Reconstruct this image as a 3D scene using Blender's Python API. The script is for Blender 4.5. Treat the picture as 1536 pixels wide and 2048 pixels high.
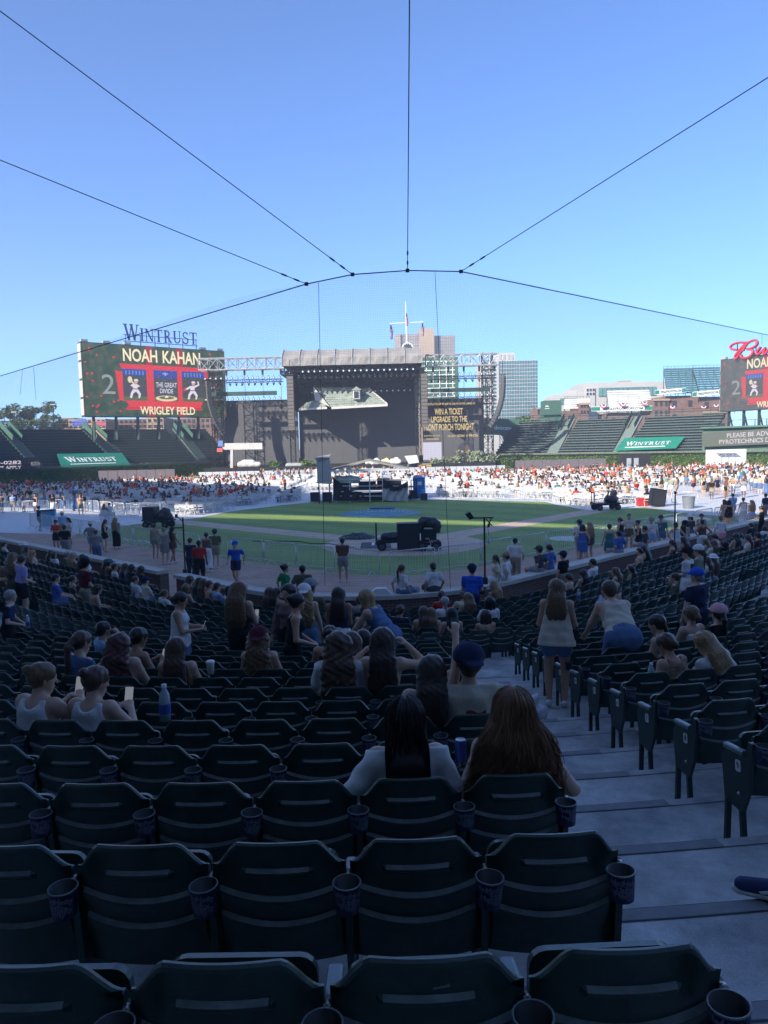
import bpy, bmesh, math, random
import numpy as np
from mathutils import Matrix, Vector, Euler
random.seed(7); np.random.seed(7)
for o in list(bpy.data.objects): bpy.data.objects.remove(o)
SC = bpy.context.scene
COL = SC.collection
# ------------------------------------------------------------------ camera
FPX, CAMH, YHOR, ROLL = 1480.0, 5.1, 892.0, math.radians(1.3)
PITCH = math.atan((1024 - YHOR) / FPX)
cp, sp, cr, sr = math.cos(PITCH), math.sin(PITCH), math.cos(ROLL), math.sin(ROLL)
_R = Vector((1, 0, 0)); _D = Vector((0, -sp, -cp)); _F = Vector((0, cp, -sp))
cx_, cu_ = cr * _R + sr * _D, sr * _R - cr * _D
cam_d = bpy.data.cameras.new('camera'); cam = bpy.data.objects.new('camera', cam_d); COL.objects.link(cam)
cam.matrix_world = Matrix(((cx_.x, cu_.x, -_F.x, 0), (cx_.y, cu_.y, -_F.y, 0), (cx_.z, cu_.z, -_F.z, CAMH), (0, 0, 0, 1)))
cam_d.sensor_fit = 'VERTICAL'; cam_d.sensor_height = 24; cam_d.lens = 24 * FPX / 2048
cam_d.clip_start = 0.05; cam_d.clip_end = 6000
SC.camera = cam
# ------------------------------------------------------------------ sky, sun, exposure
SUN_EL, SUN_AZ = math.radians(25.0), math.radians(45.0)      # azimuth: from behind, towards the left
TOSUN = Vector((-math.sin(SUN_AZ) * math.cos(SUN_EL), -math.cos(SUN_AZ) * math.cos(SUN_EL), math.sin(SUN_EL)))
W = bpy.data.worlds.new('World'); SC.world = W; W.use_nodes = True
nt = W.node_tree; nt.nodes.clear()
sky = nt.nodes.new('ShaderNodeTexSky'); sky.sky_type = 'NISHITA'; sky.sun_disc = False
sky.sun_elevation = SUN_EL; sky.sun_rotation = math.atan2(TOSUN.x, TOSUN.y)
sky.air_density = 0.6; sky.dust_density = 0.6; sky.ozone_density = 7.5; sky.altitude = 0
bg = nt.nodes.new('ShaderNodeBackground'); bg.inputs[1].default_value = 0.108
wo = nt.nodes.new('ShaderNodeOutputWorld')
nt.links.new(sky.outputs[0], bg.inputs[0]); nt.links.new(bg.outputs[0], wo.inputs[0])
sl = bpy.data.lights.new('sun', 'SUN'); sl.energy = 3.4; sl.angle = math.radians(0.55); sl.color = (1.0, 0.92, 0.80)
so = bpy.data.objects.new('sun', sl); COL.objects.link(so); so.location = (-60, -60, 60)
so.rotation_euler = TOSUN.to_track_quat('Z', 'Y').to_euler()
SC.view_settings.view_transform = 'Standard'; SC.view_settings.look = 'None'
SC.view_settings.exposure = 1.72; SC.view_settings.gamma = 1.0; SC.view_settings.use_curve_mapping = False
SC.cycles.max_bounces = 6; SC.cycles.diffuse_bounces = 3; SC.cycles.glossy_bounces = 3
SC.cycles.transmission_bounces = 4; SC.cycles.transparent_max_bounces = 8; SC.cycles.volume_bounces = 0
SC.cycles.use_denoising = True
SC.cycles.caustics_reflective = False; SC.cycles.caustics_refractive = False
# ------------------------------------------------------------------ lens geometry, used only to read real positions off the photograph
def ray(px, py):
    dx = (px - 768) / FPX; dy = (py - 1024) / FPX
    u = dx * cr - dy * sr; v = dx * sr + dy * cr
    return Vector((u, cp - v * sp, -sp - v * cp))
def at(px, py, Y):
    r = ray(px, py); return r * (Y / r.y) + Vector((0, 0, CAMH))
def gnd(px, py, z=0.0):
    r = ray(px, py); return r * ((z - CAMH) / r.z) + Vector((0, 0, CAMH))
def project(p):
    d = Vector(p) - Vector((0, 0, CAMH)); w = d.dot(_F)
    if w <= 0.05: return None
    return 768 + FPX * d.dot(cx_) / w, 1024 - FPX * d.dot(cu_) / w, w
# ------------------------------------------------------------------ materials
_M = {}
def mat(name, col=(.5, .5, .5), rough=.6, metal=0., var=.12, scale=6., bump=0., bscale=40., emit=None, es=1., spec=.5, coat=0., alpha=1., stretch=None):
    if name in _M: return _M[name]
    m = bpy.data.materials.new(name); m.use_nodes = True; _M[name] = m
    t = m.node_tree; b = t.nodes['Principled BSDF']
    b.inputs['Roughness'].default_value = rough; b.inputs['Metallic'].default_value = metal
    b.inputs['Specular IOR Level'].default_value = spec
    b.inputs['Coat Weight'].default_value = coat
    c = tuple(col) + (1,)
    if var > 0:
        g = t.nodes.new('ShaderNodeNewGeometry'); n = t.nodes.new('ShaderNodeTexNoise'); n.inputs['Scale'].default_value = scale
        n.inputs['Detail'].default_value = 4; n.inputs['Roughness'].default_value = .65
        src = g.outputs['Position']
        if stretch:
            mp = t.nodes.new('ShaderNodeMapping'); mp.inputs['Scale'].default_value = stretch; t.links.new(src, mp.inputs[0]); src = mp.outputs[0]
        t.links.new(src, n.inputs['Vector'])
        r = t.nodes.new('ShaderNodeMapRange'); r.inputs[1].default_value = .3; r.inputs[2].default_value = .7
        r.inputs[3].default_value = 1 - var; r.inputs[4].default_value = 1 + var
        t.links.new(n.outputs[0], r.inputs[0])
        x = t.nodes.new('ShaderNodeVectorMath'); x.operation = 'SCALE'; x.inputs[0].default_value = c[:3]
        t.links.new(r.outputs[0], x.inputs['Scale']); t.links.new(x.outputs[0], b.inputs['Base Color'])
    else: b.inputs['Base Color'].default_value = c
    if bump > 0:
        g2 = t.nodes.new('ShaderNodeNewGeometry'); n2 = t.nodes.new('ShaderNodeTexNoise'); n2.inputs['Scale'].default_value = bscale; n2.inputs['Detail'].default_value = 3
        t.links.new(g2.outputs['Position'], n2.inputs['Vector'])
        bp = t.nodes.new('ShaderNodeBump'); bp.inputs['Strength'].default_value = bump; bp.inputs['Distance'].default_value = .02
        t.links.new(n2.outputs[0], bp.inputs['Height']); t.links.new(bp.outputs[0], b.inputs['Normal'])
    if emit:
        b.inputs['Emission Color'].default_value = tuple(emit) + (1,); b.inputs['Emission Strength'].default_value = es
    return m
def attr_mat(name, rough=.8, var=.1):                       # colour comes from a per-face attribute
    if name in _M: return _M[name]
    m = bpy.data.materials.new(name); m.use_nodes = True; _M[name] = m
    t = m.node_tree; b = t.nodes['Principled BSDF']; b.inputs['Roughness'].default_value = rough
    a = t.nodes.new('ShaderNodeAttribute'); a.attribute_name = 'tint'; t.links.new(a.outputs['Color'], b.inputs['Base Color'])
    return m
# ------------------------------------------------------------------ object helpers
def tag(o, label=None, cat=None, group=None, kind=None):
    if label: o['label'] = label
    if cat: o['category'] = cat
    if group: o['group'] = group
    if kind: o['kind'] = kind
    return o
def empty(name, loc=(0, 0, 0), rz=0., label=None, cat=None, group=None):
    o = bpy.data.objects.new(name, None); COL.objects.link(o); o.location = loc; o.rotation_euler = (0, 0, rz)
    o.empty_display_size = .2
    return tag(o, label, cat, group)
def inst(name, me, parent=None, loc=(0, 0, 0), rot=(0, 0, 0), m=None, scale=None):
    o = bpy.data.objects.new(name, me); COL.objects.link(o)
    if parent is not None: o.parent = parent
    o.location = loc; o.rotation_euler = rot
    if scale is not None: o.scale = scale
    if m is not None:
        s = o.material_slots[0]; s.link = 'OBJECT'; s.material = m
    return o
def smooth(me, on=True):
    me.polygons.foreach_set('use_smooth', [on] * len(me.polygons)); return me
class MB:
    """collects shapes; build() links them as one mesh"""
    def __init__(s): s.v = []; s.f = []; s.mi = []; s.cur = 0
    def add(s, vs, fs):
        n = len(s.v); s.v += [tuple(v) for v in vs]
        for f in fs: s.f.append(tuple(i + n for i in f)); s.mi.append(s.cur)
        return s
    def box(s, c, d, rz=0., rx=0., ry=0.):
        x, y, z = d[0] / 2, d[1] / 2, d[2] / 2
        vs = [Vector((i * x, j * y, k * z)) for i in (-1, 1) for j in (-1, 1) for k in (-1, 1)]
        if rz or rx or ry:
            R = Euler((rx, ry, rz)).to_matrix(); vs = [R @ v for v in vs]
        vs = [v + Vector(c) for v in vs]
        return s.add(vs, [(0, 1, 3, 2), (4, 6, 7, 5), (0, 4, 5, 1), (2, 3, 7, 6), (0, 2, 6, 4), (1, 5, 7, 3)])
    def slab(s, p0, p1, w, h, up=(0, 0, 1)):             # a bar from p0 to p1, w wide, h high, centred on the line
        p0, p1 = Vector(p0), Vector(p1); d = (p1 - p0)
        if d.length < 1e-6: return s
        d.normalize(); up = Vector(up); a = d.cross(up)
        if a.length < 1e-4: a = d.cross(Vector((0, 1, 0)))
        a.normalize(); b = a.cross(d)
        q = [(-1, -1), (1, -1), (1, 1), (-1, 1)]
        vs = [p + a * i * w / 2 + b * j * h / 2 for p in (p0, p1) for i, j in q]
        return s.add(vs, [(3, 2, 1, 0), (4, 5, 6, 7), (0, 1, 5, 4), (1, 2, 6, 5), (2, 3, 7, 6), (3, 0, 4, 7)])
    def tube(s, p0, p1, r, n=6, r2=None, cap=True):
        p0, p1 = Vector(p0), Vector(p1); d = p1 - p0
        if d.length < 1e-7: return s
        d.normalize(); a = d.cross(Vector((0, 0, 1)))
        if a.length < 1e-3: a = d.cross(Vector((0, 1, 0)))
        a.normalize(); b = d.cross(a); r2 = r if r2 is None else r2
        vs = []
        for p, q in ((p0, r), (p1, r2)):
            for i in range(n):
                t = 2 * math.pi * i / n; vs.append(p + a * q * math.cos(t) + b * q * math.sin(t))
        fs = [(i, (i + 1) % n, n + (i + 1) % n, n + i) for i in range(n)]
        if cap: fs += [tuple(range(n - 1, -1, -1)), tuple(range(n, 2 * n))]
        return s.add(vs, fs)
    def path(s, pts, r, n=6):
        for a, b in zip(pts[:-1], pts[1:]): s.tube(a, b, r, n)
        return s
    def lathe(s, c, prof, n=16, ax=(0, 0, 1)):            # prof: (r,z)
        c = Vector(c); vs = []; fs = []
        for r, z in prof:
            for i in range(n):
                t = 2 * math.pi * i / n; vs.append(c + Vector((r * math.cos(t), r * math.sin(t), z)))
        for k in range(len(prof) - 1):
            for i in range(n): fs.append((k * n + i, k * n + (i + 1) % n, (k + 1) * n + (i + 1) % n, (k + 1) * n + i))
        return s.add(vs, fs)
    def prism(s, pts, vec):                               # polygon pts extruded by vec
        n = len(pts); v = Vector(vec); p = [Vector(q) for q in pts]
        return s.add(p + [q + v for q in p], [tuple(range(n - 1, -1, -1)), tuple(range(n, 2 * n))] + [(i, (i + 1) % n, n + (i + 1) % n, n + i) for i in range(n)])
    def quad(s, *p): return s.add(p, [tuple(range(len(p)))])
    def mesh(s, name, mats=None, sm=False):
        me = bpy.data.meshes.new(name); me.from_pydata(s.v, [], s.f)
        for m in (mats if isinstance(mats, (list, tuple)) else [mats]): me.materials.append(m)
        if any(s.mi): me.polygons.foreach_set('material_index', s.mi)
        if sm: smooth(me)
        me.update(); return me
    def build(s, name, m, parent=None, sm=False, fix=True):
        if parent is not None and fix:
            o = parent; off = Vector((0, 0, 0))
            while o is not None: off += o.location; o = o.parent
            s.v = [tuple(Vector(v) - off) for v in s.v]
        o = bpy.data.objects.new(name, s.mesh(name, m, sm)); COL.objects.link(o)
        if parent is not None: o.parent = parent
        return o
def recalc(me):
    b = bmesh.new(); b.from_mesh(me); bmesh.ops.recalc_face_normals(b, faces=b.faces); b.to_mesh(me); b.free(); return me
def struct(name, mb, m, sm=False): return tag(mb.build(name, m, None, sm), kind='structure')
_TXT = {}
def text_mesh(s, size=1., depth=.02, bold=0., align='CENTER', xs=1., space=1.):
    k = (s, size, depth, bold, align, xs, space)
    if k in _TXT: return _TXT[k]
    c = bpy.data.curves.new('lettering', 'FONT'); c.body = s; c.size = size; c.extrude = depth / 2; c.offset = bold
    c.align_x = align; c.align_y = 'CENTER'; c.resolution_u = 3; c.space_character = space
    o = bpy.data.objects.new('lettering', c); COL.objects.link(o)
    me = bpy.data.meshes.new_from_object(o.evaluated_get(bpy.context.evaluated_depsgraph_get()))
    bpy.data.objects.remove(o); bpy.data.curves.remove(c)
    if xs != 1.:
        for v in me.vertices: v.co.x *= xs
    me.materials.clear(); me.materials.append(None); _TXT[k] = me
    return me
def frame_rot(ex, up=(0, 0, 1)):                          # euler of a frame whose x runs along ex and z is the face normal, y = up
    ex = Vector(ex).normalized(); up = Vector(up); ez = ex.cross(up).normalized(); ey = ez.cross(ex)
    return Matrix(((ex.x, ey.x, ez.x), (ex.y, ey.y, ez.y), (ex.z, ey.z, ez.z))).to_euler()
ORD = 'zeroth first second third fourth fifth sixth seventh eighth ninth tenth eleventh twelfth thirteenth fourteenth fifteenth sixteenth seventeenth eighteenth nineteenth'.split()
for _t, _o in (('twenty', 'twentieth'), ('thirty', 'thirtieth'), ('forty', 'fortieth'), ('fifty', 'fiftieth'), ('sixty', 'sixtieth'), ('seventy', 'seventieth'), ('eighty', 'eightieth'), ('ninety', 'ninetieth')): ORD += [_o] + [_t + '-' + ORD[i] for i in range(1, 10)]
def ordn(i):
    if i < len(ORD): return ORD[i]
    return '%d%s' % (i, 'th' if 10 < i % 100 < 14 else {1: 'st', 2: 'nd', 3: 'rd'}.get(i % 10, 'th'))

for _s, _b in (('2', .02), ('THE GREAT', .01), ('DIVIDE', .01), ('NOAH', .02), ('KAHAN', .02), ('WRIGLEY FIELD', .02), ('2', .0), ('6', .0), ('773-839-0282', .01), ('ARRIER RATES APPLY', .01), ('BOSCH', .01), ('PLEASE BE ADVISED THAT', .01), ('PYROTECHNICS DISPLAYS WILL', .01), ('WRIGLEYROOFTOPS.COM', .02), ('Advocate', .01)): text_mesh(_s, 1., 0., _b)
for _s in ('TAKE ACTION TO SUPPORT MENTAL HEALTH FOR THE CHANCE TO', 'WIN A TICKET', 'UPGRADE TO THE', 'FRONT PORCH TONIGHT', 'SCAN THE QR CODE', 'TO LEARN MORE', 'OR TEXT', 'NOAH', 'TO', '99126'): text_mesh(_s, 1., 0., .015)
for _s in range(0, 13): text_mesh(str(_s), .058, .001, .0006)
text_mesh('Hefty', .030, .0, .0008)
# ================================================================== the setting
BC = Vector((-.4, 26.25)); RW = 5.3; TAU = math.radians(44.5)
def row_point(d, s):
    """point and heading on the seating curve d metres behind the field wall, s metres along it"""
    R = RW + d; L = R * TAU
    if abs(s) <= L: th = s / R; return Vector((BC.x + R * math.sin(th), BC.y - R * math.cos(th))), th
    e = math.copysign(1, s); th = e * TAU
    p = Vector((BC.x + R * math.sin(th), BC.y - R * math.cos(th))) + Vector((math.cos(TAU) * e, math.sin(TAU))) * (abs(s) - L)
    return p, th
def row_inv(x, y):
    v = Vector((x, y)) - BC; th = math.atan2(v.x, -v.y)
    if abs(th) <= TAU: d = v.length - RW; return d, (RW + d) * th
    e = math.copysign(1, th); n = Vector((math.sin(e * TAU), -math.cos(e * TAU))); t = Vector((math.cos(TAU) * e, math.sin(TAU)))
    d = v.dot(n) - RW; return d, e * ((RW + d) * TAU + v.dot(t))
ROWS = [(19.17 - .84 * k, 2.95 - .165 * k) for k in range(14)] + [(6.62 - .84 * j, .50 - .10 * j) for j in range(7)]   # (d of the seat back, tread height)
NEAR = 14
def tread(d):
    for dk, z in ROWS:
        if d >= dk - .80: return z
    return ROWS[-1][1]
# ---- earth and grass
M_EARTH = mat('earth', (.12, .11, .09), .95, var=.25, scale=.05)
struct('ground', MB().quad((-3000, -3000, -.9), (3000, -3000, -.9), (3000, 3000, -.9), (-3000, 3000, -.9)), M_EARTH)
def grass_mat():
    m = bpy.data.materials.new('turf'); m.use_nodes = True; t = m.node_tree; b = t.nodes['Principled BSDF']; b.inputs['Roughness'].default_value = .8
    b.inputs['Specular IOR Level'].default_value = .2
    g = t.nodes.new('ShaderNodeNewGeometry')
    mp = t.nodes.new('ShaderNodeMapping'); mp.inputs['Scale'].default_value = (.25, 1.6, 1); t.links.new(g.outputs[0], mp.inputs[0])
    n = t.nodes.new('ShaderNodeTexNoise'); n.inputs['Scale'].default_value = 1.5; n.inputs['Detail'].default_value = 8; n.inputs['Roughness'].default_value = .75
    t.links.new(mp.outputs[0], n.inputs[0])
    n2 = t.nodes.new('ShaderNodeTexNoise'); n2.inputs['Scale'].default_value = 30; n2.inputs['Detail'].default_value = 3; t.links.new(g.outputs[0], n2.inputs[0])
    w = t.nodes.new('ShaderNodeTexWave'); w.wave_type = 'BANDS'; w.bands_direction = 'DIAGONAL'; w.inputs['Scale'].default_value = .11; w.inputs['Distortion'].default_value = .3
    t.links.new(g.outputs[0], w.inputs[0])
    a = t.nodes.new('ShaderNodeMath'); a.operation = 'MULTIPLY_ADD'; a.inputs[1].default_value = .55; t.links.new(n2.outputs[0], a.inputs[0]); t.links.new(n.outputs[0], a.inputs[2])
    a2 = t.nodes.new('ShaderNodeMath'); a2.operation = 'MULTIPLY_ADD'; a2.inputs[1].default_value = .14; t.links.new(w.outputs[0], a2.inputs[0]); t.links.new(a.outputs[0], a2.inputs[2])
    r = t.nodes.new('ShaderNodeValToRGB'); r.color_ramp.elements[0].position = .5; r.color_ramp.elements[1].position = 1.1
    r.color_ramp.elements[0].color = (.120, .185, .050, 1); r.color_ramp.elements[1].color = (.27, .37, .11, 1)
    t.links.new(a2.outputs[0], r.inputs[0]); t.links.new(r.outputs[0], b.inputs['Base Color'])
    bp = t.nodes.new('ShaderNodeBump'); bp.inputs['Strength'].default_value = .5; bp.inputs['Distance'].default_value = .03
    t.links.new(n2.outputs[0], bp.inputs['Height']); t.links.new(bp.outputs[0], b.inputs['Normal'])
    return m
M_TURF = grass_mat()
# outline of the playing field: along the brick wall, then out to the outfield wall
fw = [row_point(.12, s)[0] for s in np.linspace(-62, 62, 90)]
OUTF = [(95, 98), (82, 110), (64, 124), (52, 135), (40, 143), (20, 154), (-9, 160), (-28, 153), (-46, 140), (-62, 122), (-82, 104), (-95, 92)]
struct('field_grass', MB().add([(p.x, p.y, 0) for p in fw] + [(x, y, 0) for x, y in OUTF], [tuple(range(len(fw) + len(OUTF)))]), M_TURF)
M_DIRT = mat('infield_clay', (.54, .41, .31), .95, var=.16, scale=1.3, bump=.3, bscale=25)
M_TRACK = mat('warning_track_clay', (.46, .31, .235), .95, var=.2, scale=.8, bump=.3, bscale=20)
HOME = Vector((1.0, 38.2, 0)); MOUND = Vector((-.31, 56.0, 0)); FIRST = Vector((18.6, 57.6, 0)); THIRD = Vector((-18.3, 56.2, 0))
circ = lambda c, r, z, n=64: [(c.x + r * math.cos(2 * math.pi * i / n), c.y + r * math.sin(2 * math.pi * i / n), z) for i in range(n)]
struct('home_plate_circle', MB().add(circ(HOME, 4.25, .008), [tuple(range(64))]), M_DIRT)
for nm, B in (('first_base_path', FIRST), ('third_base_path', THIRD)):
    d = (B - HOME).normalized(); a = Vector((-d.y, d.x, 0)); q0, q1 = HOME + d * 1.5, B + d * 1.5; zz = Vector((0, 0, .004))
    struct(nm, MB().quad(q0 - a * .95 + zz, q1 - a * .95 + zz, q1 + a * .95 + zz, q0 + a * .95 + zz), M_DIRT)
# chalk and stencilled marks on the grass
M_CHALK = mat('field_chalk', (.55, .60, .52), .9, var=.3, scale=3)
mb = MB()
for px, py, r in ((1375, 1038, 1.5), (1140, 1077, 1.1)): mb.add(circ(gnd(px, py), r, .005, 24), [tuple(range(24))])
struct('on_deck_circle_paint', mb, M_CHALK)
mb = MB()
for i in range(9):
    p = gnd(238 + i * 14, 1077 + i * 1.6); mb.box((p.x, p.y, .0075), (.16, 1.5 if i % 3 else .9, .005), rz=.5)
    p = gnd(1205 + i * 14, 1057 - i * 2.2); mb.box((p.x, p.y, .0075), (.16, 1.3 if i % 2 else .8, .005), rz=-.5)
struct('stencilled_grass_lettering', mb, M_CHALK)
# barricade line (front of the grass) and the clay track between it and the wall
BARPX = [(60, 1056), (157, 1074), (257, 1090), (360, 1107), (435, 1118), (510, 1126), (615, 1141), (737, 1153), (825, 1153), (937, 1140), (1017, 1124), (1105, 1109), (1195, 1096), (1310, 1074), (1415, 1054), (1500, 1040)]
BAR = [gnd(*q) for q in BARPX]
trk = [row_point(.1, s)[0] for s in np.linspace(-34, 34, 70)]
mb = MB().add([(p.x, p.y, .004) for p in trk] + [(p.x, p.y + .25, .004) for p in reversed(BAR)], [tuple(range(len(trk) + len(BAR)))])
struct('warning_track', mb, M_TRACK)
# white protective flooring laid over the outfield
M_FLOORING = mat('white_floor_tiles', (.62, .63, .64), .55, var=.10, scale=1.2)
EDGE = [(-60, 1064), (150, 1070), (215, 1058), (262, 1050), (390, 1037), (470, 1022), (560, 1011), (640, 1003), (770, 999), (900, 1000), (1000, 1002), (1090, 1004), (1118, 1011), (1185, 1022), (1290, 1015), (1363, 1026), (1433, 1032), (1600, 1028)]
fl = [gnd(*q) for q in EDGE]
struct('protective_flooring', MB().add([(p.x, p.y, .012) for p in fl] + [(x * .97, y * .97 + 3, .012) for x, y in OUTF[1:-1]], [tuple(range(len(fl) + len(OUTF) - 2))]), M_FLOORING)
# ---- terraces
def concrete_mat():
    m = bpy.data.materials.new('stained_concrete'); m.use_nodes = True; t = m.node_tree; b = t.nodes['Principled BSDF']; b.inputs['Roughness'].default_value = .78
    g = t.nodes.new('ShaderNodeNewGeometry')
    def noise(sc, det, rg=.6):
        n = t.nodes.new('ShaderNodeTexNoise'); n.inputs['Scale'].default_value = sc; n.inputs['Detail'].default_value = det; n.inputs['Roughness'].default_value = rg
        t.links.new(g.outputs[0], n.inputs[0]); return n
    a, c, f = noise(1.7, 7, .62), noise(7, 5), noise(160, 3)
    r = t.nodes.new('ShaderNodeValToRGB'); e = r.color_ramp.elements
    e[0].position = .36; e[0].color = (.29, .29, .29, 1); e[1].position = .66; e[1].color = (.52, .52, .51, 1)
    t.links.new(a.outputs[0], r.inputs[0])
    r2 = t.nodes.new('ShaderNodeMapRange'); r2.inputs[1].default_value = .25; r2.inputs[2].default_value = .75; r2.inputs[3].default_value = .74; r2.inputs[4].default_value = 1.2; t.links.new(c.outputs[0], r2.inputs[0])
    r3 = t.nodes.new('ShaderNodeMapRange'); r3.inputs[1].default_value = .3; r3.inputs[2].default_value = .7; r3.inputs[3].default_value = .8; r3.inputs[4].default_value = 1.2; t.links.new(f.outputs[0], r3.inputs[0])
    x = t.nodes.new('ShaderNodeMath'); x.operation = 'MULTIPLY'; t.links.new(r2.outputs[0], x.inputs[0]); t.links.new(r3.outputs[0], x.inputs[1])
    v = t.nodes.new('ShaderNodeVectorMath'); v.operation = 'SCALE'; t.links.new(r.outputs[0], v.inputs[0]); t.links.new(x.outputs[0], v.inputs['Scale'])
    # pale spilled flecks
    vo = noise(24, 2); r4 = t.nodes.new('ShaderNodeMapRange'); r4.inputs[1].default_value = .74; r4.inputs[2].default_value = .76; t.links.new(vo.outputs[0], r4.inputs[0])
    mx = t.nodes.new('ShaderNodeMixRGB'); mx.inputs[2].default_value = (.5, .52, .54, 1); t.links.new(r4.outputs[0], mx.inputs[0]); t.links.new(v.outputs[0], mx.inputs[1])
    t.links.new(mx.outputs[0], b.inputs['Base Color'])
    bp = t.nodes.new('ShaderNodeBump'); bp.inputs['Strength'].default_value = .35; bp.inputs['Distance'].default_value = .004
    t.links.new(f.outputs[0], bp.inputs['Height']); t.links.new(bp.outputs[0], b.inputs['Normal'])
    return m
M_CONC = concrete_mat()
SS = np.concatenate([np.linspace(-58, -26, 20), np.linspace(-25, 25, 84), np.linspace(26, 58, 20)])
mb = MB()
def strip(mb, d0, z0, d1, z1):
    a = [row_point(d0, s * (RW + d0 + 9) / 25)[0] if False else row_point(d0, s)[0] for s in SS]
    th = [row_point(d0, s) for s in SS]
    vs = []; fs = []
    for (p, t) in th:
        n = Vector((math.sin(t), -math.cos(t))); q = p + n * (d1 - d0)
        vs += [(p.x, p.y, z0), (q.x, q.y, z1)]
    for i in range(len(SS) - 1): fs.append((2 * i, 2 * i + 2, 2 * i + 3, 2 * i + 1))
    mb.add(vs, fs)
edges = []                                             # (d front edge, d back edge, z) of each tread, from the back
rows_ = [(ROWS[0][0] + .84, ROWS[0][1] + .165), (ROWS[0][0] + 1.68, ROWS[0][1] + .33)][::-1] + ROWS
for i, (dk, z) in enumerate(rows_):
    back = dk + .04; front = (rows_[i + 1][0] + .04) if i + 1 < len(rows_) else .40
    edges.append((front, back, z))
for i, (f, b_, z) in enumerate(edges):
    strip(mb, f, z, b_, z)
    if i + 1 < len(edges): strip(mb, f, edges[i + 1][2], f, z)
terrace = struct('seating_terrace', mb, M_CONC)
# darker grit strips on the step edges of the aisle
M_JOINT = mat('dark_joint', (.06, .06, .065), .9, var=.1)
M_NOSE = mat('grit_strip', (.235, .238, .245), .85, var=.15, scale=9, bump=.3, bscale=300)
for i, (f, b_, z) in enumerate(edges[1:15]):
    R = RW + f
    s0 = R * math.asin((.86 + .4) / R); s1 = R * math.asin((2.02 + .4) / R); m2 = MB(); n = 5
    for j in range(n):
        for q in ((0, 1),):
            ss = [s0 + (s1 - s0) * (j + e) / n for e in q]
            (pa, ta), (pb, tb) = row_point(f, ss[0]), row_point(f, ss[1])
            na, nb = Vector((math.sin(ta), -math.cos(ta))), Vector((math.sin(tb), -math.cos(tb)))
            m2.add([(pa.x, pa.y, z + .004), (pb.x, pb.y, z + .004), (pb + nb * .085).to_tuple() + (z + .004,), (pa + na * .085).to_tuple() + (z + .004,)], [(0, 1, 2, 3)])
            m2.add([(pa - na * .003).to_tuple() + (z - .03,), (pb - nb * .003).to_tuple() + (z - .03,), (pb - nb * .003).to_tuple() + (z + .004,), (pa - na * .003).to_tuple() + (z + .004,)], [(0, 1, 2, 3)])
    m2.build('step_nosing', M_NOSE, terrace)
    m3 = MB(); s2 = R * math.asin((2.9 + .4) / R)
    for j in range(6):
        (pa, ta), (pb, tb) = row_point(f + .088, s0 + (s2 - s0) * j / 6), row_point(f + .088, s0 + (s2 - s0) * (j + 1) / 6); na, nb = Vector((math.sin(ta), -math.cos(ta))), Vector((math.sin(tb), -math.cos(tb)))
        m3.add([(pa.x, pa.y, z + .003), (pb.x, pb.y, z + .003), (pb + nb * .009).to_tuple() + (z + .003,), (pa + na * .009).to_tuple() + (z + .003,)], [(0, 1, 2, 3)])
    m3.build('joint', M_JOINT, terrace)
# ---- brick field wall with stone coping
def brick_mat():
    m = bpy.data.materials.new('dark_brick'); m.use_nodes = True; t = m.node_tree; b = t.nodes['Principled BSDF']; b.inputs['Roughness'].default_value = .85
    u = t.nodes.new('ShaderNodeUVMap'); u.uv_map = 'run'
    k = t.nodes.new('ShaderNodeTexBrick'); k.inputs['Color1'].default_value = (.16, .075, .055, 1); k.inputs['Color2'].default_value = (.11, .05, .04, 1); k.inputs['Mortar'].default_value = (.20, .17, .15, 1)
    k.inputs['Scale'].default_value = 1; k.inputs['Brick Width'].default_value = .22; k.inputs['Row Height'].default_value = .075; k.inputs['Mortar Size'].default_value = .008
    t.links.new(u.outputs[0], k.inputs[0]); t.links.new(k.outputs[0], b.inputs['Base Color'])
    bp = t.nodes.new('ShaderNodeBump'); bp.inputs['Strength'].default_value = .4; bp.invert = True; t.links.new(k.outputs['Fac'], bp.inputs['Height']); t.links.new(bp.outputs[0], b.inputs['Normal'])
    return m
M_BRICK = brick_mat(); M_COPING = mat('coping_stone', (.50, .47, .42), .8, var=.14, scale=4, bump=.2)
GAP0, GAP1 = -9.1, -8.0                               # the gate through the wall
wall = empty('brick_field_wall', (0, 20.9, -.5), 0, 'low dark brick wall with stone coping between the seats and the field', 'wall')
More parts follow.
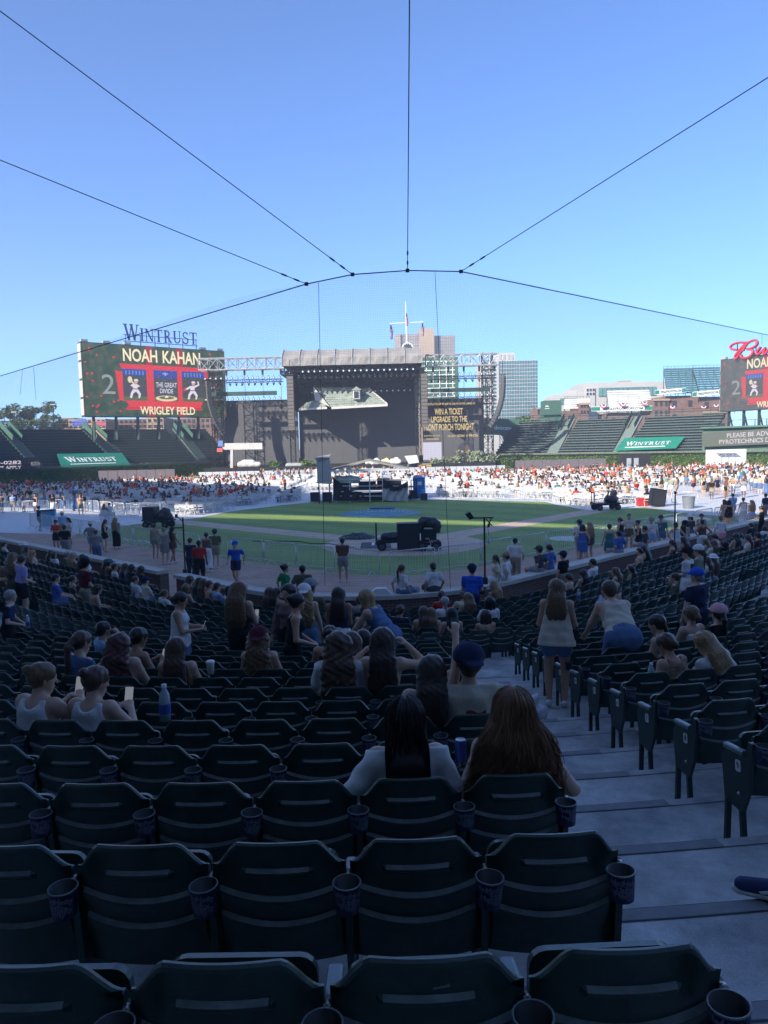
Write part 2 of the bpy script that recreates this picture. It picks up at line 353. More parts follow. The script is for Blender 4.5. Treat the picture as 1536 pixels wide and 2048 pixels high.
def wall_run(s0, s1):
    n = max(2, int((s1 - s0) / .6)); ss = np.linspace(s0, s1, n + 1); vs = []; fs = []; uv = []
    for s in ss:
        p, t = row_point(.03, s); nn = Vector((math.sin(t), -math.cos(t)))
        for d, z in ((0, -.55), (0, .78), (.34, .78), (.34, -.55)):
            q = p + nn * d; vs.append((q.x, q.y - 20.9, z + .5))
    for i in range(n):
        for j in range(3):
            fs.append((4 * i + j, 4 * i + 4 + j, 4 * i + 5 + j, 4 * i + 1 + j))
            z = [-.55, .78, 1.12, 2.4]; uv += [(ss[i], z[j]), (ss[i + 1], z[j]), (ss[i + 1], z[j + 1]), (ss[i], z[j + 1])]
    fs += [(0, 1, 2, 3), (4 * n + 3, 4 * n + 2, 4 * n + 1, 4 * n)]; uv += [(0, 0), (0, 1.3), (.34, 1.3), (.34, 0)] * 2
    me = bpy.data.meshes.new('brickwork'); me.from_pydata(vs, [], fs); me.materials.append(M_BRICK)
    L = me.uv_layers.new(name='run')
    for i, c in enumerate(uv): L.data[i].uv = c
    inst('brickwork', me, wall)
    s = s0
    while s < s1 - .2:
        e = min(s + 1.32, s1); m2 = MB(); pts = []
        for q in (s + .006, (s + e) / 2, e - .006):
            p, t = row_point(-.04, q); nn = Vector((math.sin(t), -math.cos(t)))
            for d, z in ((0, .783), (0, .895), (.02, .91), (.47, .91), (.49, .895), (.49, .783)): c = p + nn * d; pts.append((c.x, c.y, z))
        m2.add(pts, [(6 * i + j, 6 * i + 6 + j, 6 * i + 6 + (j + 1) % 6, 6 * i + (j + 1) % 6) for i in range(2) for j in range(6)] + [(0, 1, 2, 3, 4, 5), (17, 16, 15, 14, 13, 12)])
        m2.build('coping_stone', M_COPING, wall); s = e
wall_run(-30, GAP0); wall_run(GAP1, 34)
# ---- grandstand over and behind the camera (it shades the seats; unseen roof slabs are shaped from the wanted field shadow)
M_DECK = mat('deck_underside', (.42, .43, .42), .9, var=.1, scale=.5)
def sunup(x, y, z): k = z / TOSUN.z; return (x + TOSUN.x * k, y + TOSUN.y * k, z)
def roof(name, poly, z, th=.5): return struct(name, MB().prism([sunup(x, y, z) for x, y in poly], (0, 0, th)), M_DECK)  # unseen shadow-casting slab, its outline projected sunward from the wanted ground shadow
roof('shadow_caster_roof_front', [(-130, 203), (41, 32), (38, 29.2), (14, 44.3), (-9, 57.2), (-130, 120)], 24)
roof('shadow_caster_roof_rear', [(-130, 112), (-10, 53.2), (12, 42.2), (40, 26.5), (40, -50), (-130, -50)], 24.8)
mb = MB(); ring = [(row_point(27., s)[0], row_point(52, s * 1.5)[0]) for s in np.linspace(-70, 70, 60)]
for (a, b_), (c, d) in zip(ring[:-1], ring[1:]):
    mb.add([(a.x, a.y, 14), (c.x, c.y, 14), (d.x, d.y, 20), (b_.x, b_.y, 20), (a.x, a.y, 14.5), (c.x, c.y, 14.5), (d.x, d.y, 20.5), (b_.x, b_.y, 20.5)], [(0, 1, 2, 3), (7, 6, 5, 4), (0, 4, 5, 1)])
struct('upper_deck', mb, M_DECK)
mb = MB(); rg = [(row_point(21.6, s)[0], row_point(34, s)[0]) for s in np.linspace(-60, 60, 50)]
for (a, b_), (c, d) in zip(rg[:-1], rg[1:]):
    mb.add([(a.x, a.y, 3.3), (c.x, c.y, 3.3), (d.x, d.y, 6.4), (b_.x, b_.y, 6.4)], [(0, 1, 2, 3)])
    mb.add([(b_.x, b_.y, 6.4), (d.x, d.y, 6.4), (d.x, d.y, 17), (b_.x, b_.y, 17)], [(0, 1, 2, 3)])
struct('rear_concourse', mb, M_DECK)
# ================================================================== people: one continuous skin grown from blended round cones
def V(*a): return np.array(a, float)
def nrm(v): return v / (np.linalg.norm(v) + 1e-9)
def rotx(v, a): c, s = math.cos(a), math.sin(a); return V(v[0], v[1] * c - v[2] * s, v[1] * s + v[2] * c)
def roty(v, a): c, s = math.cos(a), math.sin(a); return V(v[0] * c + v[2] * s, v[1], -v[0] * s + v[2] * c)
def rotz(v, a): c, s = math.cos(a), math.sin(a); return V(v[0] * c - v[1] * s, v[0] * s + v[1] * c, v[2])
def ik(a, b, l1, l2, pole):
    """elbow or knee between a and the target b; returns (joint, end)"""
    d = b - a; L = np.linalg.norm(d); mx = (l1 + l2) * .995
    if L > mx: d = d / L * mx; L = mx; b = a + d
    u = d / (L + 1e-9); x = (l1 * l1 - l2 * l2 + L * L) / (2 * L + 1e-9); h = math.sqrt(max(l1 * l1 - x * x, 0))
    p = pole - u * pole.dot(u)
    return a + u * x + nrm(p) * h, b
class Field:
    """a signed distance grid filled by round cones; surface nets turn it into a mesh"""
    def __init__(s, lo, hi, h):
        s.h = h; s.lo = np.array(lo, float); s.n = np.ceil((np.array(hi) - s.lo) / h).astype(int) + 1
        s.ax = [s.lo[i] + h * np.arange(s.n[i]) for i in range(3)]
        s.g = np.full(s.n, 1.0, np.float32)
    def cone(s, a, b, ra, rb, k=.03, flat=None, ff=1., wob=None):
        a = np.asarray(a, float); b = np.asarray(b, float); m = max(ra, rb) + max(.06, 3 * s.h, k * 2)
        i0 = np.maximum(((np.minimum(a, b) - m - s.lo) / s.h).astype(int), 0); i1 = np.minimum(((np.maximum(a, b) + m - s.lo) / s.h).astype(int) + 2, s.n)
        if (i1 <= i0).any(): return s
        X = s.ax[0][i0[0]:i1[0], None, None] - a[0]; Y = s.ax[1][None, i0[1]:i1[1], None] - a[1]; Z = s.ax[2][None, None, i0[2]:i1[2]] - a[2]
        if flat is not None:
            q = (X * flat[0] + Y * flat[1] + Z * flat[2]) * (ff - 1); X = X + q * flat[0]; Y = Y + q * flat[1]; Z = Z + q * flat[2]
            b = b + (b - a).dot(flat) * (ff - 1) * flat
        d = b - a; L2 = d.dot(d) + 1e-9
        t = np.clip((X * d[0] + Y * d[1] + Z * d[2]) / L2, 0, 1)
        D = np.sqrt((X - t * d[0]) ** 2 + (Y - t * d[1]) ** 2 + (Z - t * d[2]) ** 2) - (ra + (rb - ra) * t)
        if flat is not None: D = D / math.sqrt(ff) if ff > 1 else D
        if wob is not None: D = D + wob(X + a[0], Y + a[1], Z + a[2])
        G = s.g[i0[0]:i1[0], i0[1]:i1[1], i0[2]:i1[2]]
        if k > 0:
            hh = np.clip(.5 + .5 * (G - D) / k, 0, 1); R = G * (1 - hh) + D * hh - k * hh * (1 - hh)
        else: R = np.minimum(G, D)
        s.g[i0[0]:i1[0], i0[1]:i1[1], i0[2]:i1[2]] = R
        return s
    def cut(s, p, n, soft=.0):                           # keep the half space behind the plane (p, outward normal n)
        n = nrm(np.asarray(n, float)); P = (s.ax[0][:, None, None] - p[0]) * n[0] + (s.ax[1][None, :, None] - p[1]) * n[1] + (s.ax[2][None, None, :] - p[2]) * n[2]
        s.g = np.maximum(s.g, P.astype(np.float32)); return s
    def carve(s, a, b, r):                               # take a round cone away
        o = Field.__new__(Field); o.h, o.lo, o.n, o.ax = s.h, s.lo, s.n, s.ax; o.g = np.full(s.n, 1., np.float32); o.cone(a, b, r, r, 0)
        s.g = np.maximum(s.g, -o.g); return s
    def noise(s, fn): s.g = s.g + fn(s.ax[0][:, None, None], s.ax[1][None, :, None], s.ax[2][None, None, :]).astype(np.float32); return s
    def net(s):
        g = s.g; g = np.pad(g, 1, constant_values=1.); neg = g < 0
        cor = [(i, j, k) for i in (0, 1) for j in (0, 1) for k in (0, 1)]; n = np.array(g.shape) - 1
        sl = lambda c: tuple(slice(c[i], c[i] + n[i]) for i in range(3))
        cnt = sum(neg[sl(c)].astype(np.int8) for c in cor); act = (cnt > 0) & (cnt < 8)
        if not act.any(): return np.zeros((0, 3)), []
        idx = -np.ones(act.shape, int); idx[act] = np.arange(act.sum())
        acc = np.zeros((act.sum(), 3)); w = np.zeros(act.sum())
        for c in cor:
            for ax in range(3):
                if c[ax]: continue
                c2 = list(c); c2[ax] = 1
                v0 = g[sl(c)][act]; v1 = g[sl(c2)][act]; x = (v0 < 0) != (v1 < 0); t = np.where(x, v0 / np.where(x, v0 - v1, 1), 0)
                p = np.tile(np.array(c, float), (len(t), 1)); p[:, ax] += t
                acc[x] += p[x]; w[x] += 1
        pos = np.argwhere(act) + acc / w[:, None]; vs = (pos - 1) * s.h + s.lo
        fs = []
        for ax in range(3):
            o = [i for i in range(3) if i != ax]
            a = [slice(1, n[i]) for i in range(3)]; a[ax] = slice(0, n[ax]); b = list(a); b[ax] = slice(1, n[ax] + 1)
            A = neg[tuple(a)]; B = neg[tuple(b)]
            for flip, msk in ((False, A & ~B), (True, ~A & B)):
                q = np.argwhere(msk)
                if not len(q): continue
                q[:, o[0]] += 1; q[:, o[1]] += 1
                def cell(d0, d1): r = q.copy(); r[:, o[0]] -= d0; r[:, o[1]] -= d1; return idx[r[:, 0], r[:, 1], r[:, 2]]
                f = np.stack([cell(1, 1), cell(0, 1), cell(0, 0), cell(1, 0)], 1)
                if (ax == 1) != flip: f = f[:, ::-1]
                fs.append(f)
        return vs, np.concatenate(fs)
    def mesh(s, name, relax=1):
        vs, fs = s.net(); me = bpy.data.meshes.new(name)
        if len(vs):
            for _ in range(relax):
                acc = np.zeros_like(vs); c = np.zeros(len(vs))
                for i in range(4):
                    a, b = fs[:, i], fs[:, (i + 1) % 4]
                    np.add.at(acc, a, vs[b]); np.add.at(acc, b, vs[a]); np.add.at(c, a, 1); np.add.at(c, b, 1)
                vs = vs * .5 + acc / c[:, None] * .5
            me.from_pydata(vs.tolist(), [], fs.tolist()); smooth(me)
        me.materials.append(None); me.update(); return me
UP = V(0, 0, 1)
def skeleton(P):
    """joints of a figure facing +y, from a pose dictionary"""
    J = {}; m = P.get('male', 0); J['m'] = m; seat = P.get('seat', 0)
    hz = P.get('hip', .52 if seat else .93); pel = V(P.get('px', 0), P.get('py', 0), hz)
    lean, side, tw = P.get('lean', 0.), P.get('side', 0.), P.get('twist', 0.)
    def T(v): return rotz(roty(rotx(v, -lean), side), tw)
    up = T(UP); rt = T(V(1, 0, 0)); fw = T(V(0, 1, 0)); J.update(up=up, rt=rt, fw=fw, pel=pel)
    J['waist'] = pel + up * .17; J['chest'] = pel + up * .345; J['neck'] = pel + up * .475
    sw = .185 if m else .160; sh = .438
    J['sh'] = [J['pel'] + up * sh - rt * sw, J['pel'] + up * sh + rt * sw]
    hy, hp, hr = P.get('hyaw', 0.), P.get('hpitch', 0.), P.get('hroll', 0.)
    def Hd(v): return rotz(roty(rotx(v, -(hp + lean * .35)), hr + side * .5), tw + hy)
    J['Hd'] = Hd; J['head'] = J['neck'] + nrm(up * .6 + UP * .4 + nrm(Hd(UP)) * .3) * .15 + Hd(V(0, .02, .02))
    J['elb'] = []; J['wr'] = []
    for i, e in enumerate((-1, 1)):
        tg = P.get('hl' if i == 0 else 'hr')
        if tg is None: tg = (e * .27, .10, hz - .08) if not seat else (e * .16, .34, hz + .12)
        tg = V(*tg); pole = P.get('el' if i == 0 else 'er', (e * .6, -.7, -.5))
        j, w = ik(J['sh'][i], tg, .285, .25, V(*pole)); J['elb'].append(j); J['wr'].append(w)
    J['hip'] = [pel - rt * .09, pel + rt * .09]; J['hip'][0][2] = J['hip'][1][2] = hz - .02
    J['knee'] = []; J['ank'] = []
    for i, e in enumerate((-1, 1)):
        tg = P.get('fl' if i == 0 else 'fr')
        if tg is None: tg = (e * .11, .42, .08) if seat else (e * .10, 0., .08)
        j, a = ik(J['hip'][i], V(*tg), .43, .42, V(*P.get('kl' if i == 0 else 'kr', (e * .15, 1, .4)))); J['knee'].append(j); J['ank'].append(a)
    J['toe'] = [P.get('toel', e_) if False else None for e_ in (0, 0)]
    J['fat'] = P.get('fat', 1.)
    return J
def bounds(J):
    pts = np.array([J['pel'], J['head'], *J['sh'], *J['elb'], *J['wr'], *J['knee'], *J['ank']]); return pts.min(0) - .28, pts.max(0) + .30
def torso(F, J, o=0., k=.05, lower=True):
    up, rt, fw, p, f = J['up'], J['rt'], J['fw'], J['pel'], J['fat']; m = J['m']
    if lower: F.cone(p - rt * .055, p + rt * .055, .118 * f + o, .118 * f + o, k, fw, 1.12)
    F.cone(p - rt * .035 + up * .03, J['waist'] - rt * .03, .112 * f + o, (.112 if m else .098) * f + o, k, fw, 1.25)
    F.cone(p + rt * .035 + up * .03, J['waist'] + rt * .03, .112 * f + o, (.112 if m else .098) * f + o, k, fw, 1.25)
    w = .075 if m else .058
    F.cone(J['waist'] - rt * .03, J['chest'] - rt * w, .105 * f + o, .108 * f + o, k, fw, 1.3); F.cone(J['waist'] + rt * .03, J['chest'] + rt * w, .105 * f + o, .108 * f + o, k, fw, 1.3)
    for e in (0, 1): F.cone(J['chest'] + up * .05, J['sh'][e] + up * .005, .085 * f + o, .058 + o, k)
    F.cone(J['chest'] + up * .08, J['neck'] + up * .01, .07 + o, .05 + o * .5, k)
    if not m:
        for e in (-1, 1): F.cone(J['chest'] + rt * e * .065 + fw * .065, J['chest'] + rt * e * .065 + fw * .075 - up * .02, .062 + o, .062 + o, .03)
def hand(F, J, i, fine):
    w = J['wr'][i]; e = J['elb'][i]; d = nrm(w - e); s = nrm(np.cross(d, J['up']) + V(1e-3, 0, 0)); n = np.cross(s, d); f = J['fat'] ** .5
    F.cone(w, w + d * .075, .027, .036, .02, n, 1.7)
    if fine:
        for q, L in ((-.028, .062), (-.010, .075), (.009, .070), (.027, .055)):
            a = w + d * .085 + s * q; b = a + nrm(d * .85 - n * .5) * L * .55; c = b + nrm(d * .3 - n * .95) * L * .5
            F.cone(a, b, .0105, .0095, .006); F.cone(b, c, .0095, .008, .004)
        t0 = w + d * .03 - s * .03; t1 = t0 + nrm(d * .7 - s * .6 - n * .4) * .045; F.cone(t0, t1, .013, .011, .01); F.cone(t1, t1 + nrm(d - n * .4) * .03, .011, .009, .005)
    else:
        F.cone(w + d * .07, w + d * .13 - n * .03, .034, .022, .02, n, 1.5); F.cone(w + d * .03 - s * .03, w + d * .08 - s * .045, .014, .011, .012)
def body_mesh(J, h, fine=False):
    lo, hi = bounds(J); F = Field(lo, hi, h); f = J['fat']
    torso(F, J); Hd = J['Hd']; c = J['head']
    F.cone(J['neck'] - J['up'] * .03, c + Hd(V(0, -.02, -.06)), .056 if J['m'] else .05, .052 if J['m'] else .046, .03)
    F.cone(c + Hd(V(0, -.015, .025)), c + Hd(V(0, .012, .02)), .089 if not J['m'] else .093, .083 if not J['m'] else .087, .02)                         # skull
    F.cone(c + Hd(V(0, .035, -.03)), c + Hd(V(0, .062, -.098)), .064, .036, .035)                        # jaw and chin
    if h < .03:
        F.cone(c + Hd(V(0, .098, .0)), c + Hd(V(0, .122, -.035)), .010, .014, .012)                      # nose
        F.cone(c + Hd(V(-.03, .088, .018)), c + Hd(V(.03, .088, .018)), .016, .016, .015)                # brow
        F.cone(c + Hd(V(-.016, .098, -.068)), c + Hd(V(.016, .098, -.068)), .010, .010, .012)            # lips
        for e in (-1, 1): F.cone(c + Hd(V(e * .088, -.005, .01)), c + Hd(V(e * .092, -.012, -.028)), .014, .011, .008, Hd(V(1, 0, 0)), 1.5)
    for i in (0, 1):
        F.cone(J['sh'][i], J['elb'][i], .052 * f, .039 * f, .035); F.cone(J['elb'][i], J['wr'][i], .040 * f, .026, .02); hand(F, J, i, fine)
        F.cone(J['hip'][i], J['knee'][i], .092 * f, .060, .04); F.cone(J['knee'][i], J['knee'][i] * .6 + J['ank'][i] * .4, .058, .056, .02); F.cone(J['knee'][i] * .6 + J['ank'][i] * .4, J['ank'][i], .055, .036, .02)
        a = J['ank'][i]; dr = V(a[0] * .25, 1, 0); dr = nrm(dr); F.cone(a + V(0, 0, -.035) - dr * .04, a + V(0, 0, -.05) + dr * .13, .036, .028, .02)
    return F.mesh('body')
FOLD = lambda amp, fx=31., fz=23.: (lambda X, Y, Z: amp * (np.sin(fz * Z + 9 * X + 5 * np.sin(11 * Y)) * np.sin(fx * X + 7 * Y + 6 * Z) + .5 * np.sin(47 * Z + 25 * Y)))
def top_mesh(J, h, kind):
    lo, hi = bounds(J); F = Field(lo, hi, h); up, rt, fw = J['up'], J['rt'], J['fw']; off = max(.015, h * .62)
    torso(F, J, off, .05, lower=kind not in ('crop', 'bra'))
    sl = {'tee': .62, 'loose': .75, 'long': 1.9, 'polo': .55}.get(kind, 0)
    for i in (0, 1):
        if sl:
            a, b = J['sh'][i], J['elb'][i]; q = a + (b - a) * min(sl, 1); F.cone(a, q, .052 * J['fat'] + off, (.048 if sl > 1 else .053) * J['fat'] + off, .03)
            if sl > 1: F.cone(b, b + (J['wr'][i] - b) * (sl - 1), .042 + off, .030 + off, .02)
    if kind in ('loose', 'flare'):
        for e in (-1, 1): F.cone(J['chest'] + rt * e * .05, J['pel'] + rt * e * .085 - up * .06, .10 + off, .115 + off + (.05 if kind == 'flare' else .0), .05, fw, 1.15)
    F.noise(FOLD(.006 if h < .03 else 0., 19., 17.))
    nk = J['neck']
    if kind in ('tee', 'loose', 'long', 'polo'):
        F.cut(nk + up * .012, nrm(up + fw * .35))
    elif kind in ('tank', 'flare'):
        F.cut(nk - up * .005, nrm(up + fw * .3)); F.carve(nk + up * .02 + fw * .3, nk + up * .02 - fw * .3, .078)
        for i, e in enumerate((-1, 1)):
            F.cut(J['sh'][i] - rt * e * .026, nrm(rt * e + up * .22)) 
    elif kind in ('strap', 'crop', 'bra', 'tube'):
        F.cut(J['chest'] + up * (.055 if kind != 'bra' else .03), up)
        for i, e in enumerate((-1, 1)): F.cut(J['sh'][i] - rt * e * .02, nrm(rt * e + up * .1))
        if kind in ('strap', 'crop'):
            for e in (-1, 1):
                q = max(.010, h * .55)
                F.cone(J['chest'] + rt * e * .085 + up * .05 - fw * .085, J['chest'] + rt * e * .09 + up * .135 - fw * .02, q, q, 0); F.cone(J['chest'] + rt * e * .09 + up * .135 - fw * .02, J['chest'] + rt * e * .085 + up * .04 + fw * .09, q, q, 0)
    if kind in ('crop', 'bra'): F.cut(J['waist'] + up * (.02 if kind == 'crop' else .10), -up)
    elif kind in ('loose', 'flare'): F.cut(J['pel'] - up * .10, -up)
    else: F.cut(J['pel'] - up * .03, -up)
    return F.mesh('shirt')
def bottom_mesh(J, h, kind, seat):
    lo, hi = bounds(J); F = Field(lo, hi, h); up, rt, fw, p = J['up'], J['rt'], J['fw'], J['pel']; off = max(.016, h * .62); f = J['fat']
    F.cone(p - rt * .055, p + rt * .055, .120 * f + off, .120 * f + off, .05, fw, 1.1); F.cone(p, J['waist'], .112 * f + off, .10 * f + off, .05, fw, 1.1)
    fr = {'shorts': .52, 'short': .33, 'long': 2., 'skirt': .8, 'maxi': 1.8, 'mini': .45}[kind]
    for i in (0, 1):
        a, b, c = J['hip'][i], J['knee'][i], J['ank'][i]
        q = a + (b - a) * min(fr, 1.); F.cone(a, q, .10 * f + off, (.098 if fr < 1 else .072) + off, .04)
        if fr > 1: F.cone(b, b + (c - b) * (fr - 1) * .96, .068 + off, .058 + off, .03)
    if kind in ('skirt', 'maxi', 'mini'):
        a = (J['hip'][0] + J['hip'][1]) / 2; b = (J['knee'][0] + J['knee'][1]) / 2; c = (J['ank'][0] + J['ank'][1]) / 2
        q = a + (b - a) * min(fr, 1); F.cone(a, q, .15 * f, .15 * f + (.03 if not seat else 0), .06)
        if fr > 1: F.cone(b, b + (c - b) * (fr - 1), .17, .21, .06)
        F.cut(q if fr <= 1 else b + (c - b) * (fr - 1), nrm((q - a) if fr <= 1 else (c - b)))
    F.noise(FOLD(.003 if h < .03 else 0.))
    F.cut(J['waist'] - up * .03, up)
    return F.mesh('lower_garment')
def shoe_mesh(J, h, i):
    a = J['ank'][i]; F = Field(a - .25, a + .28, h); dr = nrm(V(a[0] * .25, 1, 0)); F.cone(a + V(0, 0, -.03) - dr * .045, a + V(0, 0, -.045) + dr * .14, .046, .036, .02)
    return F.mesh('shoe')
def hair_mesh(J, h, kind, ln=.45):
    Hd = J['Hd']; c = J['head']; up, rt, fw = J['up'], J['rt'], J['fw']
    lo = np.minimum(c, c - V(0, 0, ln + .25)) - .32; hi = c + .32; F = Field(lo, hi, h)
    amp = (.0 if kind == 'longx' else .0045) if h < .03 else .0
    st = lambda X, Y, Z: amp * (np.sin(95 * (X + .35 * np.sin(9 * Z)) + 3 * np.sin(21 * Z)) + .6 * np.sin(150 * X + 60 * Y))
    o = .004 if kind == 'longx' else (.006 if kind in ('short', 'bun', 'lowbun', 'pony', 'braid') else .012)
    F.cone(c + Hd(V(0, -.022, .032)), c + Hd(V(0, .006, .036)), .094 + o, .088 + o, .02, wob=st)
    if kind == 'short': F.cone(c + Hd(V(0, -.05, -.01)), c + Hd(V(0, -.04, -.045)), .075, .055, .03)
    elif kind in ('bun', 'lowbun', 'pony', 'braid'): F.cone(c + Hd(V(0, -.045, .0)), c + Hd(V(0, -.030, -.075)), .072, .034, .03)
    else: F.cone(c + Hd(V(0, -.045, .0)), c + Hd(V(0, -.045, -.05)), .082, .062, .03)
    if kind != 'capx':
        # open the face
        F.carve(c + Hd(V(0, .165, -.06)), c + Hd(V(0, .16, -.2)), .120); F.carve(c + Hd(V(0, .17, .0)), c + Hd(V(0, .17, -.1)), .098)
    back = nrm(-fw * .9 + V(0, 0, 0))
    nape = c + Hd(V(0, -.075, -.06))
    if kind in ('long', 'wavy', 'curly', 'longx'):
        wd = {'long': .062, 'longx': .050, 'wavy': .078, 'curly': .085}[kind]
        q0 = nape; n = 5
        for e in (-1, 0, 1):
            pts = [c + Hd(V(e * .055, -.055, .02))]
            for j in range(1, n + 1):
                t = j / n; y = -.13 - .02 * t
                base = J['neck'] * 1.0; b = base - up * (ln * t - .10) - fw * (.105 + .015 * math.sin(3 * t)) + rt * e * (wd * .75 + .03 * t); pts.append(b)
            for j in range(n):
                r0 = wd * (1.05 - .05 * j / n); r1 = wd * (1.05 - .05 * (j + 1) / n) * (.72 if j == n - 1 else 1)
                F.cone(pts[j], pts[j + 1], r0, r1, .03, fw, 1.25, wob=st)
        if kind == 'curly': F.noise(lambda X, Y, Z: .010 * np.sin(48 * X + 9 * np.sin(19 * Z)) * np.sin(43 * Z + 7 * np.sin(23 * X)) * np.sin(40 * Y))
        if kind == 'wavy': F.noise(lambda X, Y, Z: .006 * np.sin(55 * X + 5 * np.sin(26 * Z)) + .004 * np.sin(34 * Z + 20 * X))
        F.carve(c + Hd(V(0, .165, -.06)), c + Hd(V(0, .16, -.2)), .118)
    elif kind == 'bob':
        for e in (-1, 0, 1): F.cone(c + Hd(V(e * .06, -.04, .02)), c + Hd(V(e * .085, -.045 - .03 * (e == 0), -.13)), .066, .048, .03, wob=st)
        F.carve(c + Hd(V(0, .165, -.06)), c + Hd(V(0, .16, -.2)), .112)
    elif kind == 'bun':
        F.cone(c + Hd(V(0, -.118, .062)), c + Hd(V(0, -.128, .070)), .044, .040, .004, wob=st)
    elif kind == 'lowbun':
        F.cone(c + Hd(V(0, -.112, -.015)), c + Hd(V(0, -.124, -.025)), .050, .045, .005, wob=st)
    elif kind == 'pony':
        a = c + Hd(V(0, -.115, .03)); F.cone(c + Hd(V(0, -.09, .03)), a, .03, .028, .02)
        b = a + Hd(V(0, -.045, -.10)); d = J['neck'] - up * (ln * .62) - fw * .13
        F.cone(a, b, .030, .040, .02, wob=st); F.cone(b, d, .040, .014, .02, wob=st)
    elif kind == 'braid':
        a = c + Hd(V(0, -.10, -.04)); d = J['neck'] - up * ln * .7 - fw * .13
        for j in range(9):
            t0, t1 = j / 9, (j + .55) / 9; F.cone(a + (d - a) * t0, a + (d - a) * t1, .030 - .012 * t0, .027 - .012 * t0, .004)
    return F.mesh('hair')
def cap_mesh(J, h, back=False, bucket=False):
    Hd = J['Hd']; c = J['head']; F = Field(c - .30, c + .30, h); g = -1 if back else 1
    F.cone(c + Hd(V(0, -.022, .048)), c + Hd(V(0, .008, .046)), .120, .114, .02); F.cut(c + Hd(V(0, 0, .028)), -Hd(V(0, 0, 1)))
    if bucket: F.cone(c + Hd(V(0, -.03, .038)), c + Hd(V(0, .03, .038)), .175, .175, .01, Hd(V(0, 0, 1)), 14.)
    else: F.cone(c + Hd(V(0, g * .10, .045)), c + Hd(V(0, g * .165, .032)), .088, .07, .01, Hd(V(0, 0, 1)), 7.)
    return F.mesh('cap')
_PC = {}
POSES = {
 's0': dict(seat=1), 's1': dict(seat=1, lean=.12, hl=(-.06, .34, .82), hr=(.10, .34, .80), hpitch=.25),
 's2': dict(seat=1, lean=.35, hl=(-.12, .44, .62), hr=(.14, .44, .62), hpitch=.1), 's3': dict(seat=1, side=.12, hyaw=-.6, hr=(.2, .3, .66)),
 's4': dict(seat=1, side=-.1, hyaw=.7, hl=(-.22, .26, .7)), 's5': dict(seat=1, lean=-.12, hr=(.36, .12, .66), fl=(-.14, .6, .10)),
 's6': dict(seat=1, lean=.05, hr=(.10, .22, 1.12), er=(1, -.2, -.6), hyaw=.2), 's7': dict(seat=1, hyaw=-1.0, twist=-.2, lean=.05),
 't0': dict(), 't1': dict(hl=(-.06, .30, 1.12), hr=(.10, .30, 1.10), hpitch=.3), 't2': dict(fl=(-.1, .20, .08), fr=(.1, -.24, .12), hl=(-.26, -.12, .92), hr=(.26, .18, .95), lean=.05),
 't3': dict(hl=(-.20, -.02, .98), el=(-1, -.4, 0), hr=(.20, -.02, .98), er=(1, -.4, 0)), 't4': dict(hr=(.12, .26, 1.22), hyaw=-.4, side=.04, fl=(-.14, .04, .08)),
 't5': dict(lean=.12, hl=(-.12, .26, .98), hr=(.12, .26, 1.0), hyaw=.5), 't6': dict(hl=(-.02, .22, 1.06), hr=(.05, .24, 1.04), hyaw=.3, fl=(-.12, .02, .08), fr=(.14, -.05, .08)),
 'lean': dict(lean=.75, hip=.88, py=-.1, hl=(-.2, .62, .72), hr=(.25, .6, .74), hpitch=-.1), 'wallsit': dict(seat=1, hip=.06, fl=(-.1, .42, -.34), fr=(.12, .40, -.36), hl=(-.28, -.05, .02), hr=(.28, .1, .06)),
}
def figure(pose, h, male=0, fat=1., fine=False):
    k = (pose if isinstance(pose, str) else id(pose), h, male, fat)
    if k not in _PC:
        P = dict(POSES[pose]) if isinstance(pose, str) else dict(pose)
        P['male'] = male; P['fat'] = fat; J = skeleton(P); _PC[k] = dict(J=J, P=P, body=body_mesh(J, h, fine), c={})
    return _PC[k]
def garment(fg, h, key, fn):
    if key not in fg['c']: fg['c'][key] = fn(fg['J'], h)
    return fg['c'][key]
SKIN = [(.56, .36, .26), (.47, .28, .19), (.34, .19, .12), (.16, .085, .055), (.61, .42, .32)]
M_SKIN = [mat('skin_tone_%s' % 'abcde'[i], c, .5, var=.06, scale=14, spec=.35) for i, c in enumerate(SKIN)]
CLR = dict(white=(.72, .72, .72), cream=(.62, .56, .45), black=(.014, .014, .017), navy=(.018, .028, .075), blue=(.06, .13, .42), royal=(.02, .10, .55), denim=(.10, .17, .31), lightblue=(.28, .42, .66), red=(.46, .035, .03), orange=(.58, .085, .03),
           maroon=(.10, .02, .035), green=(.02, .25, .09), olive=(.11, .12, .08), gray=(.26, .27, .28), darkgray=(.07, .072, .078), brown=(.13, .075, .05), tan=(.40, .28, .18), pink=(.70, .38, .42), lavender=(.36, .33, .62), teal=(.05, .17, .18), khaki=(.30, .25, .18), plaid=(.22, .14, .14), peach=(.62, .36, .25), purple=(.35, .20, .55), sage=(.24, .30, .22), yellow=(.62, .52, .12))
HAIRC = dict(black=(.008, .007, .008), dark=(.030, .019, .014), brown=(.075, .040, .024), auburn=(.25, .12, .058), blond=(.30, .19, .085), lightbrown=(.13, .075, .035), gray=(.28, .27, .26), redbrown=(.085, .025, .022))
def cloth(c): return mat('cloth_' + c, CLR[c], .9, var=.06, scale=5, bump=.5, bscale=14, spec=.2)
def hairm(c): return mat('hair_' + c, HAIRC[c], .42, var=.35, scale=60, stretch=(1, 1, .08), spec=.5)
M_SHOE = mat('shoe_white', (.6, .6, .58), .7, var=.1); M_SHOED = mat('shoe_dark', (.03, .03, .035), .6, var=.1)
M_PHONE = mat('phone_body', (.01, .01, .012), .15, var=0); M_SCREEN = mat('phone_screen', (.02, .02, .02), .1, var=0, emit=(.55, .6, .7), es=.10)
PHONE = MB().box((0, 0, 0), (.072, .009, .15)).mesh('phone', M_PHONE)
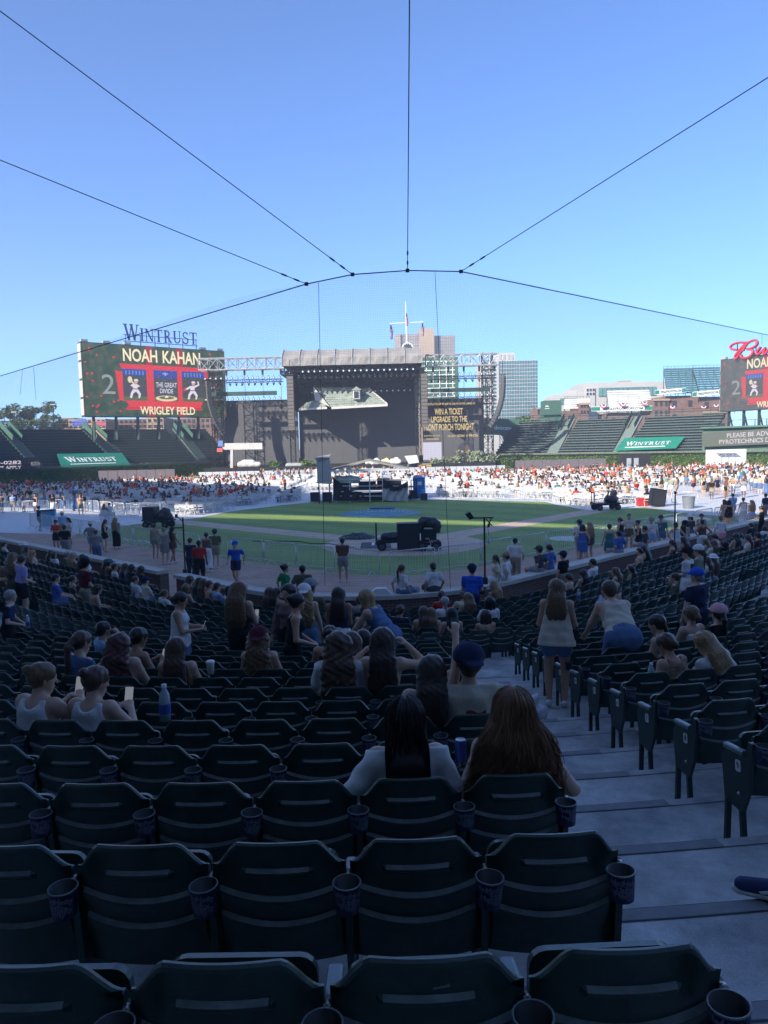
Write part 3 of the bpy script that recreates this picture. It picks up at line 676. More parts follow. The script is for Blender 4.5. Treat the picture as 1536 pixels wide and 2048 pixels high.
def person(loc, rz, pose, h=.022, male=0, fat=1., skin=0, top=('tee', 'white'), bot=('shorts', 'denim'), hair=('long', 'brown'), hat=None, shoes='w', ln=.42, scale=1., fine=False, legs=True, label='', group=None, mirror=False):
    fg = figure(pose, h, male, fat, fine)
    o = bpy.data.objects.new('person', fg['body']); COL.objects.link(o)
    o.location = loc; o.rotation_euler = (0, 0, rz); o.scale = (-scale if mirror else scale, scale, scale)
    sl_ = o.material_slots[0]; sl_.link = 'OBJECT'; sl_.material = M_SKIN[skin]
    if top:
        nm = {'dress': 'dress'}.get(top[0], 'shirt'); kd = 'strap' if top[0] == 'dress' else top[0]
        inst(nm, garment(fg, h, ('top', kd), lambda J, q: top_mesh(J, q, kd)), o, m=cloth(top[1]))
        if top[0] == 'dress': bot = (bot[0] if bot and bot[0] in ('skirt', 'maxi', 'mini') else 'skirt', top[1])
    if legs and bot: inst({'skirt': 'skirt', 'maxi': 'skirt', 'mini': 'skirt', 'long': 'trousers'}.get(bot[0], 'shorts'), garment(fg, h, ('bot', bot[0]), lambda J, q: bottom_mesh(J, q, bot[0], fg['P'].get('seat', 0))), o, m=cloth(bot[1]))
    if hair: inst('hair', garment(fg, h, ('hair', hair[0], ln), lambda J, q: hair_mesh(J, min(q, .02) if q < .03 else q, hair[0], ln)), o, m=hairm(hair[1]))
    if hat: inst({'bucket': 'sun_hat'}.get(hat[0], 'cap'), garment(fg, h, ('cap', hat[0]), lambda J, q: cap_mesh(J, min(q, .014) if q < .03 else q, hat[0] == 'back', hat[0] == 'bucket')), o, m=cloth(hat[1]))
    if legs and h < .03:
        for i in (0, 1): inst('shoe', garment(fg, h, ('shoe', i), lambda J, q: shoe_mesh(J, q, i)), o, m=M_SHOE if shoes == 'w' else M_SHOED)
    tag(o, label, 'person', group)
    return o, fg
# ================================================================== who is where (head position read off the photograph, then solved onto a row of seats)
def S(v): return tuple(v.split(':')) if v else None
PS = []                                                   # people among the seats
def P(px, py, pose, face, male, skin, top, bot, hair, hat=None, label=None, **k): PS.append(dict(px=px, py=py, pose=pose, face=face, male=male, skin=skin, top=S(top), bot=S(bot), hair=S(hair), hat=S(hat), label=label, **k))
ARMPHONE = dict(seat=1, lean=.10, hl=(-.02, .36, .86), hr=(.16, .36, .90), hyaw=-.45, hpitch=.15, twist=-.12)
ARMPHONE2 = dict(seat=1, lean=.12, hl=(.02, .34, .82), hr=(.16, .36, .84), hyaw=-.35, hpitch=.2, twist=-.05)
RAISE = dict(seat=1, lean=.05, side=.1, hr=(.30, .38, 1.42), er=(1, 0, -1), hl=(-.16, .3, .66), hyaw=-.2)
CAPMAN = dict(seat=1, lean=.06, hl=(-.10, .30, 1.02), el=(-1, .3, -.6), hr=(.18, .34, .66), hyaw=.15)
# the two with long hair in front
P(815, 1353, dict(seat=1, side=-.03, hl=(-.25, .12, .56), el=(-1, -.5, -.4), hr=(.20, .20, .60), er=(.7, -.8, -.3)), 0, 0, 4, 'long:white', 'long:black', 'longx:black', None, 'person with straight black waist-length hair and sheer white top, seated beside the auburn-haired one', h=.011, ln=.70, strands=1, row=2, sc=.93)
P(1015, 1342, dict(seat=1, side=.05, hl=(-.16, .30, .62), hr=(.24, .20, .64), er=(.8, -.7, -.3)), 0, 0, 4, 'strap:black', 'shorts:denim', 'longx:auburn', None, 'person with long wavy auburn hair seated at the end of the row by the steps', h=.011, ln=.60, strands=2, row=2, sc=.95)
P(939, 1305, CAPMAN, 0, 1, 0, 'tee:cream', 'shorts:khaki', 'short:brown', 'back:navy', 'person in dark cap and cream shirt with red print, seated before the auburn hair', h=.013, row=4)
P(848, 1322, RAISE, 0, 0, 0, 'tank:lightblue', 'shorts:denim', 'long:dark', None, 'person in light blue top with one arm raised, beside the dark cap', h=.013, row=4, ln=.35)
# left pair in white tank tops
P(62, 1300, ARMPHONE, -8, 0, 0, 'tank:white', 'shorts:denim', 'bun:lightbrown', None, 'person with light brown bun and white tank holding a pink phone at the photo edge', h=.012, row=4, fat=1.14, phone=1, sc=.95)
P(172, 1325, ARMPHONE2, -6, 0, 0, 'tank:white', 'shorts:denim', 'bun:brown', None, 'person with brown bun and white tank lifting a phone, second from the edge', h=.012, row=4, fat=1.04, phone=1, sc=.93)
P(146, 1270, 's1', -25, 0, 0, 'tee:denim', 'shorts:denim', 'pony:brown', None, 'person with brown ponytail and hair clip in blue shirt looking at phone', h=.014, phone=1)
P(200, 1248, 's6', -40, 1, 1, 'tee:lightblue', 'shorts:gray', 'short:black', None, 'dark-haired person in pale blue shirt with a hand raised to the mouth', h=.014)
P(238, 1272, 's0', 0, 0, 0, 'tank:black', 'shorts:black', 'wavy:redbrown', None, 'person with dark red clipped hair in black sleeveless top', h=.014, fat=1.25)
P(262, 1262, 's1', -30, 0, 2, 'strap:black', 'shorts:denim', 'lowbun:black', None, 'black-haired person holding a phone beside the dark red hair', h=.014, phone=1)
P(352, 1281, 's0', 5, 0, 0, 'tank:brown', 'shorts:denim', 'long:brown', None, 'person with long smooth brown hair alone in the middle of the left block', h=.014)
P(356, 1186, 't1', -75, 0, 1, 'flare:white', 'shorts:denim', 'lowbun:dark', None, 'standing person in flared white top looking down at a phone, facing right', h=.014, phone=1, Y=11.2)
P(477, 1167, 't1', -15, 0, 0, 'dress:black', 'maxi:black', 'curly:lightbrown', None, 'standing person with curly light brown hair in long black open-back dress', h=.014, phone=1, ln=.40, Y=11.7)
P(12, 1197, 't5', -50, 1, 0, 'polo:navy', 'long:black', 'short:gray', None, 'person in navy polo shirt standing at the left edge of the photo', h=.014, Y=13.2)
P(517, 1263, 's0', 0, 0, 0, 'strap:black', 'shorts:black', 'wavy:lightbrown', 'back:maroon', 'person with long fair hair under a maroon bandana cap', h=.014)
P(576, 1157, 't0', 160, 0, 1, 'long:plaid', 'long:black', 'long:black', None, 'standing person in plaid shirt turned towards the camera', h=.015, Y=12.9)
P(582, 1190, 't5', -80, 0, 1, 'tank:black', 'shorts:black', 'bun:black', None, 'standing person with black bun and black tank bending to the right', h=.014, Y=10.4)
P(608, 1173, 't0', 5, 0, 0, 'strap:denim', 'shorts:denim', 'wavy:blond', 'back:white', 'standing fair-haired person in patterned white cap and denim overalls', h=.015, Y=12.5)
P(616, 1153, 't4', -5, 1, 1, 'tee:olive', 'shorts:gray', 'short:dark', 'cap:gray', 'standing person in pale grey cap and dark olive shirt', h=.016, Y=13.5)
P(676, 1177, 't6', 0, 0, 2, 'tank:navy', 'shorts:white', 'long:dark', None, 'standing person with dark wavy hair, navy top and white shorts', h=.014, ln=.34, Y=13.0)
P(768, 1200, 'lean', 60, 0, 0, 'tank:denim', 'shorts:denim', 'bob:blond', None, 'blond person in denim vest leaning over the seats with sunglasses on head', h=.015, stand=1, Y=11.6)
P(729, 1213, 's0', 0, 0, 0, 'tank:green', 'shorts:denim', 'short:dark', None, 'person with short dark hair in green and white striped top', h=.015, stripes=1)
P(718, 1194, 's0', 0, 1, 0, 'tee:gray', 'shorts:gray', 'short:brown', None, 'brown-haired youth in grey, the nearer one of two side by side', h=.02)
P(733, 1191, 's0', 0, 1, 0, 'tee:cream', 'shorts:gray', 'short:lightbrown', None, 'fair-haired youth in pale shirt, beside the brown-haired youth', h=.02)
P(794, 1213, 's3', 0, 0, 1, 'tee:navy', 'shorts:denim', 'lowbun:dark', None, 'dark-haired person in navy shirt behind the blond leaning one', h=.016)
P(659, 1256, 's0', 5, 0, 1, 'strap:black', 'shorts:denim', 'bun:dark', None, 'person with dark pinned-up hair and bare shoulders beside the long brown hair', h=.015)
P(676, 1270, 's0', 0, 0, 0, 'tee:white', 'shorts:denim', 'wavy:brown', None, 'person with thick wavy brown hair and loose white sleeves', h=.013, ln=.55, row=6)
P(702, 1270, 's0', 0, 0, 0, 'tee:maroon', 'shorts:denim', 'long:brown', None, 'brown-haired person in maroon shirt half hidden behind wavy brown hair', h=.016)
P(726, 1264, 's0', 0, 0, 1, 'tank:black', 'shorts:denim', 'longx:black', None, 'person with straight black hair in front of the bare-backed one', h=.016)
P(764, 1265, dict(seat=1, lean=.05, hl=(-.20, .22, 1.00), el=(-1, 0, -.7), hr=(.24, .2, 1.08), er=(1, 0, -.7)), 0, 0, 0, 'bra:peach', 'shorts:denim', 'long:dark', None, 'bare-backed person with long dark hair and both arms lifted', h=.013, ln=.42, row=6)
P(847, 1216, 's0', 0, 0, 0, 'strap:brown', 'shorts:denim', 'long:brown', None, None)
P(862, 1219, 's0', 0, 0, 0, 'strap:brown', 'shorts:denim', 'long:lightbrown', None, None)
P(883, 1184, 's0', 0, 0, 1, 'tee:red', 'shorts:denim', 'lowbun:brown', None, None)
P(890, 1196, 's0', 0, 0, 0, 'tee:white', 'shorts:denim', 'braid:gray', None, None)
P(921, 1185, 's3', 0, 0, 0, 'tee:cream', 'shorts:denim', 'lowbun:brown', None, None)
P(936, 1188, 's0', 0, 0, 0, 'tank:black', 'shorts:denim', 'wavy:lightbrown', None, None)
P(903, 1219, 's0', 0, 0, 0, 'strap:black', 'shorts:denim', 'long:black', None, None)
P(979, 1196, 's0', 0, 0, 1, 'tee:white', 'shorts:denim', 'bob:black', None, None)
P(971, 1223, 's0', 0, 0, 1, 'strap:tan', 'shorts:denim', 'bob:dark', None, None)
P(992, 1163, 's4', 0, 0, 0, 'tank:cream', 'shorts:denim', 'wavy:blond', None, None)
P(943, 1125, 't5', -40, 1, 0, 'polo:royal', 'long:navy', 'short:dark', 'cap:navy', 'vendor in royal blue shirt and navy cap carrying a tray by the wall', h=.018, tray=1, Y=20.0)
# right block
P(1113, 1163, 't5', -25, 0, 1, 'flare:cream', 'short:denim', 'long:lightbrown', None, 'standing person in ruffled cream top and denim shorts on the steps', h=.012, ln=.30, aisle=1, bag=1, Y=9.5)
P(1240, 1175, 'lean', -5, 0, 0, 'tank:cream', 'shorts:denim', 'short:brown', None, 'heavy person in cream tank and denim shorts bending over the seat backs', h=.013, fat=1.28, stand=1, Y=9.9)
P(1262, 1258, 's4', -5, 0, 1, 'tank:khaki', 'shorts:denim', 'long:lightbrown', None, 'seated person with long light hair turned back towards the standing one', h=.014, row=9)
P(1347, 1233, 's2', 30, 0, 0, 'strap:white', 'shorts:denim', 'braid:dark', None, 'person with dark braid and thin white straps leaning forward', h=.014)
P(1384, 1216, 's0', 10, 0, 0, 'strap:white', 'shorts:denim', 'lowbun:lightbrown', None, 'person with light brown bun and white ruffled straps', h=.014)
P(1434, 1216, 's3', 25, 0, 0, 'tee:black', 'shorts:denim', 'pony:dark', 'cap:pink', 'person in pink baseball cap and black shirt', h=.014)
P(1374, 1274, dict(seat=1, lean=.45, hl=(-.2, .42, .66), hr=(.14, .44, .66), hpitch=.2), 20, 0, 1, 'tank:tan', 'shorts:denim', 'lowbun:brown', None, 'person with brown bun in tan and brown tie-dyed top, leaning forward', h=.012, row=6)
P(1462, 1269, dict(seat=1, lean=.42, side=-.2, hl=(-.1, .4, .7), hr=(.2, .42, .7), hyaw=.6, hpitch=.3), 10, 0, 0, 'tee:white', 'shorts:denim', 'long:blond', None, 'person with long fair hair in white shirt bending towards the tie-dyed top', h=.012, ln=.5, row=6)
P(1395, 1132, 't0', 10, 1, 0, 'polo:navy', 'long:navy', 'short:gray', 'cap:royal', 'broad person in navy polo and royal blue cap standing in the right block', h=.016, fat=1.25, Y=12.8)
P(1353, 1148, 's6', 20, 1, 0, 'tee:olive', 'shorts:khaki', 'short:brown', None, None)
P(1376, 1091, 't6', 5, 1, 0, 'tee:white', 'shorts:white', 'short:dark', 'cap:black', 'person in white shirt with dark back print and a sling bag, standing', h=.02, Y=18.6)
P(1398, 1093, 't0', 10, 0, 0, 'tee:sage', 'shorts:denim', 'pony:brown', 'cap:white', 'person in white cap and sage shirt beside the white printed shirt', h=.02, Y=18.9)
P(1427, 1111, 's0', 0, 0, 0, 'strap:peach', 'shorts:denim', 'long:brown', 'bucket:white', None)
P(1415, 1116, 's0', 0, 0, 0, 'tee:white', 'shorts:denim', 'long:dark', None, None)
P(1234, 1137, 's6', 20, 0, 0, 'strap:brown', 'shorts:denim', 'wavy:lightbrown', None, None)
P(1265, 1133, 's4', 0, 0, 1, 'strap:black', 'shorts:denim', 'long:black', None, None)
P(1167, 1141, 's0', -10, 0, 0, 'strap:black', 'shorts:denim', 'long:black', None, None)
P(1138, 1149, 's0', 0, 0, 0, 'tube:peach', 'shorts:denim', 'lowbun:dark', None, None)
P(1188, 1117, 's4', 0, 0, 1, 'tee:white', 'shorts:gray', 'short:black', None, None)
P(1208, 1174, 's4', 60, 0, 1, 'tee:lightblue', 'shorts:denim', 'long:dark', None, None)
P(1231, 1167, 's0', 0, 0, 0, 'strap:peach', 'shorts:denim', 'bob:auburn', None, None)
for q in ((1280, 1085, 'strap:peach', 'lowbun:dark', 0), (1300, 1086, 'tank:black', 'long:black', 0), (1345, 1070, 'strap:black', 'lowbun:brown', 1), (1368, 1068, 'strap:gray', 'long:black', 1), (1412, 1079, 'tee:sage', 'wavy:lightbrown', 0), (1425, 1082, 'tee:cream', 'long:brown', 0), (1440, 1068, 'strap:peach', 'lowbun:dark', 0), (1470, 1068, 'strap:tan', 'long:black', 0), (1489, 1066, 'tee:gray', 'short:dark', 2), (1497, 1071, 'tee:cream', 'long:brown', 0), (1516, 1066, 'polo:maroon', 'short:dark', 1), (1510, 1046, 'tee:black', 'short:black', 1), (1528, 1052, 'tee:white', 'bob:brown', 0), (1449, 1083, 'tee:black', 'bob:black', 0)):
    P(q[0], q[1], random.choice(['s0', 's3', 's4', 's2']), random.uniform(-20, 20), int(q[3].startswith('short')), q[4], q[2], 'shorts:denim', q[3])
# left block, farther rows
for q in ((110, 1150, 's0', 1, 0, 'tee:blue', 'short:dark', None), (143, 1153, 's3', 0, 0, 'strap:tan', 'pony:brown', None), (160, 1169, 's0', 0, 0, 'strap:brown', 'bob:brown', None), (178, 1170, 's2', 0, 0, 'strap:tan', 'bob:dark', None), (163, 1107, 't5', 1, 1, 'polo:maroon', 'short:black', 'cap:black'),
          (34, 1135, 's1', 0, 1, 'loose:white', 'long:black', None), (228, 1129, 's0', 1, 1, 'tee:white', 'short:dark', None), (247, 1128, 's3', 0, 1, 'tee:lavender', 'long:brown', None), (264, 1125, 's4', 0, 2, 'tee:black', 'long:black', None), (281, 1131, 's0', 0, 3, 'tee:black', 'long:black', None), (268, 1153, 's3', 1, 0, 'tee:white', 'short:brown', None), (290, 1156, 's0', 1, 0, 'tee:cream', 'short:dark', 'cap:navy'),
          (325, 1180, 's3', 0, 0, 'tee:white', 'lowbun:lightbrown', None), (378, 1138, 's0', 0, 1, 'strap:peach', 'long:dark', None), (397, 1142, 's0', 0, 1, 'strap:black', 'long:black', None), (408, 1146, 's4', 0, 1, 'strap:brown', 'long:brown', None), (371, 1170, 's0', 0, 0, 'tank:black', 'bob:lightbrown', None), (402, 1170, 's3', 0, 1, 'strap:white', 'long:black', None), (417, 1163, 's0', 1, 0, 'tank:peach', 'short:brown', None), (433, 1167, 's0', 1, 0, 'tee:lightblue', 'short:brown', None), (457, 1174, 's0', 0, 1, 'tee:white', 'bob:black', None),
          (217, 1108, 's0', 1, 0, 'tee:brown', 'short:brown', 'cap:teal'), (212, 1117, 's0', 0, 0, 'strap:tan', 'long:brown', None), (173, 1092, 's5', 0, 0, 'tee:white', 'bun:black', None), (163, 1093, 's0', 0, 1, 'tee:maroon', 'long:black', None), (145, 1099, 's0', 0, 0, 'strap:tan', 'wavy:blond', None), (132, 1103, 's3', 1, 0, 'tee:olive', 'short:gray', None), (110, 1104, 's5', 0, 0, 'tee:white', 'bob:brown', None), (101, 1102, 's0', 0, 1, 'tee:gray', 'long:dark', None), (68, 1101, 's5', 0, 0, 'strap:cream', 'wavy:blond', None), (53, 1093, 's0', 0, 0, 'tee:khaki', 'bob:lightbrown', None),
          (34, 1071, 't5', 1, 0, 'tee:lavender', 'short:brown', None), (22, 1073, 't0', 0, 0, 'dress:olive', 'wavy:lightbrown', None), (5, 1135, 's6', 0, 0, 'strap:brown', 'bob:auburn', None), (8, 1085, 's0', 1, 0, 'tee:white', 'short:dark', None), (538, 1165, 's0', 0, 0, 'tank:black', 'long:brown', None), (548, 1169, 's3', 0, 1, 'strap:black', 'long:dark', None), (45, 1065, 's0', 0, 0, 'tee:gray', 'bob:gray', 'bucket:white')):
    P(q[0], q[1], q[2], random.uniform(-18, 12), q[3], q[4], q[5], 'shorts:' + random.choice(['denim', 'khaki', 'black']), q[6], q[7], Y={163: 20., 34: 20.5, 22: 21.}.get(q[0], 20.))
def solve(px, py, h):
    """walk along the line of sight until it passes h above the terraces"""
    r = ray(px, py); t = 3.
    while t < 60:
        p = r * t; x, y, z = p.x, p.y, p.z + CAMH; d, s = row_inv(x, y)
        if z <= (2.95 - .165 * (18.97 - d) / .84 if d > 8 else .50 - .10 * (6.42 - d) / .84) + h: return x, y, d, s
        t += .03
    return x, y, d, s
OCC = {}                                                  # row -> positions along the row whose seats are folded down
for q in PS:
    st = isinstance(q['pose'], str) and (q['pose'][0] == 't' or q['pose'] == 'lean') or q.get('stand'); q['st'] = st
    hh = (1.76 if q['male'] else 1.68) if st else 1.26
    if q['pose'] == 'lean': hh = 1.38
    if st:
        r = ray(q['px'], q['py']); Y = q.get('Y', 20.); x, y = r.x / r.y * Y, Y; d, s = row_inv(x, y); zt = tread(d)
        q['k'] = min(range(len(ROWS)), key=lambda i: abs(ROWS[i][0] - .4 - d)); q['loc'] = (x, y, zt); q['s'] = s; q['th'] = row_point(d, s)[1]
        q['scale'] = min(1.12, max(.90, (r.z / r.y * Y + CAMH - zt) / hh)); continue
    x, y, d, s = solve(q['px'], q['py'], hh)
    off = -.42 if st else -.20
    k = q['row'] if 'row' in q else min(range(len(ROWS)), key=lambda i: abs(ROWS[i][0] + off - d))
    d2 = ROWS[k][0] + off; r = ray(q['px'], q['py'])
    # slide to that row along the same bearing
    best = min(np.arange(.8, 60, .02), key=lambda t: abs(row_inv(r.x * t, r.y * t)[0] - d2)); x, y = r.x * best, r.y * best; d, s = row_inv(x, y)
    if q.get('aisle'): pass
    q['k'] = k; q['loc'] = (x, y, ROWS[k][1]); q['s'] = s; q['th'] = row_point(d, s)[1]
    q['scale'] = q.get('sc', min(1.07, max(.92, (r.z * best + CAMH - ROWS[k][1]) / hh)))
    if not st: OCC.setdefault(k, []).append(s)
# ================================================================== the stadium seats
M_SEAT = mat('seat_plastic', (.016, .044, .036), .30, var=.32, scale=11, spec=.5, bump=.06, bscale=90)
M_STD = mat('seat_iron', (.014, .042, .035), .42, var=.15, scale=12, bump=.1, bscale=60)
M_ARM = mat('armrest_plastic', (.14, .18, .185), .30, var=.1, scale=20)
M_CUP = mat('cup_blue', (.008, .011, .075), .38, var=.1, scale=20); M_CUPIN = mat('cup_inside', (.006, .009, .010), .4, var=0)
M_INK = mat('white_print', (.15, .16, .22), .6, var=.2, scale=90); M_PLATE = mat('number_plate_white', (.72, .72, .68), .5, var=.05); M_BLACK = mat('plain_black', (.01, .01, .01), .6, var=0)
M_STEEL = mat('bolt_steel', (.5, .5, .5), .3, 1., var=0)
SW = .50                                                  # seat pitch
def backrest(cols, detail):
    xs = np.linspace(-1, 1, cols); xs = np.sign(xs) * np.abs(xs) ** .75 * .243; loops = []
    for x in xs:
        a = abs(x) / .243; q = max(0., (a - .57) / .43); t = .915 - .105 * (3 * q ** 2 - 2 * q ** 3) - .004 * a * a
        cv = .045 * a * a; tilt = lambda z: -.01 - (z - .40) * .20 + cv
        zA = .690 + .040 * a * a; zB = .582 + .042 * a * a; s = .018 if a < .50 else 0.; e = .0 if a < .93 else 1.
        w = 1 - e * .9
        L = [(.028, .40), (.028, t - .012), (.021, t - .002), (.010, t), (.001, t - .006), (-.003, t - .018)]
        if detail: L += [(-.003, .818), (-.003 - s * .8, .806), (-.003 - s * .8, .795), (-.003, .780)]
        L += [(-.003, zA + .010), (-.003 - .017 * w, zA - .004), (-.003 - .018 * w, zA - .014), (-.006, zB + .010), (-.006 - .017 * w, zB - .004), (-.006 - .018 * w, zB - .014), (-.004, .40)]
        loops.append([(x, tilt(z) + y, z) for y, z in L])
    n = len(loops[0]); mb = MB()
    mb.add([p for l in loops for p in l], [(i * n + j, (i + 1) * n + j, (i + 1) * n + (j + 1) % n, i * n + (j + 1) % n) for i in range(cols - 1) for j in range(n)] + [tuple(range(n)), tuple(range(cols * n - 1, (cols - 1) * n - 1, -1))])
    return mb
def rounded(w, h, r, n=4):
    pts = []
    for cx, cz, a0 in ((w / 2 - r, h - r, 0), (-w / 2 + r, h - r, 90), (-w / 2 + r * .5, r * .5, 180), (w / 2 - r * .5, r * .5, 270)):
        rr = r if cz > r else r * .5
        for i in range(n + 1): t = math.radians(a0 + 90 * i / n); pts.append((cx + rr * math.cos(t), cz + rr * math.sin(t)))
    return pts
M_LEDGE_GLINT = mat('painted_ledge_glint', (.15, .19, .18), .38, var=.3, scale=18)  # paler colour paints in the light caught along the slat ledges
def ledge_glint(mb, cols, detail):
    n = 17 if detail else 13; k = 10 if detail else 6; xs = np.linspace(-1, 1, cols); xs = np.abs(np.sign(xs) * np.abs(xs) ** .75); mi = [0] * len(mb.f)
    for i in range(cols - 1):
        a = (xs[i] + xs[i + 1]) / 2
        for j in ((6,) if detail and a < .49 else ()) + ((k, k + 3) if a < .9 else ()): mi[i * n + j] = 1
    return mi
_b = backrest(29, True); _b.mi = ledge_glint(_b, 29, True); BACK = recalc(_b.mesh('backrest', [M_SEAT, M_LEDGE_GLINT])); BACKL = backrest(9, False); LOWMI = ledge_glint(BACKL, 9, False)
rp = rounded(.415, .345, .05)
PANUP = MB(); PANUP.prism([(x, .075 + z * .12, .415 + z) for x, z in rp], (0, .028, -.004)); PANUP = PANUP.mesh('seat_pan', M_SEAT)
PANDN = MB(); PANDN.prism([(x, .06 + z, .425 - z * .02) for x, z in rp], (0, .0, .028)); PANDN = PANDN.mesh('seat_pan', M_SEAT)
prof = [(-.062, .765), (-.012, .765), (.01, .655), (.22, .63), (.26, .58), (.215, .30), (.03, .285), (-.03, .44)]
def std_shape(mb, x, th=.026):
    mb.prism([(x - th / 2, y, z) for y, z in prof], (th, 0, 0))
    mb.slab((x, .045, .29), (x, .01, 0), .036, .024, (0, 1, 0)); mb.slab((x, .195, .305), (x, .20, 0), .036, .024, (0, 1, 0))
    return mb
STD = recalc(std_shape(MB(), 0).mesh('arm_standard', M_STD))
ARM = MB(); ARM.prism([(x, .03, .655 + z) for x, z in rounded(.048, .034, .012, 2)], (0, .20, -.02)); ARM = recalc(ARM.mesh('armrest', M_ARM))
cup = MB(); N = 20
cup.lathe((0, 0, 0), [(.0, 0), (.042, 0), (.0495, .098), (.0525, .100), (.0525, .104), (.047, .104), (.040, .006), (0, .006)], N)
CUP = cup.mesh('cup_holder', [M_CUP, M_CUPIN, M_ARM]); CUP.polygons.foreach_set('material_index', [0] * (2 * N) + [2] * (3 * N) + [1] * (2 * N)); smooth(CUP)
def cup_print():
    tm = text_mesh('Hefty', .030, .0, .0008); vs = []; fs = []
    for ang, z, rot in ((-95, .078, -.16), (-72, .055, -.16), (-118, .045, -.16), (-82, .030, -.16), (-140, .08, -.16), (-45, .075, -.16), (-50, .042, -.16)):
        n = len(vs)
        for v in tm.vertices:
            x = v.co.x * math.cos(rot) - v.co.y * math.sin(rot); y = v.co.x * math.sin(rot) + v.co.y * math.cos(rot)
            zz = z + y; r = .042 + .0075 * zz / .098 + .0008; a = math.radians(ang) + x / r; vs.append((r * math.cos(a), r * math.sin(a), zz))
        fs += [tuple(i + n for i in p.vertices) for p in tm.polygons]
    me = bpy.data.meshes.new('lettering'); me.from_pydata(vs, [], fs); me.materials.append(M_INK); return me
CUPTXT = cup_print()
PLATE = MB().prism([(0, y, z) for y, z in ((-.018, -.036), (.018, -.036), (.026, -.026), (.026, .026), (.018, .036), (-.018, .036), (-.026, .026), (-.026, -.026))], (-.006, 0, 0)).mesh('number_plate', M_PLATE)
BOLT = MB().lathe((0, 0, 0), [(0, .014), (.009, .011), (.012, .004), (.012, 0)], 8).mesh('bolt', M_STEEL, True)
SEATS = []                                               # every seat position: row, s, side block, number in that block
def seg(k, s0, s1, blk):
    n = int(abs(s1 - s0) / SW); e = 1 if s1 > s0 else -1
    for i in range(n): SEATS.append((k, s0 + e * SW * (i + .5), blk, i + 1, e, i == 0, i == n - 1))
for k, (d, z) in enumerate(ROWS):
    R = RW + d
    if k < NEAR:
        sl_ = R * math.asin((.83 + .008 * k - BC.x) / R); sr_ = R * math.asin((2.19 + .015 * k - BC.x) / R); a1 = R * math.radians(34.5) - .2; a2 = R * math.radians(34.5) + .9
        seg(k, sl_, -a1, 'left of the steps'); seg(k, sr_, a1 + 16, 'right of the steps')
        seg(k, -a2, -a2 - 14, 'past the left aisle')
    else:
        c = R * TAU
        seg(k, 0., -(c + 1.6), 'left of centre below the cross aisle'); seg(k, 0., c + 4.2, 'right of centre below the cross aisle')
        seg(k, -(c + 3.0), -(c + 13), 'beside the left wall run'); seg(k, c + 5.5, c + 17, 'beside the right wall run')
        seg(k, -(c + 14.2), -(c + 26), 'far up the left wall run'); seg(k, c + 18.3, c + 32, 'far up the right wall run')
cand = []
for S_ in SEATS:
    k, s = S_[0], S_[1]; d, z = ROWS[k]; p, th = row_point(d, s); q = project((p.x, p.y, z + .8)); q2 = project((p.x, p.y, z + .5))
    if q is None or not (-90 < q[0] < 1626) or q[1] > 2330: continue
    cand.append((q[2], S_, p, th, z))
cand.sort(key=lambda c: c[0])
TXT9 = {}
low_v, low_f = [], []
bl = np.array(BACKL.v); base_f = BACKL.f
lowm = MB(); lowm.v = [tuple(v) for v in BACKL.v]; lowm.f = list(BACKL.f); lowm.mi = [0] * len(lowm.f)
lowm.prism([(x, .075 + z_ * .12, .415 + z_) for x, z_ in rounded(.415, .345, .05, 1)], (0, .028, -.004))
lowm.prism([(-.26, y, z_) for y, z_ in ((-.05, .70), (.29, .66), (.30, .60), (.2, 0), (.0, 0))], (.024, 0, 0)); lowm.box((-.25, .14, .68), (.046, .30, .028))
LV = np.array(lowm.v); LF = lowm.f
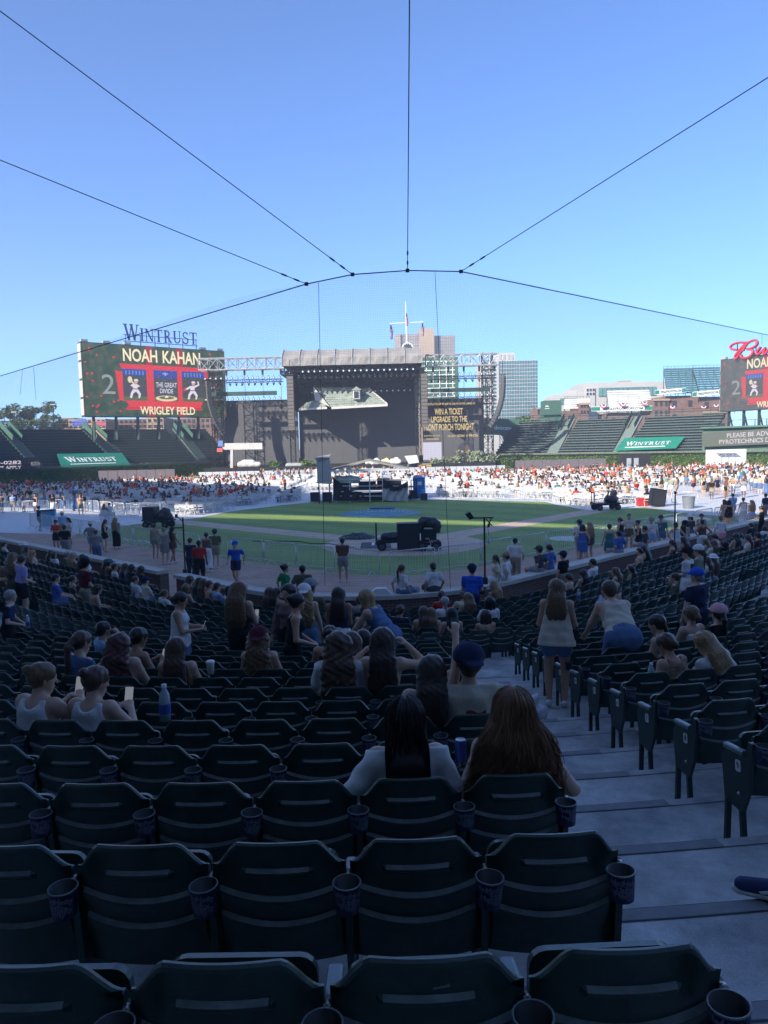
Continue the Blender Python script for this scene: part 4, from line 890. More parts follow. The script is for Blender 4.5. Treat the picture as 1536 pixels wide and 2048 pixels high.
for i, (w, S_, p, th, z) in enumerate(cand):
    k, s, blk, num, e, first, last = S_
    occ = any(abs(s - o) < .26 for o in OCC.get(k, ()))
    jit = random.uniform(-.012, .012)
    if i < 300:
        rowtx = 'nearest row' if k == 0 else '%s row out' % ordn(k + 1)
        o = empty('stadium_seat', (p.x, p.y, z), th + jit, '%s dark green seat, %s %s, %s' % ('occupied' if occ else 'empty', ordn(num), blk, rowtx), 'seat', 'dark green stadium seats')
        b_ = inst('backrest', BACK, o)
        inst('seat_pan', PANDN if occ else PANUP, o, rot=(0 if occ else random.uniform(-.06, .04), 0, random.uniform(-.015, .015)))
        sides = [-e] if not last else [-e, e]            # the arm on the aisle side, and the closing one at the far end
        for sd in sides:
            st_ = inst('arm_standard', STD, o, loc=(sd * SW / 2, 0, 0)); inst('armrest', ARM, st_)
            if w < 6: inst('bolt', BOLT, st_, loc=(0, -.045, .762)); inst('bolt', BOLT, st_, loc=(.014, .06, .40), rot=(0, math.pi / 2, 0)); inst('bolt', BOLT, st_, loc=(-.014, .06, .40), rot=(0, -math.pi / 2, 0))
            if first and sd == -e and k < NEAR and blk == 'right of the steps':
                pl = inst('number_plate', PLATE, st_, loc=(-.0135, .075, .575), rot=(-.10, 0, 0))
                dg = str(12 - k) if k < 12 else '1'; TXT9.setdefault(dg, text_mesh(dg, .058, .001, .0006))
                inst('digit', TXT9[dg], pl, loc=(-.0068, 0, 0), rot=(math.pi / 2, 0, -math.pi / 2), m=M_BLACK)
        if k < NEAR and blk in ('left of the steps', 'right of the steps') and w < 12:
            cs = 1 if e < 0 else -1
            cz = inst('cup_holder', CUP, o, loc=(cs * (SW / 2 - (.02 if first else 0)), -.128, .680), rot=(random.uniform(-.04, .04), random.uniform(-.05, .05), random.uniform(-.5, .5)))
            if w < 7.5: inst('lettering', CUPTXT, cz)
        if k == 0 and num == 2 and blk == 'left of the steps':
            MB().box((0, 0, 0), (.042, .0015, .016), ry=-.12).build('paper_label', mat('label_paper', (.17, .19, .20), .6, var=.1), b_, fix=False).location = (.03, -.100, .845)
    else:
        c_, s_ = math.cos(th + jit), math.sin(th + jit); n = len(low_v) * len(LV)
        low_v.append(np.stack([LV[:, 0] * c_ - LV[:, 1] * s_ + p.x, LV[:, 0] * s_ + LV[:, 1] * c_ + p.y, LV[:, 2] + z], 1)); low_f += [tuple(j + n for j in f) for f in LF]
if low_v:
    me = bpy.data.meshes.new('stadium_seating'); me.from_pydata(np.concatenate(low_v).tolist(), [], low_f); me.materials.append(M_SEAT); me.materials.append(M_LEDGE_GLINT); me.polygons.foreach_set('material_index', (LOWMI + [0] * (len(LF) - len(LOWMI))) * len(low_v))
    tag(inst('stadium_seating', me), 'rows of empty dark green folding seats farther down towards the field wall', 'seating', kind='stuff')
print('SEATS', len(cand), len(low_v))
# ================================================================== people among the seats
def stripes(me_name, c1, c2, sc):
    m = bpy.data.materials.new(me_name); m.use_nodes = True; t = m.node_tree; b = t.nodes['Principled BSDF']; b.inputs['Roughness'].default_value = .9
    tc = t.nodes.new('ShaderNodeTexCoord'); w = t.nodes.new('ShaderNodeTexWave'); w.bands_direction = 'Z'; w.inputs['Scale'].default_value = sc; t.links.new(tc.outputs['Object'], w.inputs[0])
    r = t.nodes.new('ShaderNodeValToRGB'); r.color_ramp.interpolation = 'CONSTANT'; r.color_ramp.elements[0].color = c1 + (1,); r.color_ramp.elements[1].color = c2 + (1,); r.color_ramp.elements[1].position = .55
    t.links.new(w.outputs[1], r.inputs[0]); t.links.new(r.outputs[0], b.inputs['Base Color']); return m
HNAME = dict(longx='long {} hair', long='long {} hair', wavy='wavy {} hair', curly='curly {} hair', short='short {} hair', bob='chin-length {} hair', bun='{} top bun', lowbun='{} pinned-up hair', pony='{} ponytail', braid='{} braid')
TNAME = dict(tee='shirt', loose='loose blouse', long='long-sleeved top', polo='polo shirt', tank='sleeveless top', flare='flared top', strap='strappy top', crop='crop top', bra='bra top', tube='tube top', dress='dress')
CN = dict(royal='royal blue', lightblue='light blue', darkgray='dark grey', gray='grey', sage='sage green')
HN = dict(dark='dark', lightbrown='light brown', redbrown='dark red', gray='grey')
rowct = {}
for q in sorted(PS, key=lambda q: q['px']):
    rowct[q['k']] = rowct.get(q['k'], 0) + 1; q['num'] = rowct[q['k']]
def strand_hair(o, fg, kind, ln, m):
    """loose strands over the hair volume, each a thin tapering ribbon"""
    J = fg['J']; Hd = J['Hd']; c = J['head']; rg = np.random.RandomState(3); up, fw, rt = J['up'], J['fw'], J['rt']; N, n = (7000, 18) if kind == 2 else (6000, 14)
    a = rg.uniform(-2.6, 2.6, N); el = np.arcsin(rg.uniform(.0, 1., N)); r = .108 + rg.uniform(-.004, .007, N)
    x = r * np.sin(a) * np.cos(el); y = -r * np.cos(a) * np.cos(el) - .012; z = .026 + r * np.sin(el)
    keep = ~((y > .035) & (z < .07)); x, y, z, a, el, r = x[keep], y[keep], z[keep], a[keep], el[keep], r[keep]; N = len(x)
    side = np.sign(x + 1e-6); wid = .155 if kind == 2 else .115
    fx = np.clip(x * rg.uniform(.9, 1.5, N) + rg.normal(0, .028, N), -wid, wid) * (1.25 if kind == 2 else 1.)
    dep = .085 + rg.uniform(0, .085 if kind == 2 else .055, N) * np.sqrt(np.clip(1 - (fx / (wid * 1.3)) ** 2, .05, 1)); L = ln * np.where(rg.rand(N) < .8, rg.uniform(.86, 1.03, N), rg.uniform(.5, .9, N)); ph, p2, fq = rg.uniform(0, 6.28, N), rg.uniform(0, 6.28, N), rg.uniform(.8, 1.25, N)
    cl = np.floor(fx / .022); ph = ph * .35 + cl * 1.7                       # locks: neighbours wave together
    fly = np.where(rg.rand(N) < .12, rg.uniform(1.2, 2.0, N), 1.); S0 = np.stack([x, y, z], 1); H3 = np.array([Hd(V(1, 0, 0)), Hd(V(0, 1, 0)), Hd(V(0, 0, 1))]); P = []
    for jj in range(n + 1):
        t = jj / n; tg = J['neck'][None] + rt[None] * fx[:, None] - fw[None] * (dep + .012 * math.sin(3 * t))[:, None] - up[None] * (L * t - .13)[:, None]
        if kind == 2: tg = tg + rt[None] * (t * (.046 * fly * np.sin(19 * fq * t + ph) + .006 * np.sin(29 * t + p2)))[:, None] - fw[None] * (.020 * t * np.sin(15 * fq * t + ph + 1.2))[:, None] + rt[None] * (fx * .35 * t)[:, None]
        else: tg = tg + rt[None] * (.004 * np.sin(5 * t + p2))[:, None]
        ext = t * L; arc = (el + .35) * r; e_t = np.maximum(el - ext / r, -.35); over = np.maximum(ext - arc, 0); q = np.clip((ext / np.maximum(arc, .04) - .45) / 1.3, 0, 1); q = (q * q * (3 - 2 * q))[:, None]
        g = np.stack([r * np.sin(a) * np.cos(e_t), -r * np.cos(a) * np.cos(e_t) - .014 - .02 * np.clip(ext / .12, 0, 1), .028 + r * np.sin(e_t) - over], 1)
        P.append((c[None] + g @ H3) * (1 - q) + tg * q)
    w0 = rg.uniform(.0008, .0019, N) * (1.3 if kind == 2 else 1.1); tw = rg.uniform(0, 3.14, N); vs = np.zeros((N, n + 1, 2, 3))
    for jj, p in enumerate(P):
        d = (rt[None] * np.cos(tw + jj * .12)[:, None] + fw[None] * np.sin(tw + jj * .12)[:, None]) * (w0 * (1 - .7 * (jj / n) ** 2))[:, None]; vs[:, jj, 0] = p - d; vs[:, jj, 1] = p + d
    b0 = (np.arange(N) * (n + 1) * 2)[:, None] + 2 * np.arange(n)[None]; fs = np.stack([b0, b0 + 1, b0 + 3, b0 + 2], 2).reshape(-1, 4)
    me = bpy.data.meshes.new('hair_strands'); me.from_pydata(vs.reshape(-1, 3).tolist(), [], fs.tolist()); smooth(me); me.materials.append(m); return tag(inst('hair_strands', me, o), kind='stuff')
def print_on(o, part, cx, cz, w, h, m, name='shirt_print'):
    """a printed patch laid on the back of a garment"""
    from mathutils.bvhtree import BVHTree
    g = [c for c in o.children if c.name.startswith(part)][0].data; tr = BVHTree.FromPolygons([v.co[:] for v in g.vertices], [p.vertices[:] for p in g.polygons]); nx, nz = 9, 7; vs = []; ok = True
    for i in range(nx):
        for j in range(nz):
            hit = tr.ray_cast(Vector((cx + w * (i / (nx - 1) - .5), -1., cz + h * (j / (nz - 1) - .5) + .012 * math.sin(i * .9))), Vector((0, 1, 0)))
            if hit[0] is None: return
            vs.append(hit[0] + Vector((0, -.003, 0)))
    mb = MB(); mb.add(vs, [(i * nz + j, (i + 1) * nz + j, (i + 1) * nz + j + 1, i * nz + j + 1) for i in range(nx - 1) for j in range(nz - 1)]); return mb.build(name, m, o, sm=True, fix=False)
for q in PS:
    k = q['k']; h = q.get('h', .024)
    lab = q['label']
    if not lab:
        ht = HNAME[q['hair'][0]].format(HN.get(q['hair'][1], q['hair'][1])); tc = CN.get(q['top'][1], q['top'][1])
        lab = 'person with %s in %s %s, %s from left in %s row from camera' % (ht, tc, TNAME[q['top'][0]], ordn(q['num']), ordn(k + 1))
        while len(lab.split()) > 16: lab = lab.replace(' with ' + ht, '', 1) if ' with ' + ht in lab else ' '.join(lab.split()[:16])
    x, y, z = q['loc']
    legs = q['st'] or q.get('aisle') or k > 30
    o, fg = person((x, y, z), q['th'] + math.radians(q['face']), q['pose'], h, q['male'], q.get('fat', 1.), q['skin'], q['top'], q['bot'], q['hair'], q['hat'], ln=q.get('ln', .42), scale=q['scale'], fine=h < .0135, legs=True, label=lab, group='people among the stadium seats')
    J = fg['J']
    if q.get('strands'): strand_hair(o, fg, q['strands'], q['ln'], mat('strand_' + q['hair'][1], HAIRC[q['hair'][1]], .38, var=.45, scale=25, stretch=(1, 1, .05)))
    if 'red print' in lab: print_on(o, 'shirt', .03, .80, .15, .085, mat('print_red', (.30, .03, .03), .8, var=.6, scale=40)); print_on(o, 'shirt', -.06, .775, .05, .03, mat('print_navy', (.02, .03, .12), .8), 'shirt_print_edge')
    if 'dark back print' in lab: print_on(o, 'shirt', 0, 1.22, .2, .24, mat('print_dark', (.05, .02, .02), .8, var=.5, scale=30))
    if 'tie-dyed' in lab and 'brown bun' in lab: [c for c in o.children if c.name.startswith('shirt')][0].material_slots[0].material = mat('tie_dye', (.30, .19, .12), .9, var=.75, scale=9, stretch=(1, 1, 3))
    mw_ = Matrix.Translation(o.location) @ Matrix.Rotation(o.rotation_euler.z, 4, 'Z') @ Matrix.Diagonal((q['scale'],) * 3 + (1,))
    if q.get('bag'):
        b = empty('shoulder_bag', mw_ @ Vector((.19, -.05, .98)), o.rotation_euler.z, 'small black shoulder bag hanging on the cream ruffled top', 'bag'); MB().prism([(-.10, 0, -.06), (.10, 0, -.06), (.085, 0, .07), (-.09, 0, .07)], (0, .07, 0)).build('pouch', mat('bag_leather', (.015, .014, .016), .5, var=.1), b, fix=False); MB().slab((-.09, .03, .06), (-.12, .12, .42), .012, .006).slab((.085, .03, .06), (-.10, .0, .44), .012, .006).build('strap', mat('bag_leather', (.015, .014, .016)), b, fix=False)
    if q.get('tray'):
        b = empty('vendor_tray', mw_ @ Vector((0, .42, .95)), o.rotation_euler.z, 'dark vending tray of drinks carried by the blue-shirted vendor', 'tray'); MB().box((0, 0, 0), (.6, .4, .03)).box((0, .2, .06), (.6, .02, .12)).box((0, -.2, .06), (.6, .02, .12)).box((.3, 0, .06), (.02, .4, .12)).box((-.3, 0, .06), (.02, .4, .12)).build('tray_box', mat('tray_dark', (.03, .03, .04), .5), b, fix=False)
        for ix in range(4):
            for iy in range(3): MB().lathe((-.21 + .14 * ix, -.12 + .12 * iy, .016), [(.033, 0), (.033, .14), (0, .142)], 9).build('drink', mat('drink_can_%s' % 'ab'[(ix + iy) % 2], [(.4, .42, .45), (.1, .15, .4)][(ix + iy) % 2], .35, .4), b, fix=False)
    if q.get('stripes'): [c for c in o.children if c.name.startswith('shirt')][0].material_slots[0].material = stripes('green_white_stripes', (.02, .13, .08), (.6, .62, .6), 9.)
    if q.get('phone'):
        w = (J['wr'][0] + J['wr'][1]) / 2 if np.linalg.norm(J['wr'][0] - J['wr'][1]) < .2 else J['wr'][1]; w = J['wr'][1] + nrm(J['wr'][1] - J['elb'][1]) * .08
        mw = Matrix.Translation(o.location) @ Matrix.Rotation(o.rotation_euler.z, 4, 'Z') @ Matrix.Diagonal((q['scale'],) * 3 + (1,))
        ph = inst('mobile_phone', PHONE, None, loc=mw @ Vector(w + V(-.015, .02, .045)), rot=(-.35, 0, o.rotation_euler.z + .15))
        tag(ph, 'mobile phone held by the ' + ' '.join(lab.replace('person ', 'one ', 1).split()[:10]), 'phone', 'phones held by spectators')
        sc_ = MB().box((0, -.0052, 0), (.066, .0008, .142)).build('screen', M_SCREEN, ph, fix=False)
# ================================================================== outfield: wall, ivy, bleachers, video boards
def X(px, Y): r = ray(px, 900); return r.x / r.y * Y
def Z(px, py, Y): return at(px, py, Y).z
WL = [Vector(p) for p in OUTF]
def wallpt(px):
    r = ray(px, 920); k = r.x / r.y
    for a, b in zip(WL[:-1], WL[1:]):
        fa, fb = a.x - k * a.y, b.x - k * b.y
        if fa * fb <= 0:
            t = fa / (fa - fb); p = a + (b - a) * t; e = (b - a).normalized(); n = Vector((e.y, -e.x)); n = n if n.y > 0 else -n
            return p, n
M_GREENW = mat('painted_green', (.045, .115, .075), .6, var=.12, scale=.8); M_DKGREEN = mat('dark_green_paint', (.017, .042, .034), .55, var=.15, scale=1.5)
M_BENCH = mat('bleacher_bench', (.085, .125, .11), .5, var=.15, scale=2); M_STEP = mat('bleacher_step', (.030, .050, .047), .8, var=.2, scale=2)
M_IVYB = mat('ivy_backing', (.05, .09, .02), .9, var=.4, scale=2.5)
M_LEAF = mat('ivy_leaf', (.075, .13, .022), .55, var=.5, scale=1.2, spec=.3); M_LEAF2 = mat('tree_leaf', (.085, .12, .045), .6, var=.4, scale=.4, spec=.3); M_LEAF3 = mat('sage_leaf', (.20, .24, .14), .7, var=.4, scale=1)
M_RUST = mat('basket_mesh', (.20, .14, .10), .8, var=.2, scale=1)
WTOP = 2.35
def leaves(n, gen, size, m, name, parent, rng):
    vs = []; fs = []
    for i in range(n):
        c = gen(); a = Vector((rng.gauss(0, 1), rng.gauss(0, 1), rng.gauss(0, 1))).normalized(); b = a.cross(Vector((rng.gauss(0, 1), rng.gauss(0, 1), rng.gauss(0, 1)))).normalized(); s = size * rng.uniform(.6, 1.3)
        k = len(vs); vs += [c - a * s, c - b * s * .5, c + a * s, c + b * s * .55]; fs.append((k, k + 1, k + 2, k + 3))
    mb = MB(); mb.add(vs, fs); return mb.build(name, m, parent)
rng = random.Random(5)
wl = empty('outfield_wall', (0, 150, 0), 0, 'low outfield wall grown over with green ivy below the bleachers', 'wall')
m1, m2, m3 = MB(), MB(), MB()
for a, b in zip(WL[:-1], WL[1:]):
    e = (b - a).normalized(); n = Vector((e.y, -e.x)); n = n if n.y > 0 else -n
    p0, p1 = Vector((a.x, a.y, WTOP / 2)), Vector((b.x, b.y, WTOP / 2)); N3 = Vector((n.x, n.y, 0))
    m1.slab(p0 + N3 * .3, p1 + N3 * .3, .5, WTOP); q0 = p0 + Vector((0, 0, WTOP / 2 + .3)); q1 = p1 + Vector((0, 0, WTOP / 2 + .3)); m2.slab(q0 + N3 * .3, q1 + N3 * .3, .6, .56)
    for s in np.arange(0, (b - a).length, 1.9):
        c = a + e * s; m3.slab((c.x, c.y, WTOP + .1), (c.x - n.x * .85, c.y - n.y * .85, WTOP + .62), .05, .05)
    m3.slab(q0 - N3 * .85 + Vector((0, 0, .32)), q1 - N3 * .85 + Vector((0, 0, .32)), .06, .06); m3.slab(q0 - N3 * .45 + Vector((0, 0, .06)), q1 - N3 * .45 + Vector((0, 0, .06)), .9, .03, (.0, .0, 1))
m1.build('brick_face', M_IVYB, wl); m2.build('top_band', M_GREENW, wl); tag(m3.build('basket', M_RUST, wl), kind='stuff')
def ivy_pt():
    while 1:
        i = rng.randrange(1, len(WL) - 2); a, b = WL[i], WL[i + 1]; p = a.lerp(b, rng.random())
        if abs(p.x) > 18 and abs(p.x) / p.y < .62: e = (b - a).normalized(); n = Vector((e.y, -e.x)); n = n if n.y > 0 else -n; return Vector((p.x, p.y, 0)) - Vector((n.x, n.y, 0)) * rng.uniform(.0, .38) + Vector((0, 0, rng.uniform(.2, WTOP + .05)))
tag(leaves(15000, ivy_pt, .17, M_LEAF, 'ivy', wl, rng), kind='stuff')
def bleacher(pxa, pxb, rows, label, rise=.52, dep=1.02, z0=2.95, skew=0.):
    (a, na), (b, nb) = wallpt(pxa), wallpt(pxb); n = (na + nb).normalized(); e = (b - a).normalized(); c = (a + b) / 2
    o = empty('bleachers', (c.x, c.y, z0), 0, label, 'bleachers', 'outfield bleachers'); st = MB()
    for i in range(rows):
        f0, f1 = a + n * (1.0 + i * dep) + e * skew * i, b + n * (1.0 + i * dep) + e * skew * i; z = z0 + i * rise
        st.slab((f0.x + n.x * .5, f0.y + n.y * .5, z - .28), (f1.x + n.x * .5, f1.y + n.y * .5, z - .28), dep, .55)
        g0, g1 = f0 + n * .62, f1 + n * .62
        MB().slab((g0.x, g0.y, z + .40), (g1.x, g1.y, z + .40), .34, .07).build('bench', M_BENCH, o)
    st.build('terrace', M_STEP, o)
    return a, b, n, e
def stair(pxa, pxb, rows, label, rise=.52, dep=1.02, z0=2.95):
    (a, na), (b, nb) = wallpt(pxa), wallpt(pxb); n = (na + nb).normalized(); c = (a + b) / 2; w = (b - a).length
    o = empty('bleacher_stairs', (c.x, c.y, z0), 0, label, 'stairs'); st = MB()
    e = (b - a).normalized()
    for i in range(rows * 2):
        p = c + n * (1.0 + i * dep / 2); q = p + e * w / 2; p = p - e * w / 2; z = z0 + i * rise / 2; st.slab((p.x, p.y, z - .3), (q.x, q.y, z - .3), dep / 2 + .02, .5)
    st.build('steps', M_BENCH, o)
    for sd in (-1, 1):
        p = c + e * sd * w * .48 + n * (rows * dep * .62); q = c + e * sd * w * .48 + n * rows * dep; zz = z0 + rows * rise * .62
        MB().slab((p.x, p.y, zz + .55), (q.x, q.y, z0 + rows * rise + .55), .08, 1.0).build('side_panel', M_GREENW, o)
bleacher(-70, 72, 14, 'dark bleacher benches at the left edge above the scrolling sign')
stair(72, 92, 14, 'leftmost bleacher stairs with green side panels')
L2 = bleacher(92, 243, 14, 'dark bleacher benches below the left video board holding the green banner')
stair(243, 265, 14, 'bleacher stairs under the middle of the left video board')
bleacher(265, 402, 14, 'dark bleacher benches beside the left stage tower')
stair(402, 422, 14, 'bleacher stairs close to the left stage tower')
bleacher(422, 470, 14, 'narrow dark bleacher section half hidden by the left stage tower')
bleacher(985, 1090, 14, 'dark bleacher benches beside the right stage tower')
stair(1090, 1112, 14, 'bleacher stairs right of the stage tower')
bleacher(1112, 1222, 14, 'wide shaded bleacher benches in right centre field')
stair(1222, 1243, 14, 'bleacher stairs left of the green banner')
R2 = bleacher(1243, 1405, 14, 'sunlit bleacher benches holding the green banner in right field')
for pxa, pxb, lb in ((-70, 470, 'dark green rail fence along the top of the left bleachers'), (985, 1410, 'dark green rail fence along the top of the right bleachers')):
    o = empty('rail_fence', (wallpt(pxa)[0].x, wallpt(pxa)[0].y, 9.7), 0, lb, 'fence'); pts = []
    for px in np.linspace(pxa, pxb, 26): p, n = wallpt(px); p = p + n * 15.6; pts.append(Vector((p.x, p.y, 10.0)))
    for zz in (.15, .6, 1.05): MB().path([p + Vector((0, 0, zz)) for p in pts], .045, 4).build('rail', M_DKGREEN, o)
    for p in pts: MB().tube(p - Vector((0, 0, .3)), p + Vector((0, 0, 1.1)), .05, 4).build('post', M_DKGREEN, o)
# serif capitals built from strokes
def serif_word(word, first=1.25, gap=.13):
    T, t_, sr_ = .17, .075, .10; x = 0; polys = []; mb = MB()
    def bar(p, q, w0, w1=None):
        w1 = w0 if w1 is None else w1; polys.append([(p[0] - w0 / 2, p[1]), (p[0] + w0 / 2, p[1]), (q[0] + w1 / 2, q[1]), (q[0] - w1 / 2, q[1])])
    def srf(cx, cy, w): polys.append([(cx - w / 2, cy - .028), (cx + w / 2, cy - .028), (cx + w / 2, cy + .028), (cx - w / 2, cy + .028)])
    def arc(cx, cy, rx, ry, a0, a1, w, n=10):
        for i in range(n):
            a, b = math.radians(a0 + (a1 - a0) * i / n), math.radians(a0 + (a1 - a0) * (i + 1) / n)
            f = lambda a, s: (cx + (rx + s * w / 2) * math.cos(a), cy + (ry + s * w / 2 * .8) * math.sin(a)); polys.append([f(a, -1), f(a, 1), f(b, 1), f(b, -1)])
    out = []
    for i, ch in enumerate(word):
        polys = []; k = first if i == 0 else 1.
        if ch == 'W': bar((.12, .97), (.40, 0), T); bar((.40, 0), (.60, .97), t_); bar((.60, .97), (.84, 0), T); bar((.84, 0), (1.06, .97), t_); srf(.12, .97, .34); srf(.60, .97, .30); srf(1.08, .97, .28); w = 1.2
        if ch == 'I': bar((.2, 0), (.2, 1), T); srf(.2, .03, .36); srf(.2, .97, .36); w = .42
        if ch == 'N': bar((.16, 0), (.16, 1), t_); bar((.16, .97), (.74, .02), T); bar((.76, 0), (.76, 1), t_); srf(.16, .03, .28); srf(.14, .97, .28); srf(.76, .97, .28); w = .92
        if ch == 'T': bar((.42, 0), (.42, 1), T); polys.append([(.04, .92), (.80, .92), (.80, 1.), (.04, 1.)]); polys += [[(.04, .74), (.09, .74), (.10, 1), (.04, 1)], [(.75, .74), (.80, .74), (.80, 1), (.74, 1)]]; srf(.42, .03, .36); w = .86
        if ch == 'R': bar((.2, 0), (.2, 1), T); arc(.34, .73, .24, .225, -90, 90, .13); polys += [[(.2, .92), (.36, .92), (.36, 1), (.2, 1)], [(.2, .47), (.36, .47), (.36, .55), (.2, .55)]]; bar((.42, .50), (.76, 0), T); srf(.2, .03, .34); srf(.14, .97, .2); srf(.80, .03, .18); w = .9
        if ch == 'U': bar((.2, .3), (.2, 1), T); bar((.72, .3), (.72, 1), t_); arc(.46, .32, .26, .27, 180, 360, .12); srf(.2, .97, .34); srf(.72, .97, .26); w = .92
        if ch == 'S': arc(.36, .74, .23, .21, 20, 270, .12); arc(.36, .27, .25, .23, -160, 90, .13); bar((.12, .06), (.12, .28), .05); bar((.58, .76), (.58, .95), .05); w = .72
        out += [[(x + px * k, py * k) for px, py in p] for p in polys]; x += (w + gap * .4) * k
    for p in out: mb.add([(a, b, 0) for a, b in p] + [(a, b, .06) for a, b in p], [tuple(range(len(p))), tuple(range(2 * len(p) - 1, len(p) - 1, -1))] + [(j, (j + 1) % len(p), len(p) + (j + 1) % len(p), len(p) + j) for j in range(len(p))])
    mb.v = [(a / x, b / x, c / x) for a, b, c in mb.v]; return mb, 1.25 / x
M_NAVYL = mat('navy_sign_letters', (.02, .06, .20), .4, var=.05); M_WHITEP = mat('white_paint', (.75, .76, .75), .6, var=.05, scale=2); M_BANNER = mat('banner_green', (.012, .20, .125), .6, var=.08, scale=1)
def letters_on(o, p0, p1, up, name='lettering', m=M_WHITEP, word='WINTRUST', hs=1., off=.05):
    p0, p1, up = Vector(p0), Vector(p1), Vector(up).normalized(); ex = p1 - p0; W_ = ex.length; ex.normalize(); ez = ex.cross(up).normalized(); up = ez.cross(ex)
    mb, _ = serif_word(word); mb.v = [tuple(p0 + ex * v[0] * W_ + up * v[1] * W_ * hs + ez * (v[2] * W_ * .5 + off)) for v in mb.v]; return mb.build(name, m, o)
for pts, lb, u0 in ((((113, 909), (243, 907), (262, 932), (123, 937)), 'green bank banner with white lettering over the left bleacher benches', L2), (((1250, 877), (1371, 874), (1352, 898), (1229, 903)), 'green bank banner with white lettering over the right bleacher benches', R2)):
    a, b, n, e = u0; dt = []
    # the sloping plane through the bench fronts
    def onplane(px, py):
        r = ray(px, py); P0 = Vector((a.x + n.x, a.y + n.y, 3.45)); nn = Vector((n.x, n.y, 0)) * 1.02 + Vector((0, 0, .52)); ee = Vector((e.x, e.y, 0)); N_ = ee.cross(nn)
        t = (P0 - Vector((0, 0, CAMH))).dot(N_) / r.dot(N_); return r * t + Vector((0, 0, CAMH))
    q = [onplane(*p) for p in pts]; nrm_ = (q[1] - q[0]).cross(q[3] - q[0]).normalized(); nrm_ = nrm_ if nrm_.z > 0 else -nrm_
    q = [p + nrm_ * .12 for p in q]; o = empty('banner', q[3], 0, lb, 'banner')
    MB().prism(q, nrm_ * .03).build('cloth', M_BANNER, o)
    v0, v1 = q[3].lerp(q[0], .35), q[2].lerp(q[1], .35); up = (q[0] - q[3] + q[1] - q[2])
    letters_on(o, v0.lerp(v1, .12), v0.lerp(v1, .86), up, hs=1.25 if u0 is L2 else 1.1, off=.09)
    MB().prism([v + nrm_ * .06 for v in (v0.lerp(v1, .14) - up * .06, v0.lerp(v1, .8) - up * .06, v0.lerp(v1, .8) - up * .085, v0.lerp(v1, .14) - up * .085)], nrm_ * .03).build('underline', M_WHITEP, o)
# ---- scrolling signs on the wall
def led(name, c, s=1.): return mat(name, (.02, .02, .02), .5, var=0, emit=c, es=s * .45)
E_WHITE = led('led_white', (.75, .72, .85), .8); E_CREAM = led('led_cream', (.95, .82, .52), .85); E_RED = led('led_red', (.80, .035, .04), .75); E_DRED = led('led_dark_red', (.42, .02, .025), .7); E_BLUE = led('led_blue', (.02, .07, .42), .7); E_GREY = led('led_grey', (.42, .44, .44), .6)
E_DARK = led('led_dark', (.055, .06, .06), .8); E_OLIVE = led('led_olive', (.11, .13, .04), .8); E_ROSE = led('led_rose', (.62, .035, .05), .8); E_LBLUE = led('led_light_blue', (.25, .35, .72), .7); E_PINK = led('led_pinkish', (.80, .70, .78), .8); E_SKIN = led('led_skin', (.72, .42, .34), .7); E_SAND = led('led_sand', (.80, .66, .42), .8); E_GOLD = led('led_gold', (.62, .46, .20), 1.1); E_YEL = led('led_yellow', (.90, .72, .16), .8)
def leaf_screen(name, c1, c2):
    m = bpy.data.materials.new(name); m.use_nodes = True; t = m.node_tree; b = t.nodes['Principled BSDF']; b.inputs['Base Color'].default_value = (.02, .02, .02, 1); b.inputs['Roughness'].default_value = .5
    g = t.nodes.new('ShaderNodeNewGeometry'); v = t.nodes.new('ShaderNodeTexVoronoi'); v.inputs['Scale'].default_value = .9; n = t.nodes.new('ShaderNodeTexNoise'); n.inputs['Scale'].default_value = .5; n.inputs['Detail'].default_value = 5
    t.links.new(g.outputs[0], n.inputs[0]); ad = t.nodes.new('ShaderNodeVectorMath'); t.links.new(g.outputs[0], ad.inputs[0]); t.links.new(n.outputs[1], ad.inputs[1]); t.links.new(ad.outputs[0], v.inputs[0])
    r = t.nodes.new('ShaderNodeValToRGB'); r.color_ramp.elements[0].color = c2 + (1,); r.color_ramp.elements[1].color = c1 + (1,); r.color_ramp.elements[0].position = .1; r.color_ramp.elements[1].position = .8
    t.links.new(v.outputs[0], r.inputs[0]); t.links.new(r.outputs[0], b.inputs['Emission Color']); b.inputs['Emission Strength'].default_value = .42; return m
def flat(o, name, m, P, poly, lift):                     # a flat printed shape on the plane P(u, v)
    q = [P(u, v, lift) for u, v in poly]; mb = MB(); mb.add(q, [tuple(range(len(q)))]); return mb.build(name, m, o)
def ell(cu, cv, ru, rv, n=14): return [(cu + ru * math.cos(2 * math.pi * i / n), cv + rv * math.sin(2 * math.pi * i / n)) for i in range(n)]
def words(o, name, s, m, P, u0, u1, v0, v1, lift, bold=.02):
    """lettering stretched into the box u0..u1, v0..v1 of the plane"""
    me = text_mesh(s, 1., 0., bold).copy(); co = np.array([v.co[:] for v in me.vertices]); mn, mx = co.min(0), co.max(0)
    for v in me.vertices:
        u = u0 + (v.co.x - mn[0]) / (mx[0] - mn[0]) * (u1 - u0); w = v1 + (v.co.y - mn[1]) / (mx[1] - mn[1]) * (v0 - v1); v.co = P(u, w, lift) - o.location
    me.materials.clear(); me.materials.append(m); return inst(name, me, o)
M_FRAME = mat('board_frame', (.30, .31, .30), .5, var=.08, scale=.7)
